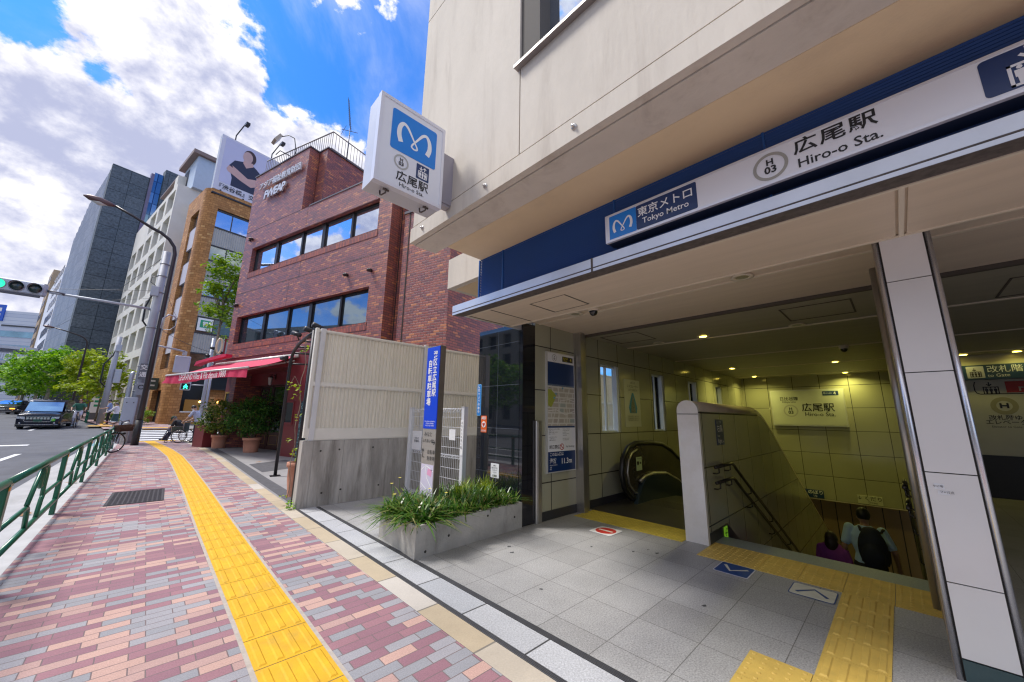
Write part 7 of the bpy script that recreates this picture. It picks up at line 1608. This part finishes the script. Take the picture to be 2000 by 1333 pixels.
# ================================================================== vehicles
def car(name, label, loc, rotz, paint, st, W, glass=True, taxi=False, group='cars on the road', detail=True):
    """st: (y, half width, z sill, z belt, z roof, half width at roof) stations from the nose back; front = -y"""
    t = thing(name, label, 'car', loc, rotz, group)
    vs = []; fs = []; n = 12
    for y, w, z0, zb, zr, wr in st:
        half = [(w*.86,z0),(w*.985,z0+.10),(w,z0+.28),(w*.995,zb-.05),(w*.95,zb),(wr,zr)] if zr > zb+.05 else [(w*.86,z0),(w*.985,z0+.10),(w,z0+.28),(w*.99,zb-.10),(w*.93,zb-.02),(w*.55,zr)]
        vs += [(-x,y,z) for x, z in half]+[(x,y,z) for x, z in reversed(half)]
    for i in range(len(st)-1):
        for k in range(n): j = (k+1) % n; fs.append((i*n+k,i*n+j,(i+1)*n+j,(i+1)*n+k))
    fs += [tuple(range(n)), tuple((len(st)-1)*n+k for k in range(n-1,-1,-1))]
    me = MB().add(vs, fs).mesh('body'); o = bpy.data.objects.new('body', me); COL.objects.link(o)
    bv = o.modifiers.new('b', 'BEVEL'); bv.width = .035; bv.segments = 3; bv.limit_method = 'ANGLE'; bv.angle_limit = R(18)
    m2 = bpy.data.meshes.new_from_object(o.evaluated_get(bpy.context.evaluated_depsgraph_get())); bpy.data.objects.remove(o)
    for p in m2.polygons: p.use_smooth = True
    put(m2, 'body', paint, t)
    cab = [s for s in st if s[4] > s[3]+.3]; ya, yb = cab[0], cab[-1]; hood = [s for s in st if s[4] <= s[3]+.3 and s[0] < ya[0]][-1]; GL = glass_mat('car_glass', (.22,.42,.72), rough=.02, metal=.9)
    zl = lambda f: lerp(hood[4], ya[4], f); yl = lambda f: lerp(hood[0], ya[0], f); wl = lambda f: lerp(hood[1]*.92, ya[5], f)
    b = MB(); e = -.018; b.add([(-wl(.05)*.93,yl(.05)+e,zl(.05)+.012),(wl(.05)*.93,yl(.05)+e,zl(.05)+.012),(wl(.5)*.94,yl(.5)+e*1.2,zl(.5)+.02),(wl(.90)*.94,yl(.90)+e,zl(.90)+.018),(-wl(.90)*.94,yl(.90)+e,zl(.90)+.018),(-wl(.5)*.94,yl(.5)+e*1.2,zl(.5)+.02)], [(0,1,2,5),(5,2,3,4)]); b.build('windscreen', GL, t)
    for q in (-1, 1):
        b = MB(); y0, y1 = ya[0]+.05, yb[0]-.15; X_ = lambda f: q*(lerp(ya[1]*.955, ya[5], f)+.012)
        b.add([(X_(.12),y0-.35,ya[3]+.05),(X_(.12),y1,ya[3]+.05),(X_(.88),y1-.1,ya[4]-.08),(X_(.88),y0+.05,ya[4]-.08)], [(0,1,2,3)]); b.build('side_window', GL, t)
        b = MB(); b.ball((q*(ya[1]+.13),hood[0]+.12,hood[3]+.10), (.10,.06,.075), 12, 8); b.cyl((q*ya[1]*.92,hood[0]+.15,hood[3]+.05),(q*(ya[1]+.1),hood[0]+.14,hood[3]+.08),.02,.02,6); b.build('door_mirror', mat('mirror_black', (.015,.016,.02), rough=.2, var=0), t)
        for yw in (.78, st[-1][0]-.82):
            b = MB(); b.lathe([(.0,-.09),(.22,-.10),(.30,-.10),(.325,-.07),(.325,.07),(.30,.10),(0,.10)], (0,0,0), 22); b.xf(Matrix.Translation((q*(W-.12),yw,.325)) @ Matrix.Rotation(R(90),4,'Y')); w = b.build('wheel', TYR, t)
            b = MB(); b.lathe([(.0,.105),(.19,.103),(.21,.09)], (0,0,0), 18); b.xf(Matrix.Translation((q*(W-.12),yw,.325)) @ Matrix.Rotation(R(90*q),4,'Y')); b.build('rim', CHR, w)
    F = st[0][0]; 
    b = MB(); b.box(-W*.30,F-.03,.60,W*.30,F+.02,.62) if False else None
    zb = st[0][3]
    for q in (-1, 1):
        b = MB(); b.prism([(q*W*.56,zb-.20),(q*W*.93,zb-.16),(q*W*.95,zb-.04),(q*W*.60,zb-.05)], F-.012, F+.20, 'y'); h_ = b.build('headlight', mat('headlight', (.45,.48,.52), rough=.08, metal=.5, var=.3, vs=14), t)
        b = MB(); b.cyl((q*W*.76,F-.016,zb-.11),(q*W*.76,F+.02,zb-.11),.045,.045,12); b.build('bulb', CHR, h_)
        b = MB(); b.cyl((q*W*.76,F-.015,.34),(q*W*.76,F+.02,.34),.045,.045,12); b.build('fog_lamp', CHR, t)
    b = MB(); b.prism([(-W*.52,zb-.24),(W*.52,zb-.24),(W*.56,zb-.045),(-W*.56,zb-.045)], F-.010, F+.02, 'y'); g = b.build('grille', mat('grille_black', (.01,.01,.012), rough=.4, var=0), t)
    b = MB()
    for k in range(7): x = -W*.46+k*W*.92/6; b.box(x-W*.055,F-.017,zb-.20,x+W*.055,F-.009,zb-.08)
    b.box(-W*.55,F-.018,zb-.055,W*.55,F-.008,zb-.04); b.ball((0,F-.015,zb-.13), (.07,.012,.05), 12, 8); b.build('chrome_bar', mat('grille_chrome', (.50,.46,.40), rough=.25, metal=.7, var=.1), g)
    b = MB(); b.tube([(-W*.62,F-.012,zb-.22),(-W*.55,F-.016,.42),(W*.55,F-.016,.42),(W*.62,F-.012,zb-.22)], .012, 6); b.tube([(-W*.95,F+.03,.27),(-W*.5,F-.012,.25),(W*.5,F-.012,.25),(W*.95,F+.03,.27)], .014, 6); b.build('bumper_trim', CHR, t)
    b = MB(); b.box(-.165,F-.025,.40,.165,F-.012,.565); b.build('number_plate', mat('plate_green', (.012,.075,.045), rough=.4, var=0) if taxi else mat('plate_white', (.6,.6,.58), rough=.4, var=0), t)
    b = MB(); b.box(-W*.93,F+.02,.15,W*.93,F+.6,.30); b.build('lower_bumper', mat('bumper_black', (.012,.012,.014), rough=.5, var=0), t)
    if taxi:
        b = MB(); b.box(W*.60,F-.02,.46,W*.78,F-.008,.60); s_ = b.build('green_sticker', mat('sticker_bright', (.04,.50,.03), rough=.4, var=0), t)
        b = MB(); b.box(W*.65,F-.024,.50,W*.73,F-.0195,.56); b.build('sticker_mark', mat('sticker_yellow', (.6,.6,.08), rough=.4, var=0), s_)
        b = MB(); b.box(-.62,ya[0]+.0,1.725,.62,ya[0]+.08,1.752); b.build('roof_bar', BLACKP, t)
        for k in range(5): b = MB(); b.ball((-.5+k*.25,ya[0]-.0,1.745), .02, 8, 6); b.build('roof_lamp', mat('roof_lamp', (.7,.7,.7), rough=.2, var=0), t)
        b = MB(); b.tube([(-.55,hood[0]+.08,hood[4]+.03),(0,hood[0]+.05,hood[4]+.045),(.55,hood[0]+.08,hood[4]+.03)], .012, 5); b.build('wiper', RUBBER, t)
    return t
PBLK = mat('navy_black_paint', (.004,.007,.020), rough=.2, var=0, spec=.35); PBLK.node_tree.nodes['Principled BSDF'].inputs['Coat Weight'].default_value = .25
TAX = [(0,.68,.22,.76,.80,.42),(.06,.81,.20,.82,.88,.46),(.35,.845,.20,.90,.95,.50),(.80,.848,.20,.93,.985,.54),(1.22,.848,.20,1.0,1.63,.71),(1.62,.848,.20,1.02,1.735,.74),(3.3,.848,.20,1.04,1.75,.74),(4.15,.845,.20,1.04,1.68,.70),(4.38,.80,.25,1.0,1.35,.66)]
car('taxi', 'black navy taxi with chrome grille and small green sticker waiting at the crossing', (-4.48,35.15,hz(35.2)-.085), R(-3), PBLK, TAX, .848, taxi=True)
SED = [(0,.66,.18,.68,.71,.40),(.08,.82,.17,.74,.77,.46),(.9,.87,.17,.90,.94,.5),(1.1,.87,.17,.92,.98,.52),(1.95,.87,.17,.95,1.40,.60),(2.9,.87,.17,.95,1.43,.60),(3.8,.86,.18,.96,1.06,.58),(4.55,.82,.22,.92,.97,.5),(4.65,.76,.25,.88,.92,.48)]
c2 = car('dark_sedan', 'dark grey sedan with amber lamps far behind the taxi', (-10.3,62,hz(62)-.085), R(-8), mat('grey_paint', (.05,.055,.07), rough=.15, var=0, spec=.7), SED, .87)
for q in (-1, 1):
    b = MB(); b.box(q*.62-.16,-.035,.50,q*.62+.16,.05,.60); b.build('turn_lamp', mat('amber_lamp', (.8,.25,.02), emit=(1,.35,.03), es=1.5, var=0), c2)
car('teal_car', 'pale turquoise car far down the street at the left edge', (-12.8,76,hz(76)-.085), R(-8), mat('teal_paint', (.20,.50,.52), rough=.2, var=0), SED, .87)
